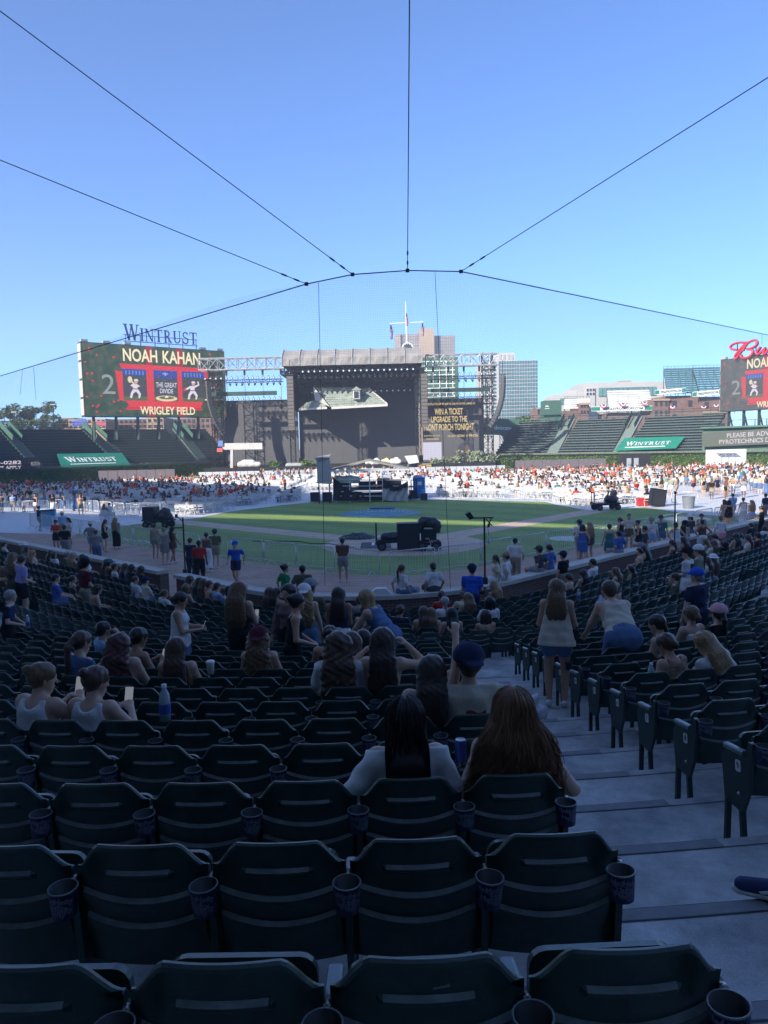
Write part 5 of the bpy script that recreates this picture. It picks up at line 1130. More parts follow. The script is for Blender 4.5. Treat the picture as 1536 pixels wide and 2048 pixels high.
def video_board(p0, p1, zb, zt, label, leafm):
    a, b = Vector((p0.x, p0.y, zb)), Vector((p1.x, p1.y, zb)); ex = (b - a).normalized(); W_ = (b - a).length; H_ = zt - zb; nf = Vector((ex.y, -ex.x, 0)); nf = nf if nf.y < 0 else -nf
    o = empty('video_board', (a + b) / 2, 0, label, 'video board')
    P = lambda u, v, l=0.: a + ex * (u * W_) + Vector((0, 0, H_ * (1 - v))) + nf * (.02 + l)
    c = (a + b) / 2 + Vector((0, 0, H_ / 2)) - nf * .95; MB().box(c, (W_ + .2, 1.8, H_ + .2), rz=math.atan2(ex.y, ex.x)).build('cabinet', M_DKGREEN, o)
    for i in range(4):
        q = a - ex * .14 - nf * .95 + Vector((0, 0, H_ * (i + .5) / 4)); MB().box(q, (.12, 1.7, H_ / 4 - .35), rz=math.atan2(ex.y, ex.x)).build('side_panel', mat('cabinet_side_panel', (.42, .40, .34), .6, var=.1), o)
    flat(o, 'screen', leafm, P, [(0, 0), (1, 0), (1, 1), (0, 1)], .0)
    def B(m, u0, v0, u1, v1, l=.03, nm='screen_picture'): flat(o, nm, m, P, [(u0, v0), (u1, v0), (u1, v1), (u0, v1)], l)
    for uu in (.418, .635): B(E_DRED, uu, .0, uu + .045, 1., .02)
    flat(o, 'screen_picture', E_RED, P, [(.235, .26), (.86, .27), (.865, .33), (.25, .335)], .03)
    flat(o, 'screen_picture', E_RED, P, [(.205, .36), (.255, .37), (.262, .78), (.225, .77)], .035); flat(o, 'screen_picture', E_RED, P, [(.835, .30), (.87, .30), (.865, .50), (.84, .48)], .035)
    for uu in (.415, .635): B(E_RED, uu, .27, uu + .05, .84, .035)
    flat(o, 'screen_picture', E_RED, P, [(.265, .775), (.83, .775), (.80, .84), (.815, .90), (.26, .905), (.285, .84)], .03); B(E_DRED, .275, .872, .81, .885, .04)
    for u0, u1 in ((.253, .415), (.465, .632), (.668, .835)):
        B(E_DARK, u0, .33, u1, .775, .04); B(E_BLUE, u0, .33, u1, .445 if u0 > .3 and u0 < .6 else .42, .05); B(E_OLIVE, u0, .715, u1, .775, .05)
        if not .4 < u0 < .6:
            for i in range(6): B(E_LBLUE, u0 + .02 + i * .023, .35, u0 + .027 + i * .023, .41, .06)
    # batter and pitcher
    def fig(u, flip, bat):
        g = lambda pts, m, l: flat(o, 'screen_picture', m, P, [(u + flip * x * .01, v * .01 + .43) for x, v in pts], l)
        g([(-2.2, 11), (1.2, 11), (1.6, 18), (-1.6, 18)], E_PINK, .07); g([(-1.7, 18), (1.7, 18), (3.6, 25), (2.8, 31), (1.6, 31), (2., 26), (.2, 21.5), (-1.8, 25), (-2.6, 31), (-4., 31), (-3.4, 24)], E_PINK, .075)
        g(ell(.6, 8, 1.2, 2.6), E_SKIN, .075); g([(-.9, 6.8), (2.4, 6.8), (1.6, 4), (-.4, 4)], E_PINK, .08); g([(-4.2, 31), (-2.4, 31), (-2.4, 32.6), (-4.6, 32.6)], E_DARK, .08); g([(1.5, 31), (3.2, 31), (3.8, 32.6), (1.4, 32.6)], E_DARK, .08); g([(-1.7, 17.4), (1.7, 17.4), (1.7, 18.6), (-1.7, 18.6)], E_DARK, .085)
        if bat: g(ell(-3.4, 5., 1.6, 4.6), E_SAND, .085); g([(-2.8, 8), (-1.8, 7), (.8, 13), (0, 14)], E_SAND, .09); g([(-2, 11), (-3.5, 13.5), (-1, 15.5), (-1, 13)], E_PINK, .08); g([(1, 11), (3.4, 14), (.6, 16), (.4, 13.5)], E_PINK, .08)
        else: g([(1, 11), (4, 8.6), (3.6, 4), (4.6, 4), (5.2, 9.6), (1.6, 14)], E_PINK, .08); g([(-1.6, 11), (-6, 16), (-5, 17.4), (-1.4, 14.5)], E_PINK, .08); g(ell(-6, 17, 1.1, 2.), E_RED, .085)
    fig(.335, 1, True); fig(.745, 1, False)
    flat(o, 'screen_picture', E_SAND, P, ell(.55, .735, .078, .042, 20), .06); flat(o, 'screen_picture', E_OLIVE, P, ell(.55, .725, .055, .022, 16), .07); flat(o, 'screen_picture', E_CREAM, P, [(.535, .725), (.55, .69), (.565, .725)], .08)
    for p in ([(.49, .44), (.505, .40), (.515, .40), (.50, .45)], [(.60, .44), (.59, .40), (.58, .40), (.595, .45)]): flat(o, 'screen_picture', E_DRED, P, p, .07)
    words(o, 'lettering', '2', E_WHITE, P, .54, .555, .36, .40, .08); flat(o, 'screen_picture', E_WHITE, P, [(.525, .38), (.535, .372), (.54, .385)], .08); flat(o, 'screen_picture', E_WHITE, P, [(.555, .385), (.56, .372), (.572, .38)], .08)
    words(o, 'lettering', 'THE GREAT', E_WHITE, P, .478, .628, .505, .575, .08, .01); words(o, 'lettering', 'DIVIDE', E_WHITE, P, .505, .600, .595, .66, .08, .01)
    words(o, 'lettering', 'NOAH', E_CREAM, P, .262, .497, .045, .225, .08); words(o, 'lettering', 'KAHAN', E_CREAM, P, .535, .812, .045, .225, .08)
    words(o, 'lettering', 'WRIGLEY FIELD', E_CREAM, P, .36, .755, .855, .97, .08)
    words(o, 'lettering', '2', E_GREY, P, .115, .200, .42, .69, .04, .0); words(o, 'lettering', '6', E_GREY, P, .872, .925, .42, .69, .04, .0)
    r2 = random.Random(9)
    for i in range(26): flat(o, 'screen_picture', E_ROSE, P, ell(r2.choice([r2.uniform(.01, .12), r2.uniform(.17, .25), r2.uniform(.87, .99)]), r2.uniform(.05, .97), .008, .017, 9), .05)
    leg = MB()
    for t in np.linspace(.06, .94, 7):
        q = a + ex * t * W_ - nf * .9; MB().slab((q.x, q.y, zb), (q.x, q.y, zb - 4.2), .4, .4).build('support_post', M_DKGREEN, o); q2 = q - nf * 1.5; MB().slab((q.x, q.y, zb - .2), (q2.x, q2.y, zb - 4.2), .2, .2).build('brace', M_DKGREEN, o)
    for t in (.02, .16, .3, .84, .97):
        q = a + ex * t * W_ + Vector((0, 0, H_ + .35)) - nf * .3; MB().box(q, (1.2, .7, .4), rz=math.atan2(ex.y, ex.x)).build('top_lamp', M_FRAME, o)
    return o, P, ex, nf, H_
A_, B_ = at(167, 760, 131), at(450, 760, 148)
bo, BP, bex, bnf, BH = video_board(A_, B_, 11.5, 24.3, 'large video board in left field showing a red window frame and two baseball players', leaf_screen('screen_foliage', (.012, .05, .022), (.075, .085, .035)))
o = empty('sign_letters', BP(.5, 0) + Vector((0, 0, .3)), 0, 'tall navy bank sign letters standing on top of the left video board', 'sign')
letters_on(o, BP(.275, 0) + Vector((0, 0, .9)), BP(.80, 0) + Vector((0, 0, .9)), (0, 0, 1), m=M_NAVYL, hs=1.22)
for zz in (.75, 1.9): MB().slab(BP(.275, 0) + Vector((0, 0, zz)) - bnf * .15, BP(.80, 0) + Vector((0, 0, zz)) - bnf * .15, .1, .12).build('rail', M_NAVYL, o)
for t in np.linspace(.29, .79, 6): MB().slab(BP(t, 0) - bnf * .2, BP(t, 0) + Vector((0, 0, 1.9)) - bnf * .2, .12, .12).build('post', M_NAVYL, o)
A2, B2 = at(1441, 772, 140), at(1536, 772, 131.5); dd = (B2 - A2); dd.z = 0; B2 = A2 + dd.normalized() * 21
bo2, BP2, bex2, bnf2, BH2 = video_board(A2, B2, Z(1441, 823, 140), Z(1441, 721, 140), 'smaller video board at the right edge, cut off by the photo', leaf_screen('screen_foliage_dim', (.06, .065, .06), (.10, .105, .085)))
M_NEON = mat('red_sign_enamel', (.62, .03, .05), .35, var=.05); M_NEOND = mat('sign_dark_edge', (.10, .02, .06), .5, var=0)
o = empty('script_sign', BP2(.3, 0), 0, 'red script beer sign standing on the right video board', 'sign')
def script(pts, w):
    q = []
    for x, y in pts: px, py = 1430 + x / 10.236, 660 + y / 10.236; q.append(at(px, py, 138.5 - (px - 1441) * .08))
    # smooth the stroke
    for _ in range(2): q = [q[0]] + [v for a, b in zip(q[:-1], q[1:]) for v in (a.lerp(b, .25), a.lerp(b, .75))] + [q[-1]]
    mb = MB(); mb.path(q, w, 6); mb.build('stroke', M_NEON, o); mb = MB(); mb.path([v - bnf2 * .25 for v in q], w * 1.35, 5); mb.build('stroke_backing', M_NEOND, o)
for pts, w in (([(640, 240), (560, 400), (480, 500), (430, 590), (400, 590), (390, 540), (440, 470), (560, 330), (650, 245)], .16), ([(600, 262), (480, 250), (380, 275), (300, 330), (310, 385), (380, 405), (450, 400)], .15), ([(560, 430), (620, 300), (720, 225), (800, 205), (855, 230), (860, 290), (800, 345), (700, 380), (640, 388)], .17), ([(640, 388), (740, 395), (775, 440), (740, 520), (650, 570), (560, 575), (515, 540), (530, 500)], .18), ([(920, 350), (870, 420), (835, 480), (870, 505), (950, 440), (1030, 350), (1000, 420), (975, 480), (1010, 490), (1090, 400)], .18), ([(1090, 400), (1160, 360), (1130, 430), (1190, 470), (1130, 510)], .16)): script(pts, w)
for px in (1475, 1512): MB().slab(at(px, 684, 139.5), at(px, 725, 139.5), .15, .15).build('post', M_DKGREEN, o)
M_PANELBK = mat('sign_black', (.015, .016, .018), .4, var=0)
def wall_sign(pxa, pya0, pya1, pxb, pyb0, pyb1, Y0, Y1, label, lines, m=M_PANELBK, extra=None):
    c = [at(pxa, pya0, Y0), at(pxb, pyb0, Y1), at(pxb, pyb1, Y1), at(pxa, pya1, Y0)]; o = empty('led_sign', (c[2] + c[3]) / 2, 0, label, 'sign')
    nf = (c[1] - c[0]).cross(c[0] - c[3]).normalized(); nf = nf if nf.y < 0 else -nf
    P = lambda u, v, l=0.: c[0].lerp(c[1], u).lerp(c[3].lerp(c[2], u), v) + nf * (.05 + l)
    MB().prism(c, -nf * .3).build('panel', m, o)
    for s, u0, u1, v0, v1, mm in lines: words(o, 'lettering', s, mm, P, u0, u1, v0, v1, .03, .01)
    return o
p0, _ = wallpt(-60); p1, _ = wallpt(80)
wall_sign(-75, 918, 945, 81, 914, 941, wallpt(-60)[0].y - .6, wallpt(80)[0].y - .6, 'scrolling message sign and sponsor panel on the wall at left', [('773-839-0282', .08, .74, .22, .48, E_PINK), ('ARRIER RATES APPLY', .05, .74, .6, .84, E_PINK), ('BOSCH', .87, .985, .34, .62, E_GREY)])
wall_sign(1404, 866, 894, 1640, 850, 884, wallpt(1404)[0].y - .6, 118, 'wide scrolling message sign on the right field wall', [('PLEASE BE ADVISED THAT', .23, .86, .14, .44, E_PINK), ('PYROTECHNICS DISPLAYS WILL', .16, .92, .56, .86, E_PINK)], mat('sign_olive', (.05, .06, .04), .6, var=.1))
rw = empty('right_field_wall', (wallpt(1480)[0].x, wallpt(1480)[0].y, 0), 0, 'green painted wall around the scrolling sign in right field', 'wall')
pa, na = wallpt(1402); pb, nb = wallpt(1530); pb = pb + (pb - pa) * .6
MB().slab((pa.x + na.x * .9, pa.y + na.y * .9, 4.6), (pb.x + na.x * .9, pb.y + na.y * .9, 4.6), .8, 4.6).build('panel', M_GREENW, rw)
MB().slab((pa.x + na.x * .5, pa.y + na.y * .5, 7.0), (pb.x + na.x * .5, pb.y + na.y * .5, 7.0), 2.0, .3).build('ledge', M_GREENW, rw)
for i in range(9):
    q = pa.lerp(pb, (i + .5) / 9) + na * 1.4; MB().slab((q.x, q.y, 7.1), (q.x, q.y, 8.2), .1, .1).build('post', M_DKGREEN, rw)
MB().slab((pa.x + na.x * 1.4, pa.y + na.y * 1.4, 8.2), (pb.x + na.x * 1.4, pb.y + na.y * 1.4, 8.2), .08, .08).build('rail', M_DKGREEN, rw)
# ================================================================== the stage in centre field
M_STEELB = mat('black_truss', (.018, .019, .021), .5, .3, var=.1); M_ALU = mat('aluminium_truss', (.52, .52, .50), .4, .6, var=.1, scale=3); M_CANV = mat('grey_canvas', (.25, .235, .215), .85, var=.12, scale=.8, bump=.3, bscale=3)
M_LED = mat('led_wall_face', (.076, .075, .078), .7, var=.05, scale=.5); M_BLK = mat('black_cloth', (.012, .012, .014), .85, var=.2, scale=3); M_CAB = mat('speaker_black', (.028, .028, .031), .6, var=.15, scale=4); M_GRILL = mat('speaker_grille', (.11, .095, .08), .7, var=.2, scale=8)
M_LENS = mat('lamp_lens', (.55, .62, .70), .15, .2, var=0); M_WOODW = mat('whitewashed_wood', (.46, .44, .40), .8, var=.12, scale=2)
YW, YF = 150.0, 137.0
def lattice(p0, p1, w, h, m, name, parent, bay=None, r=.045):
    """box truss from p0 to p1"""
    p0, p1 = Vector(p0), Vector(p1); d = p1 - p0; L = d.length; d.normalize(); a = d.cross(Vector((0, 0, 1)))
    if a.length < .05: a = Vector((1, 0, 0))
    a.normalize(); b = a.cross(d); mb = MB(); bay = bay or max(w, h) * 1.1; n = max(2, int(L / bay))
    cs = [a * i * w / 2 + b * j * h / 2 for i, j in ((-1, -1), (1, -1), (1, 1), (-1, 1))]
    for c in cs: mb.tube(p0 + c, p1 + c, r * 1.25, 5)
    for k in range(n):
        q0, q1 = p0 + d * L * k / n, p0 + d * L * (k + 1) / n
        for i in range(4):
            c0, c1 = cs[i], cs[(i + 1) % 4]; mb.tube(q0 + c0, q0 + c1, r * .8, 4); mb.tube(q0 + (c0 if k % 2 else c1), q1 + (c1 if k % 2 else c0), r * .8, 4)
    return mb.build(name, m, parent)
S = lambda px, py, Y: at(px, py, Y)
deck = empty('stage_deck', (X(710, 143), 143, 0), 0, 'long black stage deck across centre field', 'stage')
xa, xb = X(405, YF), X(992, YF)
MB().box(((xa + xb) / 2, (YF + 153) / 2, 1.55), (xb - xa, 153 - YF, .25)).build('deck_top', M_BLK, deck)
n = 22
for i in range(n):
    w = (xb - xa) / n; MB().box((xa + w * (i + .5), YF + .1, .71), (w - .06, .08, 1.42)).build('skirt_panel', M_BLK, deck)
# the video wall: three faces
def wallpanel(px0, px1, py0, py1, Y, label, cols, rows_):
    x0, x1 = X(px0, Y), X(px1, Y); zt = Z((px0 + px1) / 2, py0, Y); zb = 1.75; o = empty('video_wall', ((x0 + x1) / 2, Y, zb), 0, label, 'video wall')
    me = MB().box((0, 0, 0), ((x1 - x0) / cols - .012, .12, (zt - zb) / rows_ - .012)).mesh('led_panel', M_LED)
    for i in range(cols):
        for j in range(rows_): inst('led_panel', me, o, loc=((i + .5) * (x1 - x0) / cols - (x1 - x0) / 2, 0, (j + .5) * (zt - zb) / rows_))
    bk = MB().box(((x0 + x1) / 2, Y + .35, (zt + zb) / 2), (x1 - x0, .2, zt - zb)).build('backing', M_BLK, o)
    P = lambda u, v, l=0.: Vector((x0 + (x1 - x0) * u, Y - .075 - l, zt + (zb - zt) * v)); return o, P
wallpanel(452, 598, 800, 924, YW, 'dark blank video wall on the left wing of the stage', 9, 8)
wallpanel(600, 838, 742, 924, YW + 1, 'dark blank video wall at the back of the main stage', 14, 11)
vo, VP = wallpanel(846, 968, 797, 922, YW - 1, 'video wall on the right wing showing gold ticket lettering', 8, 8)
for s, u0, u1, v0, v1 in (('TAKE ACTION TO SUPPORT MENTAL HEALTH FOR THE CHANCE TO', .02, .86, .065, .10), ('WIN A TICKET', .20, .66, .155, .255), ('UPGRADE TO THE', .14, .73, .28, .375), ('FRONT PORCH TONIGHT', .02, .84, .40, .505), ('SCAN THE QR CODE', .02, .28, .575, .60), ('TO LEARN MORE', .05, .26, .625, .65), ('OR TEXT', .41, .54, .585, .615), ('NOAH', .56, .68, .572, .618), ('TO', .705, .735, .585, .615), ('99126', .755, .90, .572, .618)):
    words(vo, 'lettering', s, E_GOLD, VP, u0, u1, v0, v1, .03, .015)
flat(vo, 'blank_square', led('led_lilac', (.62, .60, .72), .8), VP, [(.0, .69), (.305, .69), (.305, .97), (.0, .97)], .03)
flat(vo, 'dim_picture', led('led_dim_blue', (.035, .045, .075), .8), VP, ell(.70, .83, .14, .14), .02); flat(vo, 'dim_picture', led('led_dim_skin', (.20, .11, .07), .7), VP, ell(.725, .82, .045, .075), .04); flat(vo, 'dim_picture', led('led_dim_brown', (.07, .045, .04), .8), VP, ell(.665, .84, .04, .11), .035)
# roof
rf = empty('stage_roof', (X(710, YF), YF, 0), 0, 'grey canvas roof over the main stage on black trusses', 'roof')
x0, x1 = X(570, YF), X(848, YF); zt, zf, zb = Z(710, 697, YF + 3), Z(710, 712, YF), Z(710, 729, YF)
nb = 8; mb = MB(); prof = [(0, zb), (-.25, zf - .2), (.5, zf + .5), (3, zt), (9, zt + .3), (15.5, zt - .6), (15.5, zb)]
cols = 33; vs = []
for i in range(cols):
    t = i / (cols - 1); sag = .15 * abs(math.sin(math.pi * t * nb)); x = x0 + (x1 - x0) * t
    vs += [(x, YF + y + (.12 * math.sin(t * 51) if 0 < k < 3 else 0), z - (.30 - sag if False else sag * .9) * (1 if 1 < k < 5 else .3 * (k == 1)) + .02 * math.sin(t * 73)) for k, (y, z) in enumerate(prof)]
m_ = len(prof); mb.add(vs, [(i * m_ + j, (i + 1) * m_ + j, (i + 1) * m_ + j + 1, i * m_ + j + 1) for i in range(cols - 1) for j in range(m_ - 1)] + [tuple(range(m_)), tuple(range((cols - 1) * m_ + m_ - 1, (cols - 1) * m_ - 1, -1))])
mb.build('canvas', M_CANV, rf, sm=False)
for i in range(nb + 1):
    x = x0 + (x1 - x0) * i / nb; mb = MB(); mb.path([(x, YF + y, z + .06) for y, z in prof[:6]], .09, 5); mb.build('roof_rib', M_FRAME, rf)
zg = zb - .5
for yy in (YF + .6, YF + 5, YF + 10): lattice((x0 + .3, yy, zg), (x1 - .3, yy, zg), .8, .9, M_STEELB, 'roof_truss', rf, 1.6, .06)
for t in np.linspace(0, 1, 6): lattice((x0 + (x1 - x0) * t, YF + .6, zg - .6), (x0 + (x1 - x0) * t, YF + 14, zg - .6), .7, .7, M_STEELB, 'cross_truss', rf, 1.8, .06)
MB().box(((x0 + x1) / 2, YF + 14.6, zg - 1.5), (x1 - x0, .3, 6.)).build('back_cloth', M_BLK, rf)
for px in (586, 838):
    x = X(px, YF + 1); lattice((x, YF + 1.4, 1.6), (x, YF + 1.4, zg), .9, .9, M_STEELB, 'roof_tower', rf, 1.2, .05)
    MB().box((x, YF + 8.5, zg - 3.5), (.25, 13, 7.5)).build('side_cloth', M_BLK, rf)
BODY = MB().box((0, 0, 0), (.42, .34, .30)).box((0, 0, .28), (.10, .10, .3)).mesh('fixture', M_CAB); LENSM = MB().tube((0, -.17, 0), (0, -.21, 0), .15, 10).mesh('lens', M_LENS)
hd = MB(); hd.box((0, 0, .28), (.34, .26, .16)); hd.slab((-.2, 0, .22), (-.2, 0, -.12), .05, .12); hd.slab((.2, 0, .22), (.2, 0, -.12), .05, .12); hd.tube((0, .1, -.02), (.0, -.28, -.34), .17, 8, .13); HEADM = hd.mesh('fixture', M_CAB)
def lamps(o, x0, x1, Y, z, n, kind='blinder', tint=None):
    for i in range(n):
        x = x0 + (x1 - x0) * (i + .5) / n; f = inst('stage_lamp', BODY if kind == 'blinder' else HEADM, o, loc=Vector((x, Y, z)) - o.location, rot=(0, 0, random.uniform(-.5, .5) if kind != 'blinder' else 0))
        if kind == 'blinder': inst('lens', LENSM, f)
lamps(rf, x0 + 3.2, x1 - 1.2, YF + .2, Z(710, 741, YF), 20); lamps(rf, x0 + 2.4, x1 - 1.2, YF + 1.2, Z(710, 752, YF + 1), 22, 'head')
lattice((x0 + 2, YF + 3, Z(710, 757, YF + 3)), (x1 - 1, YF + 3, Z(710, 757, YF + 3)), .6, .8, M_STEELB, 'roof_truss', rf, 1.4, .05)
lattice((x0 + 2, YF + 6, Z(710, 768, YF + 6)), (x1 - 1, YF + 6, Z(710, 768, YF + 6)), .6, .9, M_STEELB, 'roof_truss', rf, 1.4, .05)
lamps(rf, x0 + 4, x1 - 1.5, YF + 8, Z(710, 783, YF + 8), 18); lamps(rf, x0 + 2, x0 + 7, YF + 7, Z(600, 792, YF + 7), 5, 'head')
# side trusses with hung lamps
def wing(pxa, pxb, pya, pyb, label, tower_px, n):
    Y = 141.; a, b = S(pxa, pya, Y), S(pxb, pyb, Y); zc = (a.z + b.z) / 2 - 1.1; o = empty('lighting_wing', ((a.x + b.x) / 2, Y, 0), 0, label, 'lighting rig')
    lattice((a.x, Y, zc), (b.x, Y, zc), 1.6, 2.1, M_ALU, 'main_truss', o, 1.7, .10); zz = zc - 1.1
    for t in np.linspace(.1, .95, 5): MB().tube((a.x + (b.x - a.x) * t, Y, zz), (a.x + (b.x - a.x) * t, Y, zz - 7.5), .035, 4).build('hanging_chain', M_STEELB, o); MB().box((a.x + (b.x - a.x) * t, Y, zz - .55), (.35, .35, .9)).build('hoist', M_STEELB, o)
    for dz, dark in ((2.1, M_STEELB), (6.0, M_STEELB)):
        lattice((a.x + .4, Y, zz - dz), (b.x - .4, Y, zz - dz), .5, .5, dark, 'lamp_bar', o, 1.2, .04); lamps(o, a.x + .6, b.x - .6, Y - .3, zz - dz + .55, n); lamps(o, a.x + .4, b.x - .4, Y - .2, zz - dz - .5, int(n * .9), 'head')
    MB().box(((a.x + b.x) / 2 - .3, Y + .4, zz - 4.4), (abs(b.x - a.x) * .82, .5, .75)).build('border_beam', M_DKGREEN, o)
    xt = X(tower_px, 144); lattice((xt, 144, 0), (xt, 144, zc + 1.6), 1.9, 1.9, M_STEELB, 'tower', o, 1.5, .07)
    for k in range(3): MB().tube((xt + random.uniform(-.7, .7), 143, 0), (xt + random.uniform(-.7, .7), 143, zc), .06, 4).build('cable', M_STEELB, o)
    for zt_ in (Z(tower_px, 843, 143), Z(tower_px, 838, 143)): 
        for k in (-1, 0, 1): inst('stage_lamp', BODY, o, loc=Vector((xt + k * .7, 142.9, zt_)) - o.location)
    return o
wing(398, 569, 716, 716, 'aluminium truss with hung lamps left of the stage roof', 438, 15)
wing(851, 996, 710, 707, 'aluminium truss with hung lamps right of the stage roof', 976, 12)
# line arrays
CABM = recalc(MB().prism([(-.62, 0, -.2), (.62, 0, -.2), (.62, 0, .2), (-.62, 0, .2)], (0, .75, 0)).mesh('speaker_cabinet', M_CAB)); GRM = MB().box((0, -.012, 0), (1.1, .03, .34)).mesh('grille', M_GRILL)
def array(px, py0, py1, Y, n, label, curve=0., face=0., dirn=1):
    p = S(px, py0, Y); zt_ = p.z; zb_ = Z(px, py1, Y); o = empty('line_array', (p.x, Y, zb_), face, label, 'loudspeaker', 'hanging loudspeaker arrays'); hgt = (zt_ - zb_) / n; off = 0.; ang = 0.
    for i in range(n):
        t = i / (n - 1); ang = curve * t * t; y = -curve * 3.4 * (t ** 2.6)
        c = inst('speaker_cabinet', CABM, o, loc=(0, -y, zt_ - zb_ - hgt * (i + .5)), rot=(ang * 1.1, 0, 0), scale=(1, 1, hgt / .41)); inst('grille', GRM, c)
    MB().box((p.x, Y + .4, zt_ + .25), (1.2, .9, .2)).build('fly_frame', M_STEELB, o, fix=False).location = (0, 0, 0)
    f = [c for c in o.children if c.name.startswith('fly_frame')][0]
    for v in f.data.vertices: v.co = v.co - Vector((p.x, Y, zb_))
    MB().tube((0, .4, zt_ - zb_ + .3), (0, .4, zt_ - zb_ + 3), .05, 4).build('cable', M_STEELB, o, fix=False)
array(579.5, 752, 861, YF - 1, 15, 'tall straight loudspeaker array hung at the left front of the stage roof', .06)
array(848, 747, 855, YF - 1, 15, 'tall straight loudspeaker array hung at the right front of the stage roof', .06)
array(412, 762, 872, 139, 18, 'curved loudspeaker array hung outside the left tower', .75, -1.15)
array(1010, 752, 856, 139, 18, 'curved loudspeaker array hung outside the right tower', .75, 1.15)
# ---- set pieces
M_SHING = mat('green_shingles', (.22, .25, .21), .85, var=.35, scale=1.2); M_TRIM = mat('pale_trim', (.48, .46, .41), .75, var=.08)
Yh = 143.; hs = empty('porch_roof', S(700, 818, Yh), 0, 'pale green shingled house roof hung above the stage floor', 'set piece')
e0, e1, r0, r1 = S(663, 814, Yh - 3), S(775, 808, Yh - 3), S(628, 771, Yh), S(737, 776, Yh)
MB().prism([e0, e1, r1, r0], (0, .25, -.2)).build('roof_slope', M_SHING, hs)
for i in range(1, 9):
    a, b = e0.lerp(r0, i / 9), e1.lerp(r1, i / 9); MB().slab(a + Vector((0, -.06, .06)), b + Vector((0, -.06, .06)), .05, .07).build('shingle_course', M_SHING, hs)
MB().slab(e0 + Vector((0, -.1, -.2)), e1 + Vector((0, -.1, -.2)), .25, .42).build('eave_board', M_TRIM, hs); MB().slab(e1, r1, .25, .2).build('verge_board', M_TRIM, hs)
g0, g1, gp = S(624, 812, Yh - 3.2), S(662, 815, Yh - 3.2), S(626, 772, Yh - 1)
MB().prism([S(599, 818, Yh - 3), S(652, 815, Yh - 3), S(646, 797, Yh - 2), S(612, 806, Yh - 2.4)], (0, .3, .1)).build('side_roof_slope', M_SHING, hs); MB().slab(S(598, 819, Yh - 3.1), S(654, 816, Yh - 3.1), .2, .35).build('eave_board', M_TRIM, hs)
MB().prism([gp, S(660, 814, Yh - 3), S(630, 800, Yh - 2.6)], (0, .3, 0)).build('gable', M_WOODW, hs)
d0 = S(713, 789, Yh - 3.4); MB().box((d0.x, Yh - 2.6, d0.z), (1.35, 1.8, 1.7)).build('dormer_wall', M_WOODW, hs)
MB().box((d0.x, Yh - 3.52, d0.z - .05), (.85, .06, 1.25)).build('dormer_window', mat('window_dark', (.03, .04, .05), .1, var=0), hs); MB().prism([(d0.x - .95, Yh - 3.7, d0.z + .8), (d0.x + .95, Yh - 3.7, d0.z + .8), (d0.x, Yh - 3.7, d0.z + 1.5)], (0, 2.6, 0)).build('dormer_roof', M_SHING, hs)
for sx in (-1, 1): MB().slab((d0.x + sx * .5, Yh - 3.56, d0.z - .75), (d0.x + sx * .5, Yh - 3.56, d0.z + .65), .1, .08).build('window_trim', M_TRIM, hs)
for t in (.15, .5, .85): p = r0.lerp(r1, t); MB().tube(p, p + Vector((0, 0, 6)), .03, 4).build('hanging_cable', M_STEELB, hs)
ts = empty('billboard_frame', S(464, 944, 138), 0, 'whitewashed wooden sign post with long crossbeam on the left wing', 'set piece')
b0, b1 = S(445, 893, 138), S(525, 892, 138); MB().slab(b0, b1, .5, 1.2).build('crossbeam', M_WOODW, ts); q0, q1 = S(464, 899, 138.2), S(464, 942, 138.2); MB().slab(q0, q1, .8, .5, (1, 0, 0)).build('post', M_WOODW, ts)
MB().slab(S(436, 887, 137.6), S(446, 887, 137.6), .2, 1.1).build('blue_panel', mat('blue_sign_panel', (.10, .17, .38), .5), ts); MB().slab(S(434, 900, 137.6), S(445, 900, 137.6), .2, .7).build('red_panel', mat('red_sign_panel', (.55, .08, .07), .5), ts)
# covered car
def lump(o, name, m, c, prims, h=.12, amp=.02, fr=5.):
    lo = np.array([99., 99, 99]); hi = -lo
    for a, b, ra, rb in prims: lo = np.minimum(lo, np.minimum(a, b) - max(ra, rb) - .3); hi = np.maximum(hi, np.maximum(a, b) + max(ra, rb) + .3)
    F_ = Field(lo, hi, h)
    for a, b, ra, rb in prims: F_.cone(V(*a), V(*b), ra, rb, h * 2)
    F_.noise(lambda X_, Y_, Z_: amp * np.sin(fr * X_ + 1.7 * np.sin(fr * .8 * Z_)) * np.sin(fr * 1.3 * Z_ + fr * .6 * Y_)); F_.cut(V(0, 0, 0), V(0, 0, -1))
    me = F_.mesh(name); me.materials.clear(); me.materials.append(m); ob = inst(name, me, o if o else None, loc=c if o is None else Vector(c) - o.location); return ob
cc = S(499, 945, 139); cc.z = 1.68
tag(lump(None, 'covered_car', mat('dust_cover', (.52, .50, .46), .85, var=.06, bump=.3, bscale=3), cc, [((-1.9, 0, .55), (1.9, 0, .5), .62, .5), ((-.9, 0, 1.0), (.7, 0, 1.0), .5, .45)], .14, .03), 'car under a pale dust cover on the left wing of the stage', 'car')
tag(lump(None, 'covered_riser', mat('grey_sheet', (.30, .31, .31), .8, var=.1), (X(588, 138), 138, 1.68), [((-1.2, 0, .2), (1.2, 0, .2), .5, .5)], .12), 'low grey sheeted riser left of the stage middle', 'covered gear')
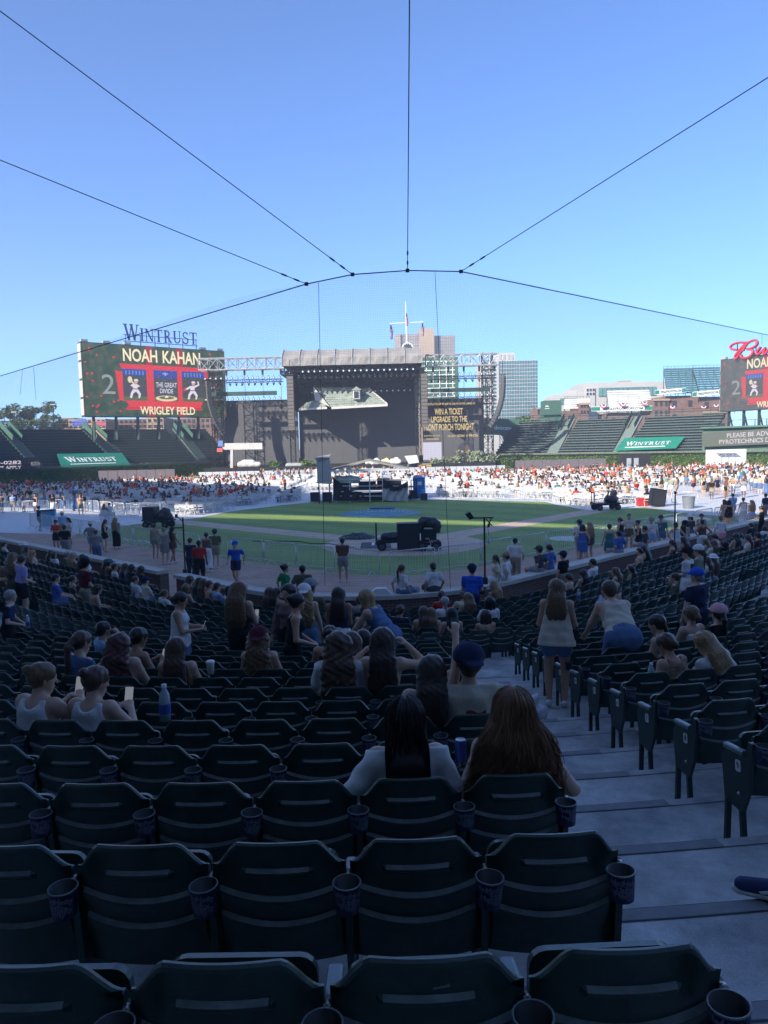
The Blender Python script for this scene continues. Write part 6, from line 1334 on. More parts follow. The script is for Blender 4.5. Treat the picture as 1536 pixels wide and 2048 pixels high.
for px, c, w, lb in ((752, (.62, .62, .58), .9, 'white sheet over gear at the stage middle'), (772, (.60, .58, .30), .8, 'pale yellow sheet over gear at the stage middle'), (738, (.55, .55, .52), .6, 'small white bundle at the stage middle'), (792, (.70, .69, .66), 1.0, 'white sheet over gear right of the yellow one')):
    tag(lump(None, 'sheeted_gear', mat('sheet_%d' % px, c, .85, var=.1, bump=.3, bscale=4), (X(px, 138.5), 138.5, 1.68), [((-w * .6, 0, .4), (w * .6, 0, .4), w * .7, w * .5), ((0, .2, .8), (.2, .2, .9), w * .5, w * .4)], .12, .05), lb, 'covered gear')
pb_ = empty('equipment_cover', S(823, 937, 137.4), 0, 'white boxy cover on legs beside the right roof tower', 'covered gear')
MB().prism([S(809, 912, 137), S(834, 910, 137), S(838, 925, 136), S(818, 928, 136)], (0, .9, 0)).build('cover', M_WOODW, pb_); MB().slab(S(816, 928, 137), S(816, 940, 137), .12, .12).build('leg', M_FRAME, pb_); MB().slab(S(836, 926, 137), S(836, 940, 137), .12, .12).build('leg', M_FRAME, pb_)
stp = empty('wooden_steps', S(850, 944, 136.5), 0, 'tan wooden steps at the right end of the main stage', 'steps')
for i in range(6): MB().box((X(850, 136), 135 + i * .35, .25 + i * .27), (2.3, .35, .2)).build('tread', mat('tan_wood', (.33, .26, .12), .8), stp)
def bush(px, Y, z, rx, rz_, n, label, m=M_LEAF3, size=.22):
    o = empty('stage_bush', (X(px, Y), Y, z), 0, label, 'bush', 'bushes dressing the stage'); r = random.Random(int(px)); cl = [(r.uniform(-rx, rx), r.uniform(-.8, .8), r.uniform(.15, 1) * rz_) for _ in range(9)]
    def g(): c = r.choice(cl); return Vector((X(px, Y) + c[0] + r.gauss(0, .28), Y + c[1] + r.gauss(0, .3), z + max(.05, c[2] * r.uniform(.3, 1) + r.gauss(0, .15))))
    tag(leaves(n, g, size, m, 'foliage', o, r), kind='stuff')
    for c in cl[:5]: MB().tube((X(px, Y), Y, z), (X(px, Y) + c[0], Y + c[1], z + c[2]), .05, 4, .02).build('stem', mat('bark', (.09, .065, .045), .9, var=.2), o)
for px, rx, rz_, nn, lb in ((550, 1.1, 1.2, 500, 'green shrub left of the stage middle'), (606, .8, 1.4, 350, 'small green shrub beside the left roof tower'), (615, 1.2, .8, 300, 'low shrub at the stage edge by the left roof tower'), (872, 1.5, 1.0, 400, 'low sage bush next to the wooden steps'), (900, 1.5, 1.3, 500, 'sage bush second from the wooden steps'), (930, 2., 2.1, 900, 'tall sage bush in the middle of the right wing'), (960, 2., 2.3, 900, 'tallest sage bush on the right wing'), (982, 1.1, 1.5, 400, 'sage bush at the foot of the right tower')): bush(px, 138.5, 1.66, rx, rz_, nn, lb, M_LEAF3 if px > 700 else M_LEAF)
# front of stage rail, loading ramps
pr = empty('pit_barrier', (0, 131, 0), 0, 'long pale barrier in front of the stage', 'barrier')
for i in range(44):
    x = X(395, 131) + (X(1010, 131) - X(395, 131)) * (i + .5) / 44; MB().box((x, 131, .62), ((X(1010, 131) - X(395, 131)) / 44 - .06, .06, 1.2)).build('barrier_panel', mat('barrier_grey', (.42, .43, .44), .5, .2, var=.1), pr)
# ---- manual scoreboard, flags and clock behind the stage
sb = empty('scoreboard', (X(815, 172), 172, 0), 0, 'old green hand-turned scoreboard with clock behind the stage', 'scoreboard')
MB().box((X(845, 172), 172.5, Z(845, 760, 172)), (X(917, 172) - X(770, 172), 2, Z(845, 712, 172) - Z(845, 800, 172))).build('board', M_GREENW, sb)
for i in range(9): zz = Z(880, 722 + i * 9, 171); MB().box((X(880, 171.4), 171.42, zz), (X(914, 171) - X(850, 171), .05, .16)).build('white_line', M_WHITEP, sb)
for i in range(5): xx = X(856 + i * 13, 171); MB().box((xx, 171.38, Z(880, 758, 171)), (.16, .05, Z(880, 722, 171) - Z(880, 795, 171))).build('white_line', M_WHITEP, sb)
ck = S(815, 697, 171.5); cmb = MB(); cmb.prism([(ck.x + 1.35 * math.cos(a), 171.5, ck.z + 1.35 * math.sin(a)) for a in np.linspace(0, 2 * math.pi, 24, endpoint=False)], (0, .4, 0)); clock = cmb.build('clock_rim', M_WHITEP, sb)
cmb = MB(); cmb.prism([(ck.x + 1.18 * math.cos(a), 171.44, ck.z + 1.18 * math.sin(a)) for a in np.linspace(0, 2 * math.pi, 24, endpoint=False)], (0, .05, 0)); cmb.build('clock_face', M_DKGREEN, sb)
for i in range(12): a = i * math.pi / 6; MB().box((ck.x + 1.0 * math.sin(a), 171.40, ck.z + 1.0 * math.cos(a)), (.12, .04, .2), ry=a).build('hour_mark', M_WHITEP, sb)
fp = empty('flagpole', S(814, 700, 172), 0, 'white flagpole with crossarm and limp flags above the scoreboard', 'flagpole')
MB().tube(S(814, 700, 172), S(811, 603, 172), .16, 6, .07).build('pole', M_WHITEP, fp); ya0, ya1 = S(779, 647, 172), S(846, 644, 172); MB().tube(ya0, ya1, .08, 5).build('crossarm', M_WHITEP, fp)
M_FLAG = mat('flag_red_white', (.45, .16, .13), .8, var=.6, scale=2.5); M_FLAG2 = mat('flag_blue_red', (.20, .14, .22), .8, var=.7, scale=2.2)
def limp(p, h, w, m):
    mb = MB(); n = 10; vs = []
    for i in range(n + 1):
        t = i / n; vs += [p + Vector((-.04, 0, -h * t)), p + Vector((w * (.35 + .5 * t) * (1 + .25 * math.sin(5 * t)), .25 * math.sin(6 * t), -h * t * .97)), p + Vector((w * .3, .35 * math.cos(4 * t), -h * t))]
    mb.add(vs, [f for i in range(n) for f in ((3 * i, 3 * i + 1, 3 * i + 4, 3 * i + 3), (3 * i + 1, 3 * i + 2, 3 * i + 5, 3 * i + 4))]); mb.build('flag', m, fp, sm=True)
limp(S(780, 650, 172), 3.3, .9, M_FLAG2); limp(S(844, 646, 172), 3.0, .6, M_FLAG2); limp(S(812, 626, 171.8), 3.0, .6, M_FLAG)
# ================================================================== city beyond the bleachers
M_BEIGE = mat('beige_concrete', (.33, .24, .16), .85, var=.06, scale=.1); M_BRN = mat('brown_facade', (.19, .15, .115), .85, var=.06, scale=.1); M_WHT = mat('white_facade', (.40, .39, .365), .8, var=.05, scale=.1); M_GLASS = mat('blue_green_glass', (.045, .13, .14), .12, .1, var=.25, scale=.12); M_WIN = mat('pale_window', (.26, .27, .29), .25, var=.4, scale=.2); M_WIND = mat('dark_window', (.03, .035, .04), .15, var=.2, scale=.3); M_GGL = mat('green_office_glass', (.12, .24, .22), .15, .2, var=.1, scale=.1); M_RBRICK = mat('red_brick_far', (.17, .105, .085), .9, var=.2, scale=1.2)
def facade(o, px0, px1, py0, py1, Y, wall_m, win_m, nc, nr, dep=18, ww=.6, wh=.62, pad=.0, name='wall'):
    x0, x1 = X(px0, Y), X(px1, Y); zt = Z((px0 + px1) / 2, py0, Y); zb = -1.; MB().box(((x0 + x1) / 2, Y + dep / 2, (zt + zb) / 2), (x1 - x0, dep, zt - zb)).build(name, wall_m, o)
    if not nc: return x0, x1, zt
    zl = Z((px0 + px1) / 2, py1, Y); cw, rh = (x1 - x0) / nc, (zt - zl) / nr; me = MB().box((0, 0, 0), (cw * ww, .25, rh * wh)).mesh('window', win_m)
    for i in range(nc):
        for j in range(nr): inst('window', me, o, loc=Vector((x0 + cw * (i + .5), Y - .02, zt - rh * (j + .5) - rh * pad)) - o.location)
    return x0, x1, zt
o = empty('apartment_tower', (X(855, 420), 420, -1), 0, 'brown apartment slab with beige shaft rising behind the stage roof', 'building')
facade(o, 795, 844, 668, 722, 420, M_BRN, M_WIN, 11, 9); facade(o, 871, 913, 671, 725, 420, M_BRN, M_WIN, 10, 9); facade(o, 843, 872, 657, 0, 416, M_BEIGE, M_WIN, 0, 0, 24, name='shaft')
facade(o, 795, 806, 669, 720, 419, M_BEIGE, M_WIN, 3, 9, 4, .7, .5); facade(o, 846, 854, 653, 0, 422, M_BRN, M_WIN, 0, 0, 6, name='roof_plant')
o = empty('glass_tower', (X(1035, 350), 350, -1), 0, 'tall white gridded tower with blue glass behind the right truss', 'building')
facade(o, 998, 1076, 721, 862, 350, M_WHT, M_GLASS, 15, 19, 25, .78, .80); facade(o, 966, 999, 722, 862, 349.5, M_WHT, M_GLASS, 2, 19, 24, .35, .5); facade(o, 994, 1031, 706, 0, 356, M_WHT, M_WIN, 0, 0, 14, name='penthouse')
for px in (1002, 1010, 1019, 1026): MB().box((X(px, 355.9), 355.9, Z(px, 714, 355)), (1.0, .2, 2.4)).build('vent', M_FRAME, o)
o = empty('office_building', (X(1250, 270), 270, -1), 0, 'white office building with a green glass band beyond right field', 'building')
facade(o, 1168, 1332, 764, 0, 272, M_WHT, M_WIN, 0, 0, 20); x0, x1 = X(1197, 271.6), X(1312, 271.6)
for i in range(14): MB().box((x0 + (x1 - x0) * (i + .5) / 14, 271.8, Z(1250, 783, 271)), ((x1 - x0) / 14 - .15, .3, 3.1)).build('glass_panel', M_GGL, o)
facade(o, 1172, 1190, 776, 792, 271.5, M_WHT, M_WIND, 3, 2, 3); facade(o, 1240, 1262, 761, 0, 276, M_BEIGE, M_WIN, 0, 0, 8, name='roof_plant')
o = empty('low_white_building', (X(1135, 255), 255, -1), 0, 'small white stepped building left of the office', 'building')
facade(o, 1108, 1166, 789, 0, 255, M_WHT, M_WIN, 0, 0, 15); facade(o, 1136, 1154, 780, 0, 258, M_WHT, M_WIN, 0, 0, 8, name='stair_head'); x0, x1 = X(1120, 254.7), X(1155, 254.7)
for i in range(6): MB().box((x0 + (x1 - x0) * (i + .5) / 6, 254.9, Z(1135, 803, 255)), ((x1 - x0) / 6 - .15, .3, 2.2)).build('glass_panel', M_GGL, o)
# rooftop stands beyond right field
def bunting(o, p, r):
    for k, (m, f) in enumerate(((M_FLAGR, 1.), (M_WHITEP, .72), (M_FLAGB, .42))):
        pts = [p + Vector((r * f * math.cos(a), -.05 * k, r * f * math.sin(a))) for a in np.linspace(math.pi, 2 * math.pi, 9)]; MB().prism(pts, (0, -.03, 0)).build('bunting', m, o)
M_FLAGR = mat('bunting_red', (.42, .05, .06), .8, var=.05); M_FLAGB = mat('bunting_blue', (.04, .06, .22), .8, var=.05)
def roofstand(pxa, pxb, pyt, pyb, Y, dep, rows, label, seat_m, base_m, sign=None, skew=0., house=()):
    a, b = S(pxa, pyb, Y), S(pxb, pyb, Y); zt_ = Z((pxa + pxb) / 2, pyt, Y + dep); o = empty('rooftop_stand', ((a.x + b.x) / 2, Y, -1), 0, label, 'building', 'rooftop stands beyond right field'); z0 = a.z
    MB().box(((a.x + b.x) / 2, Y + dep / 2 + .5, (z0 - 1) / 2), (b.x - a.x, dep, z0 + .6)).build('brick_house', base_m, o)
    me = MB().box((0, 0, 0), (b.x - a.x, .4, .42)).mesh('bench', seat_m)
    for i in range(rows): t = i / (rows - 1); inst('bench', me, o, loc=Vector(((a.x + b.x) / 2 + skew * t, Y + dep * t, z0 + .5 + (zt_ - z0) * t)) - o.location)
    fr = MB()
    for i in range(5): x = a.x + (b.x - a.x) * i / 4; fr.slab((x, Y, z0), (x + skew, Y + dep, zt_), .12, .2); fr.slab((x + skew, Y + dep, zt_), (x + skew, Y + dep, z0), .12, .12)
    fr.build('steel_frame', M_DKGREEN, o)
    rl = MB()
    for k in range(2): rl.slab((a.x + skew, Y + dep, zt_ + .7 + .6 * k), (b.x + skew, Y + dep, zt_ + .7 + .6 * k), .06, .06)
    for i in range(9): x = a.x + skew + (b.x - a.x) * i / 8; rl.slab((x, Y + dep, zt_), (x, Y + dep, zt_ + 1.35), .06, .06)
    rl.build('railing', M_STEELB, o)
    zz = z0 - 2.2
    while zz > 2:
        n = max(2, int((b.x - a.x) / 2.6))
        for i in range(n): MB().box((a.x + (b.x - a.x) * (i + .5) / n, Y + .48, zz), (1.0, .12, 1.6)).build('window', M_WIND, o)
        zz -= 3.2
    if sign:
        s0, s1 = S(sign[0], sign[2], Y - 1.2), S(sign[1], sign[3], Y - 1.2); hgt = 1.15; sg = MB().slab(s0, s1, .1, hgt).build('sign_board', M_WHITEP, o); P = lambda u, v, l=0.: s0.lerp(s1, u) + Vector((0, -.08 - l, hgt * (.5 - v)))
        for u in (.0, .86): MB().add([P(u, .1), P(u + .14, .1), P(u + .14, .9), P(u, .9)], [(0, 1, 2, 3)]).build('green_end', M_BANNER, o)
        words(o, 'lettering', 'WRIGLEYROOFTOPS.COM', M_DKGREEN, P, .17, .83, .25, .75, .03, .02)
    return o, a, b, z0
W1 = mat('white_bench', (.66, .65, .62), .6, var=.06)
ro, a, b, z0 = roofstand(1218, 1306, 786, 824, 186, 9, 9, 'rooftop stand of white benches hung with bunting', W1, M_RBRICK, (1183, 1306, 818, 816), 2.2)
for px, py in ((1207, 812), (1246, 809), (1289, 806)): bunting(ro, S(px, py - 3, 184), .95)
ro, *_ = roofstand(1335, 1398, 742, 790, 184, 12, 12, 'tall rooftop stand of green seats beside the right video board', mat('green_bench', (.05, .12, .10), .5), M_RBRICK, (1310, 1372, 785, 780), 3.5)
ro, *_ = roofstand(1400, 1460, 740, 792, 182, 12, 12, 'rooftop stand of green seats half hidden by the right video board', mat('green_bench', (.05, .12, .10), .5), M_RBRICK, (1385, 1446, 789, 783), 3.0)
for px, py in ((1407, 812), (1432, 809), (1345, 812)): bunting(ro, S(px, py, 180.5), .8)
ro, *_ = roofstand(1128, 1180, 803, 820, 190, 6, 5, 'small rooftop stand of pale benches above a brick house', W1, M_RBRICK, None, 1.6)
for lb, pts in (('brick house with sandstone trim behind right field', (1405, 1452, 823, 860, 172)), ('brick house between the two rooftop stands', (1306, 1336, 798, 836, 184)), ('narrow brick house at the foot of the small stand', (1160, 1178, 806, 830, 188)), ('far red brick corner house', (1074, 1094, 815, 850, 215))):
    o = empty('brick_house', (X((pts[0] + pts[1]) / 2, pts[4]), pts[4], -1), 0, lb, 'building'); facade(o, pts[0], pts[1], pts[2], pts[3], pts[4], M_RBRICK, M_WIND, 3, 2, 10, .45, .5); MB().box((X((pts[0] + pts[1]) / 2, pts[4]), pts[4] - .15, Z(pts[0], pts[2] + 2, pts[4])), (X(pts[1], pts[4]) - X(pts[0], pts[4]) + .4, .5, .5)).build('cornice', M_BEIGE, o)
o = empty('green_tower', (X(1102, 168), 168, 6), 0, 'dark green boxy booth with small white emblem above the bleachers', 'booth')
MB().box((X(1102, 169.5), 169.5, (Z(1102, 801, 168) + 8) / 2), (X(1118, 168) - X(1084, 168), 4, Z(1102, 801, 168) - 8)).build('wall', M_GREENW, o); MB().box((X(1102, 167.3), 167.3, Z(1102, 830, 167)), (4.6, .5, .12)).build('balcony', M_DKGREEN, o)
ce = S(1094, 814, 167.45); mb = MB()
for a0 in range(5): t = math.radians(20 + a0 * 35); mb.slab(ce + Vector((.12 * math.cos(t), 0, .12 * math.sin(t))), ce + Vector((.42 * math.cos(t), 0, .42 * math.sin(t))), .04, .12)
mb.slab(ce + Vector((-.55, 0, -.35)), ce + Vector((.55, 0, -.35)), .04, .12); tag(mb.build('emblem', M_WHITEP, o))
o = empty('health_sign', S(1010, 868, 164), 0, 'green wall behind the stage tower with white health lettering', 'sign'); c0, c1 = S(962, 843, 164), S(1038, 846, 164)
MB().slab(c0 - Vector((0, 0, 1)), c1 - Vector((0, 0, 1.)), .4, 3.6).build('board', M_GREENW, o); P = lambda u, v, l=0.: c0.lerp(c1, u) + Vector((0, -.25 - l, .8 - 3.6 * v)); words(o, 'lettering', 'Advocate', M_WHITEP, P, .24, .80, .42, .68, .02, .01)
# left side: low roofs, sign and poles
for lb, px0, px1, py0, py1, Y, m in (('low grey shop roof beyond the left bleachers', 140, 214, 838, 858, 185, M_BEIGE), ('brown flat-roofed building by the trees', 122, 152, 836, 858, 200, M_RBRICK), ('beige building under the left video board', 296, 330, 835, 858, 190, M_BEIGE), ('brick building behind the board supports', 214, 296, 838, 858, 196, M_RBRICK), ('dull brick building at the end of the board supports', 330, 440, 836, 858, 200, M_RBRICK)):
    o = empty('street_building', (X((px0 + px1) / 2, Y), Y, -1), 0, lb, 'building'); facade(o, px0, px1, py0, py1, Y, m, M_WIND, max(3, int((px1 - px0) / 9)), 2, 9, .5, .5)
o = empty('street_sign', S(170, 860, 178), 0, 'blue and red shop awning above the left bleachers', 'awning'); MB().prism([S(142, 842, 178), S(170, 838, 178), S(176, 850, 178), S(146, 853, 178)], (0, .5, 0)).build('blue_panel', mat('awning_blue', (.06, .09, .38), .5), o); MB().prism([S(185, 842, 178), S(212, 843, 178), S(212, 852, 178), S(190, 853, 178)], (0, .5, 0)).build('red_panel', mat('awning_red', (.40, .08, .12), .5), o)
for px, pt, lb in ((28, 824, 'street lamp at the far left behind the bleachers'), (106, 809, 'street lamp between the trees and the left video board')):
    o = empty('street_lamp', (X(px, 176), 176, 0), 0, lb, 'lamp post'); MB().tube((X(px, 176), 176, 0), S(px, pt, 176), .13, 6).build('pole', M_DKGREEN, o); q = S(px, pt, 176); MB().box((q.x, 176, q.z), (1.3, .4, .25)).build('lamp_head', M_FRAME, o)
def tree(px, Y, pyt, w, label, n, m=M_LEAF2, seed=1, size=.28):
    r = random.Random(seed); x = X(px, Y); zt_ = Z(px, pyt, Y); o = empty('tree', (x, Y, -1), 0, label, 'tree', 'street trees'); tr = MB(); tr.tube((x, Y, -1), (x, Y, zt_ * .45), .32, 7, .2); cl = []
    for i in range(22):
        a = r.uniform(0, 6.28); q = r.uniform(.1, 1); zc = zt_ * r.uniform(.42, .93); rad = w * q * math.sqrt(max(.05, 1 - ((zc / zt_ - .62) / .42) ** 2)); c = Vector((x + rad * math.cos(a), Y + rad * math.sin(a), zc)); cl.append((c, r.uniform(.12, .26) * w)); tr.tube((x, Y, zt_ * r.uniform(.3, .5)), c, .12, 5, .03)
    tr.build('trunk', mat('bark', (.09, .065, .045), .9, var=.2), o)
    def g(): c, s = r.choice(cl); v = Vector((r.gauss(0, 1), r.gauss(0, 1), r.gauss(0, 1))).normalized() * s * r.random() ** .4; return c + Vector((v.x * 1.2, v.y, v.z * .8))
    tag(leaves(n, g, size, m, 'crown', o, r), kind='stuff')
tree(20, 182, 801, 7.5, 'broad leafy tree at the far left beyond the bleachers', 5200, seed=2); tree(72, 186, 797, 7.0, 'rounded leafy tree beside the left street lamp', 5200, seed=3); tree(112, 192, 823, 3.6, 'smaller tree right of the lamp post at left', 1800, seed=4); tree(-30, 178, 806, 6., 'tree cut off by the left edge of the photo', 2500, seed=9)
tree(1048, 186, 828, 4.5, 'round tree in front of the glass tower', 2600, seed=5, m=M_LEAF); tree(1074, 190, 834, 4., 'lighter tree beside the green booth', 2200, seed=6, m=M_LEAF); tree(1012, 200, 846, 3.5, 'small tree behind the right loudspeaker array', 1200, seed=7)
struct('street', MB().quad((-900, 176, -.85), (900, 176, -.85), (900, 1200, -.85), (-900, 1200, -.85)), mat('street_asphalt', (.10, .10, .10), .9, var=.1, scale=.2))
# ================================================================== things standing on the field
M_GALV = mat('galvanised_tube', (.60, .62, .63), .45, .35, var=.1, scale=5)
# crowd barriers
BARW, BARH = 2.05, 1.06
fr = MB(); r_ = .10; arc_ = lambda cx, cz, a0: [(cx + r_ * math.cos(math.radians(a0 + 15 * i)), 0, cz + r_ * math.sin(math.radians(a0 + 15 * i))) for i in range(7)]
out_ = arc_(BARW / 2 - r_, BARH - r_, 0) + arc_(-BARW / 2 + r_, BARH - r_, 90) + arc_(-BARW / 2 + r_, .2 + r_, 180) + arc_(BARW / 2 - r_, .2 + r_, 270); fr.path(out_ + [out_[0]], .024, 6); FRAME_ME = fr.mesh('frame', M_GALV, True)
bb = MB()
for i in range(15): x = -BARW / 2 + BARW * (i + 1) / 16; bb.tube((x, 0, .2), (x, 0, BARH), .0095, 4, cap=False)
BARS_ME = bb.mesh('bar_infill', M_GALV); FOOT_ME = MB().tube((0, -.32, .015), (0, 0, .22), .016, 5).tube((0, 0, .22), (0, .32, .015), .016, 5).mesh('foot', M_GALV); TAG_ME = MB().box((0, -.03, 0), (.16, .006, .11)).mesh('tag', M_WHITEP)
def barrier(p, rz, label, group, tagged=False):
    o = empty('crowd_barrier', p, rz, label, 'barrier', group); inst('frame', FRAME_ME, o); tag(inst('bar_infill', BARS_ME, o), kind='stuff')
    for s in (-.62, .62): inst('foot', FOOT_ME, o, loc=(s, 0, 0))
    if tagged: inst('tag', TAG_ME, o, loc=(-.75, 0, .82))
def run(pts, group, what, step=2.16, tagged=0):
    i = 0; acc = 0.; segs = list(zip(pts[:-1], pts[1:])); tot = sum((Vector(b) - Vector(a)).length for a, b in segs); n = int(tot / step)
    for j in range(n):
        s = (j + .5) * tot / n
        for a, b in segs:
            a, b = Vector(a), Vector(b); L = (b - a).length
            if s <= L: break
            s -= L
        p = a + (b - a) * (s / L); d = b - a; barrier((p.x, p.y, 0), math.atan2(d.y, d.x) + random.uniform(-.03, .03), '%s, %s from the left' % (what, ordn(j + 1)), group, j % 2 == tagged)
run(BAR, 'barriers around the infield grass', 'steel crowd barrier along the front of the grass')
run([gnd(-20, 1030), gnd(150, 1022), gnd(280, 1037)], 'barriers by the left gate', 'steel crowd barrier between the left floor and the track')
run([gnd(228, 1040), gnd(420, 1018), gnd(565, 1004)], 'barriers before the left floor seats', 'steel crowd barrier before the left white chairs')
run([gnd(565, 1004), gnd(618, 985)], 'barriers beside the control tent', 'steel crowd barrier left of the control tent'); run([gnd(866, 985), gnd(905, 998)], 'barriers beside the toilet', 'steel crowd barrier right of the blue toilet')
run([gnd(905, 1000), gnd(1050, 1002), gnd(1190, 1004), gnd(1300, 1008), gnd(1400, 1012)], 'barriers before the right floor seats', 'steel crowd barrier before the right white chairs')
# mound under its cover
M_TARP = mat('teal_tarpaulin', (.055, .22, .27), .45, var=.15, scale=1.5); M_TARPM = mat('tarp_white_marks', (.50, .56, .58), .6, var=.2)
o = empty('mound_cover', MOUND, 0, 'teal tarpaulin with white print spread over the pitching mound', 'tarpaulin'); mb = MB(); n = 40; rings = [(0, .30), (.9, .28), (2.0, .17), (2.9, .05), (3.15, .02)]; vs = []
for r, z in rings: vs += [(MOUND.x + r * math.cos(2 * math.pi * i / n), MOUND.y + r * math.sin(2 * math.pi * i / n), z + .012 * math.sin(i * 2.3 + r * 5)) for i in range(n)]
mb.add(vs, [(k * n + i, k * n + (i + 1) % n, (k + 1) * n + (i + 1) % n, (k + 1) * n + i) for k in range(len(rings) - 1) for i in range(n)]); mb.build('sheet', M_TARP, o, sm=True)
def tz(x, y): r = math.hypot(x, y); return np.interp(r, [q[0] for q in rings], [q[1] for q in rings]) + .025
mb = MB()
for w, y, dash in ((2.1, .75, 15), (2.3, -.15, 17), (1.7, -1.2, 13)):
    for i in range(dash):
        x = -w + 2 * w * i / (dash - 1); ww = .10; hh = .34 if (i * 7 + dash) % 3 else .22
        mb.add([(MOUND.x + x - ww, MOUND.y + y, tz(x, y)), (MOUND.x + x + ww, MOUND.y + y, tz(x, y)), (MOUND.x + x + ww * .6, MOUND.y + y + hh, tz(x, y + hh)), (MOUND.x + x - ww * .6, MOUND.y + y + hh, tz(x, y + hh))], [(0, 1, 2, 3)])
for s in (-1, 1):
    for i in range(12): x0, x1 = s * (.6 + .17 * i), s * (.7 + .17 * i); y0 = -1.55 + .03 * i * (i % 2); mb.add([(MOUND.x + x0, MOUND.y + y0, tz(x0, y0)), (MOUND.x + x1, MOUND.y + y0, tz(x1, y0)), (MOUND.x + x1, MOUND.y + y0 + .09, tz(x1, y0)), (MOUND.x + x0, MOUND.y + y0 + .09, tz(x0, y0))], [(0, 1, 2, 3)])
tag(mb.build('print', M_TARPM, o), kind='stuff'); tag(MB().box((MOUND.x + .2, MOUND.y + .6, .36), (1.9, .5, .10)).build('folded_edge', mat('tarp_blue', (.05, .14, .32), .5), o))
# cable coil and trailing cable
o = empty('cable_coil', gnd(715, 1077), 0, 'heap of coiled grey cable on the clay behind home plate', 'cable'); c = gnd(715, 1077)
for i in range(9):
    R = .30 + .10 * i * .8; mb = MB(); z = .28 - .028 * i; pts = [(c.x + random.uniform(-.02, .02) + R * 1.1 * math.cos(t), c.y + R * .75 * math.sin(t), max(.03, z + .03 * math.sin(3 * t + i))) for t in np.linspace(0, 2 * math.pi, 22)]; mb.path(pts, .03, 5); mb.build('loop', mat('grey_cable', (.10, .125, .15), .6, var=.2), o, sm=True)
mb = MB(); pts = [gnd(*p, z=.02) for p in ((505, 1082), (560, 1082), (600, 1083), (622, 1087), (655, 1087), (690, 1092), (720, 1098), (760, 1103))]; mb.path(pts, .022, 5); tag(mb.build('ground_cable', mat('black_cable', (.03, .03, .035), .6, var=.1)), 'thin black cable trailing across the clay by home plate', 'cable')
c = gnd(752, 1091); o = empty('home_plate_mat', c, .0, 'dark rubber mat with a white strip over home plate', 'mat'); MB().box((0, 0, .02), (1.55, 2.3, .02)).build('rubber', mat('mat_rubber', (.07, .07, .08), .8, var=.1), o, fix=False); MB().box((-.15, .35, .04), (.14, 1.1, .02)).build('white_strip', M_WHITEP, o, fix=False)
# ---- carts of covered gear
M_TYRE = mat('tyre', (.015, .015, .016), .85, var=.1); M_RIM = mat('cart_rim', (.10, .10, .11), .5, .4, var=.1); M_BAG = mat('black_plastic_wrap', (.020, .022, .027), .25, var=.2, scale=4, bump=.5, bscale=5); M_CASE = mat('black_case', (.014, .017, .026), .45, var=.1, scale=3)
def wheel(o, x, y, r=.23, w=.14):
    t = MB(); t.tube((x - 0, y - w / 2, r), (x, y + w / 2, r), r, 16); wv = t.build('wheel', M_TYRE, o, fix=False); MB().tube((x, y - w / 2 - .012, r), (x, y + w / 2 + .012, r), r * .5, 10).build('rim', M_RIM, wv, fix=False)
def flatcart(p, rz, label, L=1.5, Wd=.8, bar=True):
    o = empty('utility_cart', p, rz, label, 'cart'); MB().box((0, 0, .50), (L, Wd, .10)).box((0, 0, .40), (L * .8, .1, .12)).build('bed', M_CASE, o, fix=False)
    for sx in (-1, 1):
        for sy in (-1, 1): wheel(o, sx * L * .36, sy * Wd * .42)
    if bar: MB().tube((-L / 2 - .05, -.25, .30), (-L / 2 - .05, -.25, 1.35), .035, 6).tube((-L / 2 - .05, .25, .30), (-L / 2 - .05, .25, 1.35), .035, 6).slab((-L / 2 - .05, -.25, 1.33), (-L / 2 - .05, .25, 1.33), .06, .06).build('push_bar', M_CASE, o, fix=False)
    return o
c = gnd(800, 1101); o = flatcart((c.x - .35, c.y + .3, 0), .04, 'small flat cart with upright push bar at home plate', 1.5)
lump(o, 'covered_load', M_BAG, Vector((c.x - .35, c.y + .3, .55)), [((-.35, 0, .05), (.35, 0, .08), .28, .25)], .05, .02, 9.)
c = gnd(817, 1101); o = empty('equipment_case', (c.x, c.y + .1, 0), .03, 'tall black wheeled equipment case at home plate', 'case'); MB().box((0, 0, .72), (1.08, .8, 1.26)).build('case_body', M_CASE, o, fix=False)
for z in (.14, .72, 1.34): MB().box((0, -.405, z), (1.1, .03, .035)).build('edge_band', M_STEELB, o, fix=False)
for sx in (-1, 1):
    for sy in (-1, 1): MB().tube((sx * .42, sy * .28 - .03, .06), (sx * .42, sy * .28 + .03, .06), .06, 10).build('caster', M_TYRE, o, fix=False)
c = gnd(858, 1101); o = empty('wrapped_machine', (c.x, c.y, 0), -.1, 'wheeled machine wrapped in black plastic right of the equipment case', 'machine')
lump(o, 'plastic_wrap', M_BAG, Vector((c.x, c.y, .85)), [((-.25, 0, .55), (.25, .1, .50), .28, .26), ((.38, 0, -.05), (.44, 0, .4), .16, .2), ((-.42, .1, .0), (-.38, 0, .4), .14, .18)], .04, .03, 9.)
MB().box((0, 0, .35), (.9, .6, .12)).box((0, .1, .75), (.75, .4, .6)).build('chassis', M_STEELB, o, fix=False)
for sx in (-.3, .36): wheel(o, sx, -.3, .25, .15); wheel(o, sx, .3, .25, .15)
for i in range(4): MB().tube((.2 + i * .09, -.38, .02), (.05 + i * .1, -.30, .55), .018, 5).build('tool_bar', M_GALV, o, fix=False)
MB().box((-.05, -.32, .62), (.18, .06, .05)).build('yellow_grip', mat('tan_grip', (.5, .36, .2), .6), o, fix=False)
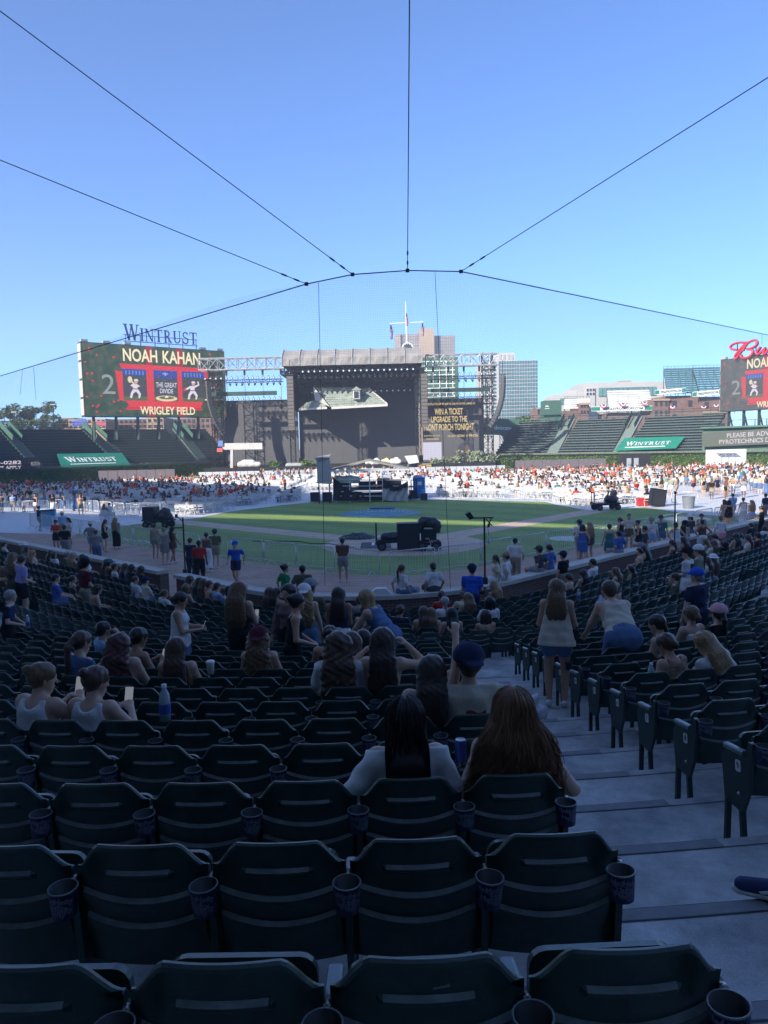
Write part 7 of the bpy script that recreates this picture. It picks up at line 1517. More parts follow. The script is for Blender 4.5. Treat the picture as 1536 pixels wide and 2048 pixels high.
for (px, py), lb, rz, big in (((318, 1055), 'cart of black cases and wrapped gear near third base', -.25, 1), ((1212, 1020), 'flat cart with a slumped black cover near first base', .2, 0)):
    c = gnd(px, py); o = flatcart((c.x, c.y, 0), rz, lb, 2.0, 1.0, not big); q = Vector((c.x, c.y, .55))
    if big:
        MB().box((-.55, 0, .95), (.85, .8, .9)).build('case', M_CASE, o, fix=False); ob = lump(None, 'plastic_wrap', M_BAG, (0, 0, 0), [((.35, 0, .55), (.75, 0, .5), .42, .34), ((.45, 0, .95), (.65, 0, .9), .26, .24)], .05, .035, 8.); ob.parent = o; ob.location = (0, 0, .15)
    else:
        ob = lump(None, 'plastic_wrap', M_BAG, (0, 0, 0), [((.25, 0, .35), (.6, 0, .35), .36, .36), ((.4, 0, .8), (.62, 0, .85), .26, .24)], .05, .04, 8.); ob.parent = o; ob.location = (0, 0, .4)
c = gnd(1315, 1014); o = empty('road_case', (c.x, c.y, 0), .3, 'black case tilted on its edge beside a red box', 'case'); MB().box((0, 0, .72), (1.3, .35, 1.35), ry=.15).build('case_body', M_CASE, o, fix=False); MB().box((0, -.19, .72), (1.05, .03, 1.1), ry=.15).build('panel', M_CAB, o, fix=False)
c = gnd(1285, 1012); tag(MB().box((c.x, c.y, .3), (.8, .6, .5)).box((c.x, c.y, .58), (.86, .66, .08)).build('red_box', mat('red_plastic', (.42, .03, .03), .5)), 'red lidded box beside the tilted black case', 'box')
c = gnd(1125, 1003); tag(MB().box((c.x, c.y, .22), (.7, .5, .42)).box((c.x, c.y - .26, .22), (.6, .02, .32)).build('floor_monitor', M_CASE), 'small black floor loudspeaker at the edge of the right chairs', 'loudspeaker')
c = gnd(1377, 1017); tag(MB().lathe((c.x, c.y, 0), [(.38, 0), (.45, .85), (.48, .9), (.42, .9), (.36, .1)], 16).build('grey_bin', mat('grey_plastic', (.16, .18, .20), .6)), 'grey round bin among the barriers at right', 'bin')
for i, (px, py, col, lb) in enumerate(((92, 1053, (.08, .33, .50), 'tall blue recycling bin near the left gate'), (103, 1052, (.08, .30, .46), 'second blue recycling bin near the left gate'))):
    c = gnd(px, py); o = empty('recycling_bin', c, .2, lb, 'bin'); MB().box((0, 0, .55), (.62, .55, 1.1)).build('bin_body', mat('bin_blue', col, .5), o, fix=False); MB().box((0, 0, 1.13), (.66, .6, .08)).build('lid', M_CASE, o, fix=False)
# ---- control tent behind the infield
c0 = gnd(640, 1003); Yt = 67.5; o = empty('control_tent', (X(735, Yt), Yt, 0), 0, 'scaffold control tent with grey canopy and black drapes behind the mound', 'tent')
def T(px, py, dy=0.): return at(px, py, Yt + dy)
posts = [(672, 1001), (700, 1001), (740, 1000), (766, 1000), (814, 1000)]
for px, py in posts:
    for dy in (0, 4.5):
        a = T(px, py, dy); a.z = 0; MB().tube(a, (a.x, a.y, T(px, 938, 0).z), .05, 6).build('post', M_GALV, o)
for py in (938, 960, 972, 983, 992):
    a, b = T(672, py), T(814, py); MB().tube((a.x, Yt - .06, a.z), (b.x, Yt - .06, b.z), .04, 5).build('rail', M_GALV, o)
zr, zp = T(735, 938).z, T(735, 919).z; xl, xr, xm = X(656, Yt), X(818, Yt), X(737, Yt)
mb = MB(); mb.add([(xl, Yt - .6, zr), (xm, Yt - .6, zp), (xr, Yt - .6, zr), (xl, Yt + 5.2, zr), (xm, Yt + 5.2, zp), (xr, Yt + 5.2, zr)], [(0, 1, 4, 3), (1, 2, 5, 4)]); mb.add([(xl, Yt - .6, zr - .16), (xm, Yt - .6, zp - .16), (xr, Yt - .6, zr - .16), (xl, Yt - .6, zr), (xm, Yt - .6, zp), (xr, Yt - .6, zr)], [(0, 1, 4, 3), (1, 2, 5, 4)]); mb.build('canopy', M_CANV, o)
MB().slab((xl, Yt - .62, zr - .1), (xr, Yt - .62, zr - .1), .12, .14).build('eave_beam', M_GALV, o)
def drape(px0, px1, top, bot, m, name, dy=-.12):
    n = 18; mb = MB(); vs = []
    for i in range(n + 1):
        t = i / n; px = px0 + (px1 - px0) * t; a, b = T(px, np.interp(t, [0, .5, 1], top), dy), T(px, np.interp(t, [0, .5, 1], bot), dy)
        for k in range(7): q = a.lerp(b, k / 6); q.y += .10 * math.sin(t * 21 + k * .6) - .05 * k / 6; vs.append(q)
    mb.add(vs, [(i * 7 + k, (i + 1) * 7 + k, (i + 1) * 7 + k + 1, i * 7 + k + 1) for i in range(n) for k in range(6)]); mb.build(name, m, o, sm=True)
M_TARPG = mat('grey_tarp', (.30, .31, .32), .6, var=.12, scale=2)
drape(666, 728, (953, 980, 985), (1001, 1002, 1000), M_BLK, 'black_drape'); drape(766, 816, (957, 976, 962), (975, 984, 974), M_BLK, 'black_drape', -.2); drape(766, 816, (972, 982, 972), (1000, 1003, 1001), M_TARPG, 'grey_drape', -.12)
MB().box((xm, Yt + 2.2, 1.15), (xr - xl - .8, 4.2, .12)).build('platform', mat('brown_ply', (.20, .13, .09), .8), o); MB().box((xm - .4, Yt + .2, .55), (3.2, .12, .7)).build('skirt', M_BLK, o)
for x, y, w, h in ((xm - 2.4, 1.0, 1.4, .9), (xm - .2, .6, 1.6, .7), (xm + 1.3, 1.4, 1.2, .9), (xm + 2.4, 1.0, 1.1, .8)): MB().box((x, Yt + y, 1.2 + h / 2), (w, .7, h)).build('console', M_CASE, o)
MB().box((xm + .9, Yt + .2, 1.55), (1.3, .1, .18)).build('red_stripe', mat('red_case_stripe', (.55, .07, .05), .5), o); ob = lump(None, 'clear_sheet', mat('pale_sheet', (.42, .46, .46), .4, var=.1), (0, 0, 0), [((-.8, 0, .3), (.8, 0, .3), .45, .4)], .1, .05, 5.); ob.parent = o; ob.location = (xm - 2 - o.location.x, .4, 1.75)
tw = empty('wrapped_tower', (X(646, Yt), Yt - .3, 0), 0, 'grey fabric wrapped tower left of the control tent', 'tower'); a, b = T(633, 918, -.5), T(659, 966, -.5)
lo_ = [(X(634, Yt), b.z), (X(661, Yt), b.z - .1), (X(659, Yt), a.z + .1), (X(634, Yt), a.z)]; MB().prism([(x, Yt - .7, z) for x, z in lo_], (0, 1.1, 0)).build('fabric_wrap', M_TARPG, tw); 
for sx in (636, 657): MB().tube((X(sx, Yt), Yt - .15, 0), (X(sx, Yt), Yt - .15, b.z), .06, 5).build('mast_leg', M_STEELB, tw)
MB().prism([(X(631, Yt), Yt - .9, a.z - .05), (X(661, Yt), Yt - .9, a.z + .12), (X(661, Yt), Yt + .6, a.z + .3), (X(631, Yt), Yt + .6, a.z + .1)], (0, 0, .1)).build('top_flap', M_CANV, tw)
for px, lb in ((631, 'black subwoofer box at the left foot of the control tent'), (655, 'second black subwoofer box beside the control tent'), (848, 'small black loudspeaker right of the blue toilet')):
    c = gnd(px, 1003); tag(MB().box((c.x, c.y, .45), (.9 if px < 800 else .6, .7, .86 if px < 800 else .6)).box((c.x, c.y - .36, .45), (.8 if px < 800 else .5, .02, .7 if px < 800 else .5)).build('subwoofer', M_CASE), lb, 'loudspeaker')
c = gnd(839, 996); o = empty('portable_toilet', (c.x, c.y, 0), -.15, 'bright blue portable toilet right of the control tent', 'toilet'); M_TOI = mat('toilet_blue', (.015, .16, .50), .45, var=.08)
MB().box((0, 0, 1.03), (1.1, 1.1, 1.95)).build('cabin', M_TOI, o, fix=False); MB().box((0, -.57, 1.0), (.75, .05, 1.75)).build('door', mat('toilet_door_blue', (.02, .20, .58), .4), o, fix=False); MB().box((.1, -.61, 1.45), (.4, .02, .35)).build('notice', M_WHITEP, o, fix=False); MB().prism([(-.6, -.6, 2.0), (.6, -.6, 2.0), (.45, -.45, 2.2), (-.45, -.45, 2.2)], (0, 1.1, 0)).build('roof', mat('toilet_roof', (.30, .38, .48), .5), o, fix=False); MB().box((0, 0, .04), (1.2, 1.2, .08)).build('base', M_CASE, o, fix=False)
c = gnd(826, 998); o = empty('forklift', (c.x, c.y - .2, 0), .1, 'dark lifting machine standing before the blue toilet', 'machine'); MB().box((0, 0, .55), (.7, 1.1, .6)).build('chassis', M_CASE, o, fix=False); MB().slab((-.25, -.6, .1), (-.25, -.6, 1.9), .08, .08).slab((.25, -.6, .1), (.25, -.6, 1.9), .08, .08).slab((-.25, -.6, 1.85), (.25, -.6, 1.85), .06, .08).build('mast', M_STEELB, o, fix=False); wheel(o, -.3, -.35, .22); wheel(o, .3, .4, .22); MB().box((0, .2, 1.2), (.6, .6, .08)).slab((-.3, .4, .8), (-.3, .4, 1.2), .05, .05).slab((.3, .4, .8), (.3, .4, 1.2), .05, .05).build('guard', M_CASE, o, fix=False)
# ---- poles clamped on the wall
def pole(px, pyb, pyt, Y, label, head):
    a, b = at(px, pyb, Y), at(px - 3, pyt, Y); o = empty('equipment_pole', (a.x, a.y, a.z), 0, label, 'pole'); MB().tube(a, (a.x, a.y, b.z), .028, 7).build('shaft', M_STEELB, o); head(o, a.x, a.y, b.z); MB().box((a.x, a.y, a.z + .1), (.14, .14, .2)).build('clamp', M_CAB, o)
def lamp_head(o, x, y, z):
    MB().slab((x - .38, y, z + .02), (x + .26, y, z + .02), .035, .035).build('crossarm', M_STEELB, o); mb = MB(); mb.prism([(x - .43, y - .12, z - .02), (x - .30, y - .12, z + .03), (x - .42, y - .14, z + .21), (x - .56, y - .14, z + .14)], (0, .24, 0)); mb.build('lamp_housing', M_CAB, o)
    MB().slab((x + .05, y - .03, z - .02), (x + .22, y - .03, z - .22), .02, .03).slab((x + .2, y - .03, z + .0), (x + .08, y - .03, z - .26), .02, .03).build('bracket', M_STEELB, o); MB().box((x + .12, y - .03, z - .2), (.06, .06, .1)).build('ballast', M_CAB, o); MB().tube((x + .1, y, z - .25), (x + .12, y, z - .5), .006, 4).build('cord', M_STEELB, o); MB().lathe((x + .13, y, z - .72), [(.0, .2), (.03, .18), (.05, .05), (.04, 0), (0, 0)], 8).build('white_weight', M_WHITEP, o)
pole(970, 1168, 1037, 21.2, 'black pole with a tilted lamp and brackets standing on the field wall', lamp_head)
def arm_head(o, x, y, z): MB().slab((x - .45, y, z - .35), (x, y, z - .35), .035, .035).build('crossarm', M_STEELB, o); MB().slab((x - .18, y, z + .02), (x + .02, y, z - .14), .03, .03).build('bracket', M_STEELB, o); MB().box((x - .22, y, z + .06), (.08, .08, .12)).build('camera_head', M_CAB, o)
pole(371, 1150, 1035, 25.2, 'black pole with a side arm standing at the gate in the wall', arm_head)
def plain_head(o, x, y, z): MB().box((x, y, z + .05), (.07, .07, .12)).build('camera_head', M_CAB, o)
pole(1349, 1100, 988, 29.4, 'thin black pole standing on the right field wall', plain_head)
# ---- small structures in front of the ivy
o = empty('white_container', (X(1455, 118), 118, 0), 0, 'long white container with an awning at the right end of the crowd', 'container'); a, b = X(1421, 118), X(1492, 118); MB().box(((a + b) / 2, 118.8, 2.0), (b - a, 1.8, 2.6)).build('body', M_WHITEP, o); MB().box(((a + b) / 2 - .5, 117.6, 2.75), ((b - a) * .55, 1.4, .1)).build('awning', M_TARPG, o)
for t in (.15, .35, .55, .72): MB().tube((a + (b - a) * t, 117.0, 0), (a + (b - a) * t, 117.0, 2.7), .05, 5).build('awning_post', M_FRAME, o)
o = empty('black_container', (X(1270, 130), 130, 0), 0, 'row of black draped stalls before the ivy in right field', 'stall'); a, b = X(1244, 130), X(1302, 130); MB().box(((a + b) / 2, 131, 1.5), (b - a, 1.6, 2.4)).build('body', M_BLK, o)
for t in (.25, .5): MB().box((a + (b - a) * t, 130.1, 1.2), (.8, .1, 1.6)).build('grey_panel', M_TARPG, o)
o = empty('equipment_screen', (X(1120, 132), 132, 0), 0, 'long brown screen fence before the right bleachers', 'fence')
for i in range(10): a, b = X(1030 + 18.2 * i, 132), X(1030 + 18.2 * (i + 1), 132); MB().box(((a + b) / 2, 132, 1.15), (b - a - .05, .1, 1.7)).build('screen_panel', mat('brown_screen', (.12, .10, .11), .9, var=.1), o)
o = empty('equipment_screen', (X(270, 122), 122, 0), 0, 'long brown screen fence before the left bleachers', 'fence')
for i in range(8): a, b = X(194 + 19.2 * i, 122), X(194 + 19.2 * (i + 1), 122); MB().box(((a + b) / 2, 122, 1.3), (b - a - .05, .1, 1.6)).build('screen_panel', mat('brown_screen', (.12, .10, .11), .9, var=.1), o)
# ---- things left among the seats
M_PET = mat('clear_bottle', (.35, .42, .48), .12, var=.1, spec=.6); M_LBL = mat('bottle_label', (.03, .08, .35), .5); M_PAPER = mat('paper_cup', (.70, .70, .68), .7)
def bottle(px, py, k, label, h=.22):
    d, z = ROWS[k]; r = ray(px, py); t = min(np.arange(.8, 40, .02), key=lambda t: abs(row_inv(r.x * t, r.y * t)[0] - d)); zz = r.z * t + CAMH
    o = empty('water_bottle', (r.x * t, r.y * t, zz), 0, label, 'bottle', 'bottles in cup holders'); s = h / .22; MB().lathe((0, 0, 0), [(0, 0), (.033 * s, .0), (.034 * s, .13 * s), (.030 * s, .16 * s), (.014 * s, .195 * s), (.014 * s, .205 * s)], 14).build('bottle_body', M_PET, o, True, fix=False); MB().lathe((0, 0, 0), [(.0345 * s, .045 * s), (.0352 * s, .05 * s), (.0352 * s, .10 * s), (.0345 * s, .105 * s)], 14).build('label_band', M_LBL, o, True, fix=False); MB().lathe((0, 0, 0), [(.016 * s, .203 * s), (.016 * s, .222 * s), (0, .222 * s)], 12).build('cap', M_PAPER, o, True, fix=False)
bottle(331, 1440, 4, 'clear water bottle with blue label in a cup holder beside the white tank tops', .26); bottle(1302, 1370, 6, 'clear bottle in a cup holder beside the tie-dyed top', .22); bottle(1157, 1202, 12, 'clear bottle with blue cap in the right block', .2); bottle(56, 1256, 10, 'pale blue bottle in a cup holder at the left edge', .2)
d, z = ROWS[7]; r = ray(421, 1338); t = min(np.arange(.8, 40, .02), key=lambda t: abs(row_inv(r.x * t, r.y * t)[0] - d))
o = empty('paper_cup', (r.x * t, r.y * t, r.z * t + CAMH - .05), 0, 'white paper cup with lid in a cup holder in the left block', 'cup'); MB().lathe((0, 0, 0), [(0, 0), (.034, 0), (.045, .12)], 14).build('cup_wall', M_PAPER, o, True, fix=False); MB().lathe((0, 0, 0), [(.048, .118), (.048, .13), (.042, .14), (0, .14)], 14).build('lid', M_PAPER, o, True, fix=False)
p_, th_ = row_point(ROWS[2][0] - .05, row_inv(.43, 3.5)[1]); o = empty('drink_can', at(921, 1500, 3.85), 0, 'silver-topped blue drink can between the two long-haired people', 'can'); MB().lathe((0, 0, -.06), [(.026, 0), (.032, .008), (.032, .105), (.027, .118)], 16).build('can_wall', mat('can_blue', (.03, .05, .20), .3, .5), o, True, fix=False); MB().lathe((0, 0, -.06), [(.027, .118), (.026, .121), (.024, .116), (0, .116)], 16).build('can_top', M_STEEL, o, True, fix=False)
# plastic bag at the head of the steps, bag under a seat, shoe of a neighbour
c = at(1064, 1375, 9.0); zb_ = tread(row_inv(c.x, c.y)[0]); o = lump(None, 'plastic_bag', mat('white_plastic', (.62, .63, .66), .4, var=.1, bump=.5, bscale=20), (c.x, c.y, zb_), [((-.06, 0, .10), (.08, 0, .10), .12, .12), ((.0, 0, .24), (.05, 0, .30), .07, .05)], .02, .012, 30.); tag(o, 'crumpled white plastic bag on the steps behind the auburn hair', 'bag')
c = at(1262, 1500, 7.0); zb_ = tread(row_inv(2.45, 7.0)[0]); o = lump(None, 'cloth_bag', mat('cream_cloth', (.50, .48, .42), .9, var=.1, bump=.4, bscale=30), (2.42, 6.75, zb_), [((-.04, 0, .08), (.10, 0, .08), .09, .08), ((.0, 0, .15), (.06, 0, .16), .05, .05)], .015, .008, 40.); tag(o, 'cream cloth bag on the floor under an aisle seat', 'bag')
# neighbour's shoe and leg at the right edge
zs = tread(row_inv(2.0, 3.0)[0]); sp_ = gnd(1548, 1806, zs)
o = empty('person', (sp_.x + .02, sp_.y + .02, zs), 1.15, 'lower leg and navy running shoe of someone cut off at the right edge', 'person', 'people among the stadium seats')
F_ = Field(V(-.2, -.35, -.02), V(.2, .3, .62), .008); F_.cone(V(0, -.03, .09), V(0, -.16, .55), .045, .062, .02); me = F_.mesh('lower_leg'); inst('lower_leg', me, o, m=M_SKIN[0])
F_ = Field(V(-.15, -.22, -.02), V(.15, .3, .2), .006); F_.cone(V(0, -.05, .06), V(0, .15, .048), .05, .042, .03); F_.cone(V(0, -.04, .08), V(0, -.06, .10), .05, .048, .02); F_.cut(V(0, 0, .028), V(0, 0, -1)); F_.carve(V(0, -.05, .13), V(0, -.055, .2), .038); sh = inst('running_shoe', F_.mesh('running_shoe'), o, m=mat('shoe_navy', (.012, .03, .11), .7, var=.15, scale=120, bump=.3, bscale=300))
F_ = Field(V(-.15, -.22, -.02), V(.15, .3, .1), .006); F_.cone(V(0, -.06, .028), V(0, .16, .028), .055, .045, .02, V(0, 0, 1), 2.); F_.cut(V(0, 0, .0), V(0, 0, -1)); inst('sole', F_.mesh('sole'), sh, m=mat('sole_cream', (.62, .60, .54), .6))
MB().prism([(-.052, .0, .06), (-.050, .07, .045), (-.050, .08, .055), (-.052, .02, .075)], (.004, 0, 0)).build('side_flash', M_WHITEP, sh, fix=False)
for i in range(4): MB().slab((-.026, -.0 + i * .022, .098 - i * .006), (.026, .006 + i * .022, .098 - i * .006), .006, .006).build('lace', mat('lace_navy', (.02, .025, .06), .7), sh, fix=False)
# ================================================================== people on the track
TP = []
def TT(px, py, pose, face, male, skin, top, bot, hair, hat, label): TP.append((px, py, pose, face, male, skin, S_(top), S_(bot), S_(hair), S_(hat), label))
S_ = lambda v: tuple(v.split(':')) if v else None
for r in ((180, 1042, 't3', -20, 1, 0, 'polo:gray', 'shorts:lightblue', 'short:dark', 'bucket:cream', 'person in grey polo, straw hat and light blue shorts by the left gate'), (191, 1057, 't0', 10, 1, 0, 'tee:gray', 'long:denim', 'short:brown', None, 'youth in grey shirt and jeans beside the straw hat'),
          (207, 1040, 't5', -70, 0, 0, 'dress:black', 'mini:black', 'long:brown', None, 'person in short black dress with shoulder bag near the left gate'), (230, 1036, 't6', 0, 0, 0, 'loose:gray', 'maxi:black', 'wavy:blond', None, 'person wrapped in a grey shawl over a long black skirt'), (111, 1037, 't1', 170, 1, 1, 'tee:orange', 'shorts:black', 'short:black', None, 'steward in red shirt facing the seats by the left gate'),
          (128, 1048, 't0', 0, 1, 2, 'tee:black', 'long:gray', 'short:black', None, 'person in black shirt right of the red steward at left'), (136, 1036, 't0', 150, 0, 0, 'tee:white', 'skirt:cream', 'long:dark', None, 'person in white standing behind the black shirt at left'), (124, 1022, 't5', 30, 1, 0, 'tee:lightblue', 'shorts:khaki', 'short:gray', 'cap:white', 'person in pale blue shirt and white cap by the gear at left'), (76, 1010, 't1', -60, 1, 0, 'polo:navy', 'shorts:gray', 'short:dark', None, 'person in navy shirt beside the blue bins'),
          (308, 1048, 't0', -10, 0, 1, 'strap:sage', 'short:sage', 'bun:brown', None, 'person in sage green romper walking left of the grey dress'), (327, 1056, 't0', 0, 0, 0, 'dress:gray', 'skirt:gray', 'lowbun:blond', None, 'person in grey dress between the romper and the floral dress'), (343, 1055, 't2', -30, 0, 2, 'dress:brown', 'mini:brown', 'long:black', None, 'person in brown floral dress at the gap in the wall'), (379, 1073, 't1', -10, 1, 0, 'tee:navy', 'long:navy', 'short:dark', None, 'officer in dark navy uniform at the gate in the wall'), (397, 1078, 't0', 10, 1, 3, 'tee:red', 'long:black', 'short:black', None, 'steward in red shirt beside the dark uniform'),
          (412, 1066, 't6', 0, 0, 2, 'tank:olive', 'maxi:white', 'bun:black', None, 'person in olive top and long white skirt on the track'), (428, 1057, 't5', 0, 1, 0, 'tee:olive', 'shorts:khaki', 'short:dark', 'cap:darkgray', 'tall person in olive shirt and khaki shorts beside the white skirt'), (470, 1080, 't2', 170, 1, 0, 'polo:royal', 'shorts:navy', 'short:gray', 'cap:royal', 'person in royal blue shirt and cap walking along the track'), (684, 1073, 't6', 0, 1, 1, 'tee:brown', 'shorts:gray', 'short:black', None, 'person in brown shirt and grey shorts facing the field alone'),
          (1030, 1073, 't2', -20, 1, 0, 'tee:white', 'long:khaki', 'short:black', None, 'youth in white shirt walking on the track right of the lamp pole'), (1160, 1038, 't5', 0, 1, 0, 'tee:white', 'shorts:gray', 'short:dark', 'cap:darkgray', 'person in white shirt and dark cap beside the blue dress'), (1165, 1050, 't2', -20, 0, 0, 'dress:blue', 'skirt:blue', 'bob:dark', None, 'person in bright blue dress on the right part of the track'), (1179, 1045, 't0', 10, 0, 0, 'dress:darkgray', 'mini:darkgray', 'wavy:blond', None, 'blond person in dark patterned dress right of the blue dress'), (1219, 1049, 't0', 0, 0, 0, 'dress:teal', 'skirt:teal', 'short:dark', None, 'person in teal dress with a black shoulder bag'), (1243, 1036, 't5', 40, 0, 0, 'tank:black', 'shorts:denim', 'lowbun:brown', None, 'person in black top beside the tall cream shirt'), (1258, 1025, 't0', 170, 1, 1, 'tee:cream', 'shorts:brown', 'short:black', None, 'tall person in cream shirt facing the seats'), (1279, 1041, 't5', 70, 0, 1, 'dress:black', 'mini:black', 'bun:black', None, 'person in short black dress bending beside the cream shirt'), (1304, 1033, 't4', 170, 1, 0, 'tee:white', 'short:lightblue', 'short:brown', 'cap:khaki', 'person in white shirt, khaki cap and sling bag facing the seats'), (1323, 1029, 't4', 165, 1, 0, 'tee:teal', 'short:denim', 'short:brown', 'cap:darkgray', 'person in dark green shirt and denim shorts drinking'),
          (1352, 1046, 't3', 0, 0, 1, 'tank:white', 'shorts:white', 'lowbun:dark', None, 'person in white halter top with hands behind the back'), (1370, 1043, 't6', -60, 0, 0, 'tank:cream', 'maxi:gray', 'long:black', 'bucket:black', 'person in black hat and long grey skirt'), (1380, 1030, 't0', 140, 0, 0, 'tee:darkgray', 'long:denim', 'long:dark', 'bucket:white', 'person in white hat and blue jeans by the barrier'), (1403, 1028, 't1', 170, 0, 1, 'tank:cream', 'shorts:denim', 'lowbun:dark', None, 'person facing the seats behind the brown top'), (1405, 1040, 't3', 0, 0, 2, 'tank:brown', 'shorts:white', 'lowbun:black', None, 'person in brown top seen from behind at right'), (1442, 1033, 't0', 0, 0, 0, 'tee:white', 'mini:pink', 'lowbun:lightbrown', None, 'person in white shirt, pink skirt and cross-body bag'),
          (1449, 1000, 't0', 10, 0, 0, 'dress:gray', 'mini:gray', 'bob:brown', None, 'person in grey dress standing near the right steps'), (1458, 1001, 't0', 0, 0, 1, 'dress:black', 'mini:black', 'bob:black', None, 'person in black dress right of the grey dress'), (1466, 985, 't1', 0, 1, 0, 'tee:lightblue', 'shorts:teal', 'short:dark', None, 'person in pale blue shirt and teal shorts near the right gate'), (1487, 996, 't0', 0, 0, 0, 'dress:white', 'maxi:white', 'bun:dark', None, 'person in long white dress near the right gate'), (1504, 1001, 't6', 0, 0, 0, 'tank:cream', 'short:lightblue', 'wavy:blond', None, 'person in cream top and pale denim shorts near the right gate'), (1524, 1010, 't1', 60, 1, 2, 'tee:black', 'long:black', 'short:black', None, 'person in black crouching over gear at the right edge'), (1532, 985, 't0', 20, 1, 0, 'tee:navy', 'long:khaki', 'short:brown', None, 'person in navy shirt at the right edge of the photo')): TT(*r)
for px, py, pose, face, male, skin, top, bot, hair, hat, label in TP:
    hh = 1.75 if male else 1.66; p = gnd(px, py, hh); person((p.x, p.y, .01), math.radians(face), pose, .03 if p.y > 34 else .024, male, 1., skin, top, bot, hair, hat, scale=hh / (1.76 if male else 1.68), label=label, group='people on the track')
# sitting on or leaning over the wall
for px, py, face, male, skin, top, bot, hair, hat, st, label in ((568, 1118, -30, 0, 0, 'tee:green', 'shorts:denim', 'bun:black', None, 0, 'person in bright green shirt sitting on the wall coping'), (604, 1115, 20, 1, 2, 'tee:olive', 'shorts:gray', 'short:black', None, 0, 'broad person in olive grey shirt sitting on the wall coping'), (802, 1120, -60, 0, 0, 'tee:white', 'long:denim', 'pony:brown', None, 0, 'person in white top and jeans sitting sideways on the wall'), (866, 1121, 0, 0, 2, 'tee:white', 'skirt:darkgray', 'lowbun:black', None, 0, 'person in white shirt and patterned skirt sitting on the wall'), (992, 1108, 40, 0, 0, 'tee:cream', 'shorts:white', 'braid:brown', None, 0, 'person with brown braid in cream jersey sitting beside the lamp pole'), (1013, 1107, 20, 1, 0, 'tee:white', 'shorts:white', 'short:dark', 'cap:tan', 0, 'person in white with tan cap sitting right of the lamp pole'),
        (1079, 1094, 0, 1, 0, 'tee:darkgray', 'shorts:gray', 'short:dark', 'cap:darkgray', 0, 'person in dark shirt and dark cap sitting on the right part of the wall'), (1099, 1090, 0, 0, 0, 'tee:blue', 'shorts:denim', 'lowbun:dark', None, 0, 'person in blue denim shirt sitting beside the dark cap'), (1127, 1088, 0, 1, 0, 'tee:black', 'shorts:khaki', 'short:dark', 'cap:navy', 1, 'person in black shirt and khaki shorts standing before the wall'), (1238, 1064, -15, 1, 1, 'tee:blue', 'shorts:gray', 'short:black', None, 0, 'person in blue shirt sitting on the wall below the cream shirt'), (1290, 1058, 30, 1, 1, 'tee:darkgray', 'shorts:gray', 'short:dark', None, 0, 'person in charcoal shirt sitting on the wall holding a dog-sized bag')):
    r = ray(px, py); t = min(np.arange(15, 60, .02), key=lambda t: abs(row_inv(r.x * t, r.y * t)[0] - (.2 if not st else .95))); x, y = r.x * t, r.y * t; d, s = row_inv(x, y); th = row_point(d, s)[1]
    person((x, y, .905 if not st else tread(d)), th + math.radians(face), 'wallsit' if not st else 't0', .024, male, 1.1 if 'broad' in label else 1., skin, S_(top), S_(bot), S_(hair), S_(hat), label=label, group='people at the field wall')
# a few drinks on the coping and a white wedge
for px, lb in ((937 - 120 + 12, 'clear plastic cup on the wall coping beside the jeans'), (834, 'second plastic cup on the wall coping')):
    r = ray(px, 1168); t = min(np.arange(15, 40, .02), key=lambda t: abs(row_inv(r.x * t, r.y * t)[0] - .2)); tag(MB().lathe((r.x * t, r.y * t, .912), [(0, 0), (.036, 0), (.05, .15), (.052, .15)], 12).build('plastic_cup', M_PAPER), lb, 'cup')
r = ray(760, 1173); t = min(np.arange(15, 40, .02), key=lambda t: abs(row_inv(r.x * t, r.y * t)[0] - .2)); c = Vector((r.x * t, r.y * t, .912)); tag(MB().prism([(c.x - .34, c.y - .12, c.z), (c.x + .34, c.y - .12, c.z), (c.x + .16, c.y - .12, c.z + .17), (c.x - .12, c.y - .12, c.z + .17)], (0, .28, 0)).build('stone_wedge', M_WHITEP), 'white wedge block on the middle of the wall coping', 'block')
# ================================================================== the floor seats and the crowd in the outfield
M_WCH = mat('white_chair_plastic', (.58, .58, .57), .5, var=.04, scale=3)
ch = MB(); ch.box((0, 0, .44), (.42, .40, .035)); ch.box((0, -.22, .72), (.42, .03, .22), rx=.12); ch.slab((-.2, -.24, .85), (-.2, .18, 0), .03, .03).slab((.2, -.24, .85), (.2, .18, 0), .03, .03).slab((-.2, .12, .43), (-.2, -.2, 0), .03, .03).slab((.2, .12, .43), (.2, -.2, 0), .03, .03)
CH_ME = ch.mesh('white_chair', M_WCH); cl_ = MB(); cl_.box((0, 0, .43), (.43, .40, .05)); cl_.box((0, -.22, .70), (.43, .035, .30), rx=.12); cl_.slab((-.2, -.1, .4), (-.2, .1, 0), .05, .04).slab((.2, -.1, .4), (.2, .1, 0), .05, .04); CLV = np.array(cl_.v); CLF = cl_.f
fpoly = [(p.x, p.y) for p in fl]
def edge_y(x): return float(np.interp(x, [p[0] for p in fpoly], [p[1] for p in fpoly]))
slots = []
for row in range(70):
    y = 52 + row * .98
    for col in range(-130, 131):
        x = col * .52; u = x / y
        if abs(u) > .56: continue
        if y < edge_y(x) + 3.2 or y > 127 - abs(x) * .35 + (6 if x > 0 else 0): continue
        px = 768 + u * 1480
        if 600 < px < 875 and y < 88: continue                       # control tent
        if col % 22 in (0, 1, 2) or row % 15 in (12, 13, 14): continue   # aisles
        if u > .36 and y < 78 or u < -.38 and y < 76: continue
        if -.37 < u < -.28 and y < 62: continue
        slots.append((x + random.uniform(-.04, .04), y + random.uniform(-.06, .06)))
slots.sort(key=lambda s: math.hypot(*s))
rowno = {}
near300 = slots[:300]
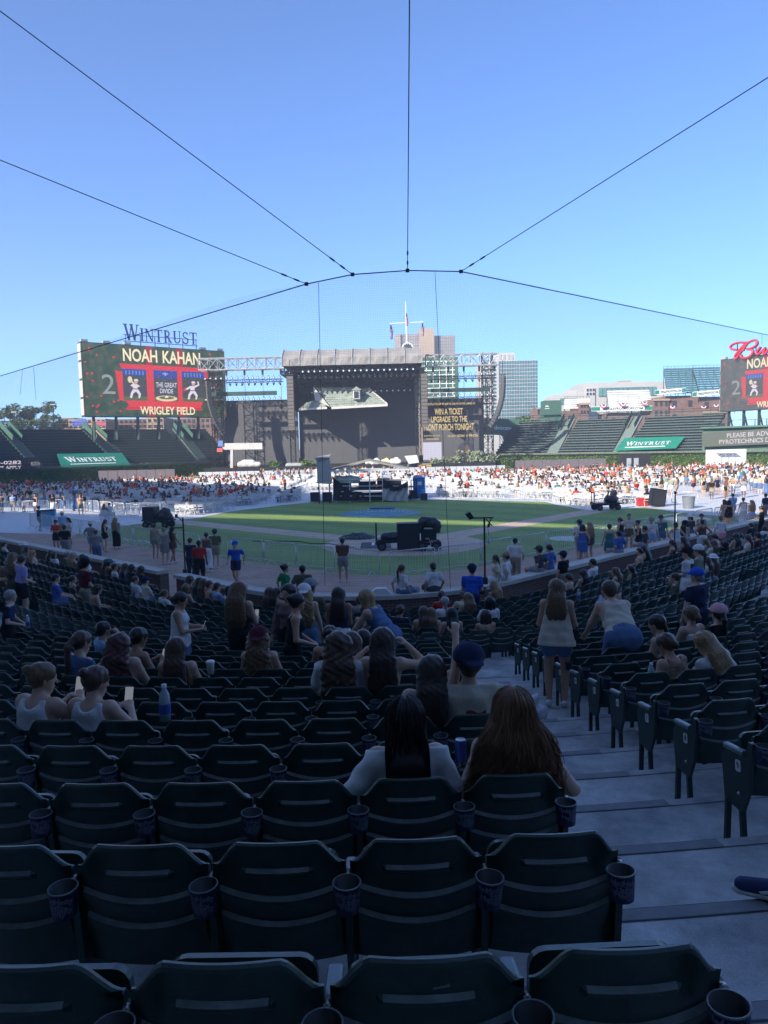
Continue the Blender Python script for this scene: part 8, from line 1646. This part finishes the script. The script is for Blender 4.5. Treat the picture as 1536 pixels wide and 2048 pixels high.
for i, (x, y) in enumerate(sorted(near300, key=lambda s: (round((s[1] - 52) / .98), s[0]))):
    rn = round((y - 52) / .98); rowno[rn] = rowno.get(rn, 0) + 1
    o = inst('white_chair', CH_ME, loc=(x, y, .012), rot=(0, 0, random.uniform(-.06, .06))); tag(o, 'white folding floor chair, %s from left in the %s chair row' % (ordn(rowno[rn]), ordn(rn + 1)), 'chair', 'white floor chairs')
vs, fs = [], []
for i, (x, y) in enumerate(slots[300:]):
    a = random.uniform(-.05, .05); c, s = math.cos(a), math.sin(a); n = i * len(CLV); vs.append(np.stack([CLV[:, 0] * c - CLV[:, 1] * s + x, CLV[:, 0] * s + CLV[:, 1] * c + y, CLV[:, 2] + .012], 1)); fs += [tuple(j + n for j in f) for f in CLF]
me = bpy.data.meshes.new('floor_seating'); me.from_pydata(np.concatenate(vs).tolist(), [], fs); me.materials.append(M_WCH); tag(inst('floor_seating', me), 'mass of white folding chairs set out across the outfield', 'seating', kind='stuff')
print('CHAIRS', len(slots))
rc = random.Random(11)
tops = ['white'] * 5 + ['black'] * 5 + ['cream'] * 3 + ['tan', 'peach', 'brown', 'navy', 'gray', 'darkgray', 'lightblue', 'denim', 'pink', 'sage', 'olive', 'red', 'red', 'teal', 'lavender']
hairs = ['brown'] * 4 + ['dark'] * 4 + ['blond'] * 3 + ['lightbrown'] * 3 + ['black'] * 2 + ['auburn']
def place():
    """a free spot: dense at the sides and towards the stage"""
    while 1:
        x, y = rc.choice(slots); u = x / y
        w = .22 + .70 * min(1, max(0, (abs(u + .02) - .10) / .2)) * (.55 if y < 66 else 1) + (.25 if y > 95 else 0)
        if rc.random() < w: return x, y
crowd = []; used = set()
for i in range(1500):
    x, y = place(); k = (round(x / .5), round(y / .9))
    if k in used: continue
    used.add(k); crowd.append((x, y, 's'))
for i in range(95): x, y = place(); crowd.append((x + .25, y + .5, 'steward'))
for i in range(130):                                               # the standing cluster at right and in the aisles
    y = rc.uniform(62, 112); u = rc.uniform(.37, .53); crowd.append((u * y, y, 't'))
for i in range(45): y = rc.uniform(60, 100); u = rc.uniform(-.53, -.40); crowd.append((u * y, y, 't'))
for i in range(70): x, y = place(); crowd.append((x + .3, y + .45, 't'))
for i in range(60): crowd.append((rc.uniform(X(520, 129), X(850, 129)), rc.uniform(126.5, 129.5), 't'))
crowd = [c for c in crowd if abs(c[0] / c[1]) < .55]
crowd.sort(key=lambda c: math.hypot(c[0], c[1]))
n_ind = max(40, 298 - len([o for o in bpy.data.objects if o.get('category') == 'person'])); cnt = {}
LOWV = {}
def lowfig(pose, male, hairk, topk, botk):
    k = (pose, male, hairk, topk, botk)
    if k not in LOWV:
        h = .078; fg = figure(pose, h, male); P_ = []
        for nm, me in (('skin', fg['body']), ('top', garment(fg, h, ('top', topk), lambda J, q: top_mesh(J, q, topk))), ('bot', garment(fg, h, ('bot', botk), lambda J, q: bottom_mesh(J, q, botk, fg['P'].get('seat', 0)))), ('hair', garment(fg, h, ('hair', hairk, .42), lambda J, q: hair_mesh(J, .06, hairk, .42)))):
            v = np.array([x.co[:] for x in me.vertices]); P_.append((nm, v, np.array([p.vertices[:] for p in me.polygons])))
        LOWV[k] = P_
    return LOWV[k]
SV, SF, STI, noff = [], [], [], 0
for i, (x, y, kd) in enumerate(crowd):
    male = int(rc.random() < (.6 if kd == 'steward' else .22)); hairk = 'short' if male else rc.choice(['long', 'long', 'long', 'bob', 'lowbun']); hc = rc.choice(hairs); sk = rc.choice([0, 0, 0, 4, 4, 1, 1, 2, 3])
    tc = 'orange' if kd == 'steward' and rc.random() < .75 else ('red' if kd == 'steward' else rc.choice(tops)); topk = 'tee' if male or kd == 'steward' else rc.choice(['tee', 'strap', 'tank']); botk = rc.choice(['shorts', 'long']) if male or kd != 't' else rc.choice(['shorts', 'short', 'skirt', 'maxi'])
    bc = rc.choice(['denim', 'denim', 'black', 'white', 'khaki']); rz = rc.gauss(0, .5) if kd == 's' else rc.uniform(-3.1, 3.1); pose = rc.choice(['s0', 's2', 's3']) if kd == 's' else rc.choice(['t0', 't5', 't6'])
    if i < n_ind:
        what = {'s': 'seated on a white chair', 't': 'standing on the white floor', 'steward': 'standing among the white chairs'}[kd]; key = (tc, what); cnt[key] = cnt.get(key, 0) + 1
        lab = ('steward in %s shirt %s, %s nearest of these' if kd == 'steward' else 'person in %s top %s, %s nearest of these') % ({'orange': 'orange-red'}.get(tc, CN.get(tc, tc)), what, ordn(cnt[key]))
        person((x, y, .014), rz, pose, .042, male, 1., sk, (topk, tc), (botk, bc), (hairk, hc), None, label=lab, group='people on the outfield floor')
    else:
        cols_ = dict(skin=SKIN[sk], top=CLR[tc], bot=CLR[bc], hair=HAIRC[hc]); c, s = math.cos(rz), math.sin(rz)
        for nm, v, f in lowfig(pose, male, hairk, topk, botk):
            if not len(v): continue
            SV.append(np.stack([v[:, 0] * c - v[:, 1] * s + x, v[:, 0] * s + v[:, 1] * c + y, v[:, 2] + .014], 1)); SF.append(f + noff); STI.append((len(f), cols_[nm])); noff += len(v)
me = bpy.data.meshes.new('crowd'); F_ = np.concatenate(SF); me.from_pydata(np.concatenate(SV).tolist(), [], F_.tolist()); smooth(me); me.materials.append(attr_mat('crowd_colours', .8))
at_ = me.attributes.new('tint', 'FLOAT_COLOR', 'FACE'); at_.data.foreach_set('color', np.concatenate([np.tile(np.array(c + (1.,), np.float32), n) for n, c in STI]))
tag(inst('crowd', me), 'distant crowd seated and standing across the white outfield floor', 'crowd', kind='stuff')
print('CROWD', len(crowd), n_ind, len(F_))
# ================================================================== backstop net and its cables
M_CABLE = mat('black_wire_rope', (.012, .014, .018), .5, var=.1); M_TWINE = mat('net_twine', (.10, .11, .13), .7, var=0)
TOPPX = [(-260, 832), (0, 752), (613, 568), (705, 549), (815, 541), (922, 543), (1536, 670), (1800, 726)]
def over_wall(px, py, d=.25):
    r = ray(px, py); t = min(np.arange(14, 70, .02), key=lambda t: abs(row_inv(r.x * t, r.y * t)[0] - d)); return Vector((r.x * t, r.y * t, r.z * t + CAMH))
nodes = [over_wall(*p) for p in TOPPX]
o = empty('backstop_net', (0, 21, .9), 0, 'fine protective net hung on dark cables behind home plate', 'net')
for a, b in zip(nodes[:-1], nodes[1:]): MB().tube(a, b, .016, 6).build('top_cable', M_CABLE, o)
def guy(node, px, py, Y, clamps):
    a = nodes[node]; e = at(px, py, Y); e2 = a + (e - a) * 1.5; MB().tube(a, e2, .0105, 6).build('support_cable', M_CABLE, o)
    MB().box(a, (.10, .07, .09)).build('cable_clamp', M_CABLE, o)
    for t in clamps: p = a.lerp(e, t); d = (e - a).normalized(); MB().tube(p - d * .08, p + d * .08, .024, 6).build('turnbuckle', M_CABLE, o)
guy(2, 0, 320, 17, (.04, .09)); guy(3, 0, 22, 15, (.04, .08)); guy(4, 819, 0, 12, (.05, .11)); guy(5, 1536, 155, 15, (.05, .10))
# droppers: vertical cables from the top cable to the wall
def dropper(px, py, px2, py2): MB().tube(over_wall(px, py), over_wall(px2, py2), .007, 5).build('dropper', M_CABLE, o)
dropper(637, 565, 650, 1172); dropper(870, 544, 901, 1180); dropper(45, 740, 40, 790); dropper(67, 734, 72, 800); dropper(1524, 668, 1524, 690)
# twine
def top_z(s):                                          # height of the top cable above the wall at s
    return float(np.interp(s, NS, NZ))
NS, NZ = zip(*sorted((row_inv(n.x, n.y)[1], n.z) for n in nodes))
mb = MB(); step = .048; tw = .0011; s = -36.0
while s < 36:
    p, th = row_point(.25, s); z1 = top_z(s); e = Vector((math.cos(th), math.sin(th), 0)) * tw; n = Vector((math.sin(th), -math.cos(th), 0)) * tw; a = Vector((p.x, p.y, .95)); b = Vector((p.x, p.y, z1))
    mb.add([a - e, a + e, a + n, b - e, b + e, b + n], [(0, 1, 4, 3), (1, 2, 5, 4), (2, 0, 3, 5)]); s += step
z = .95
sv = np.linspace(-36, 36, 160)
while z < max(NZ):
    ins = [i for i, q in enumerate(sv) if top_z(q) >= z]
    if len(ins) > 1:
        pts = [row_point(.25, sv[i])[0] for i in range(ins[0], ins[-1] + 1)]
        vs = [v for p in pts for v in ((p.x, p.y, z - tw), (p.x, p.y, z + tw))]; mb.add(vs, [(2 * i, 2 * i + 2, 2 * i + 3, 2 * i + 1) for i in range(len(pts) - 1)])
    z += step
tag(mb.build('twine_mesh', M_TWINE, o), kind='stuff')
# ================================================================== summer haze
hz = bpy.data.materials.new('summer_haze'); hz.use_nodes = True; t = hz.node_tree; t.nodes.remove(t.nodes['Principled BSDF']); pv = t.nodes.new('ShaderNodeVolumePrincipled'); pv.inputs['Color'].default_value = (.86, .91, 1., 1); pv.inputs['Density'].default_value = .0009; pv.inputs['Anisotropy'].default_value = .2
t.links.new(pv.outputs[0], [n for n in t.nodes if n.type == 'OUTPUT_MATERIAL'][0].inputs['Volume'])
tag(MB().box((0, 200, 39.5), (700, 560, 83)).build('haze', hz), 'thin bluish summer haze over the field', 'haze', kind='stuff')
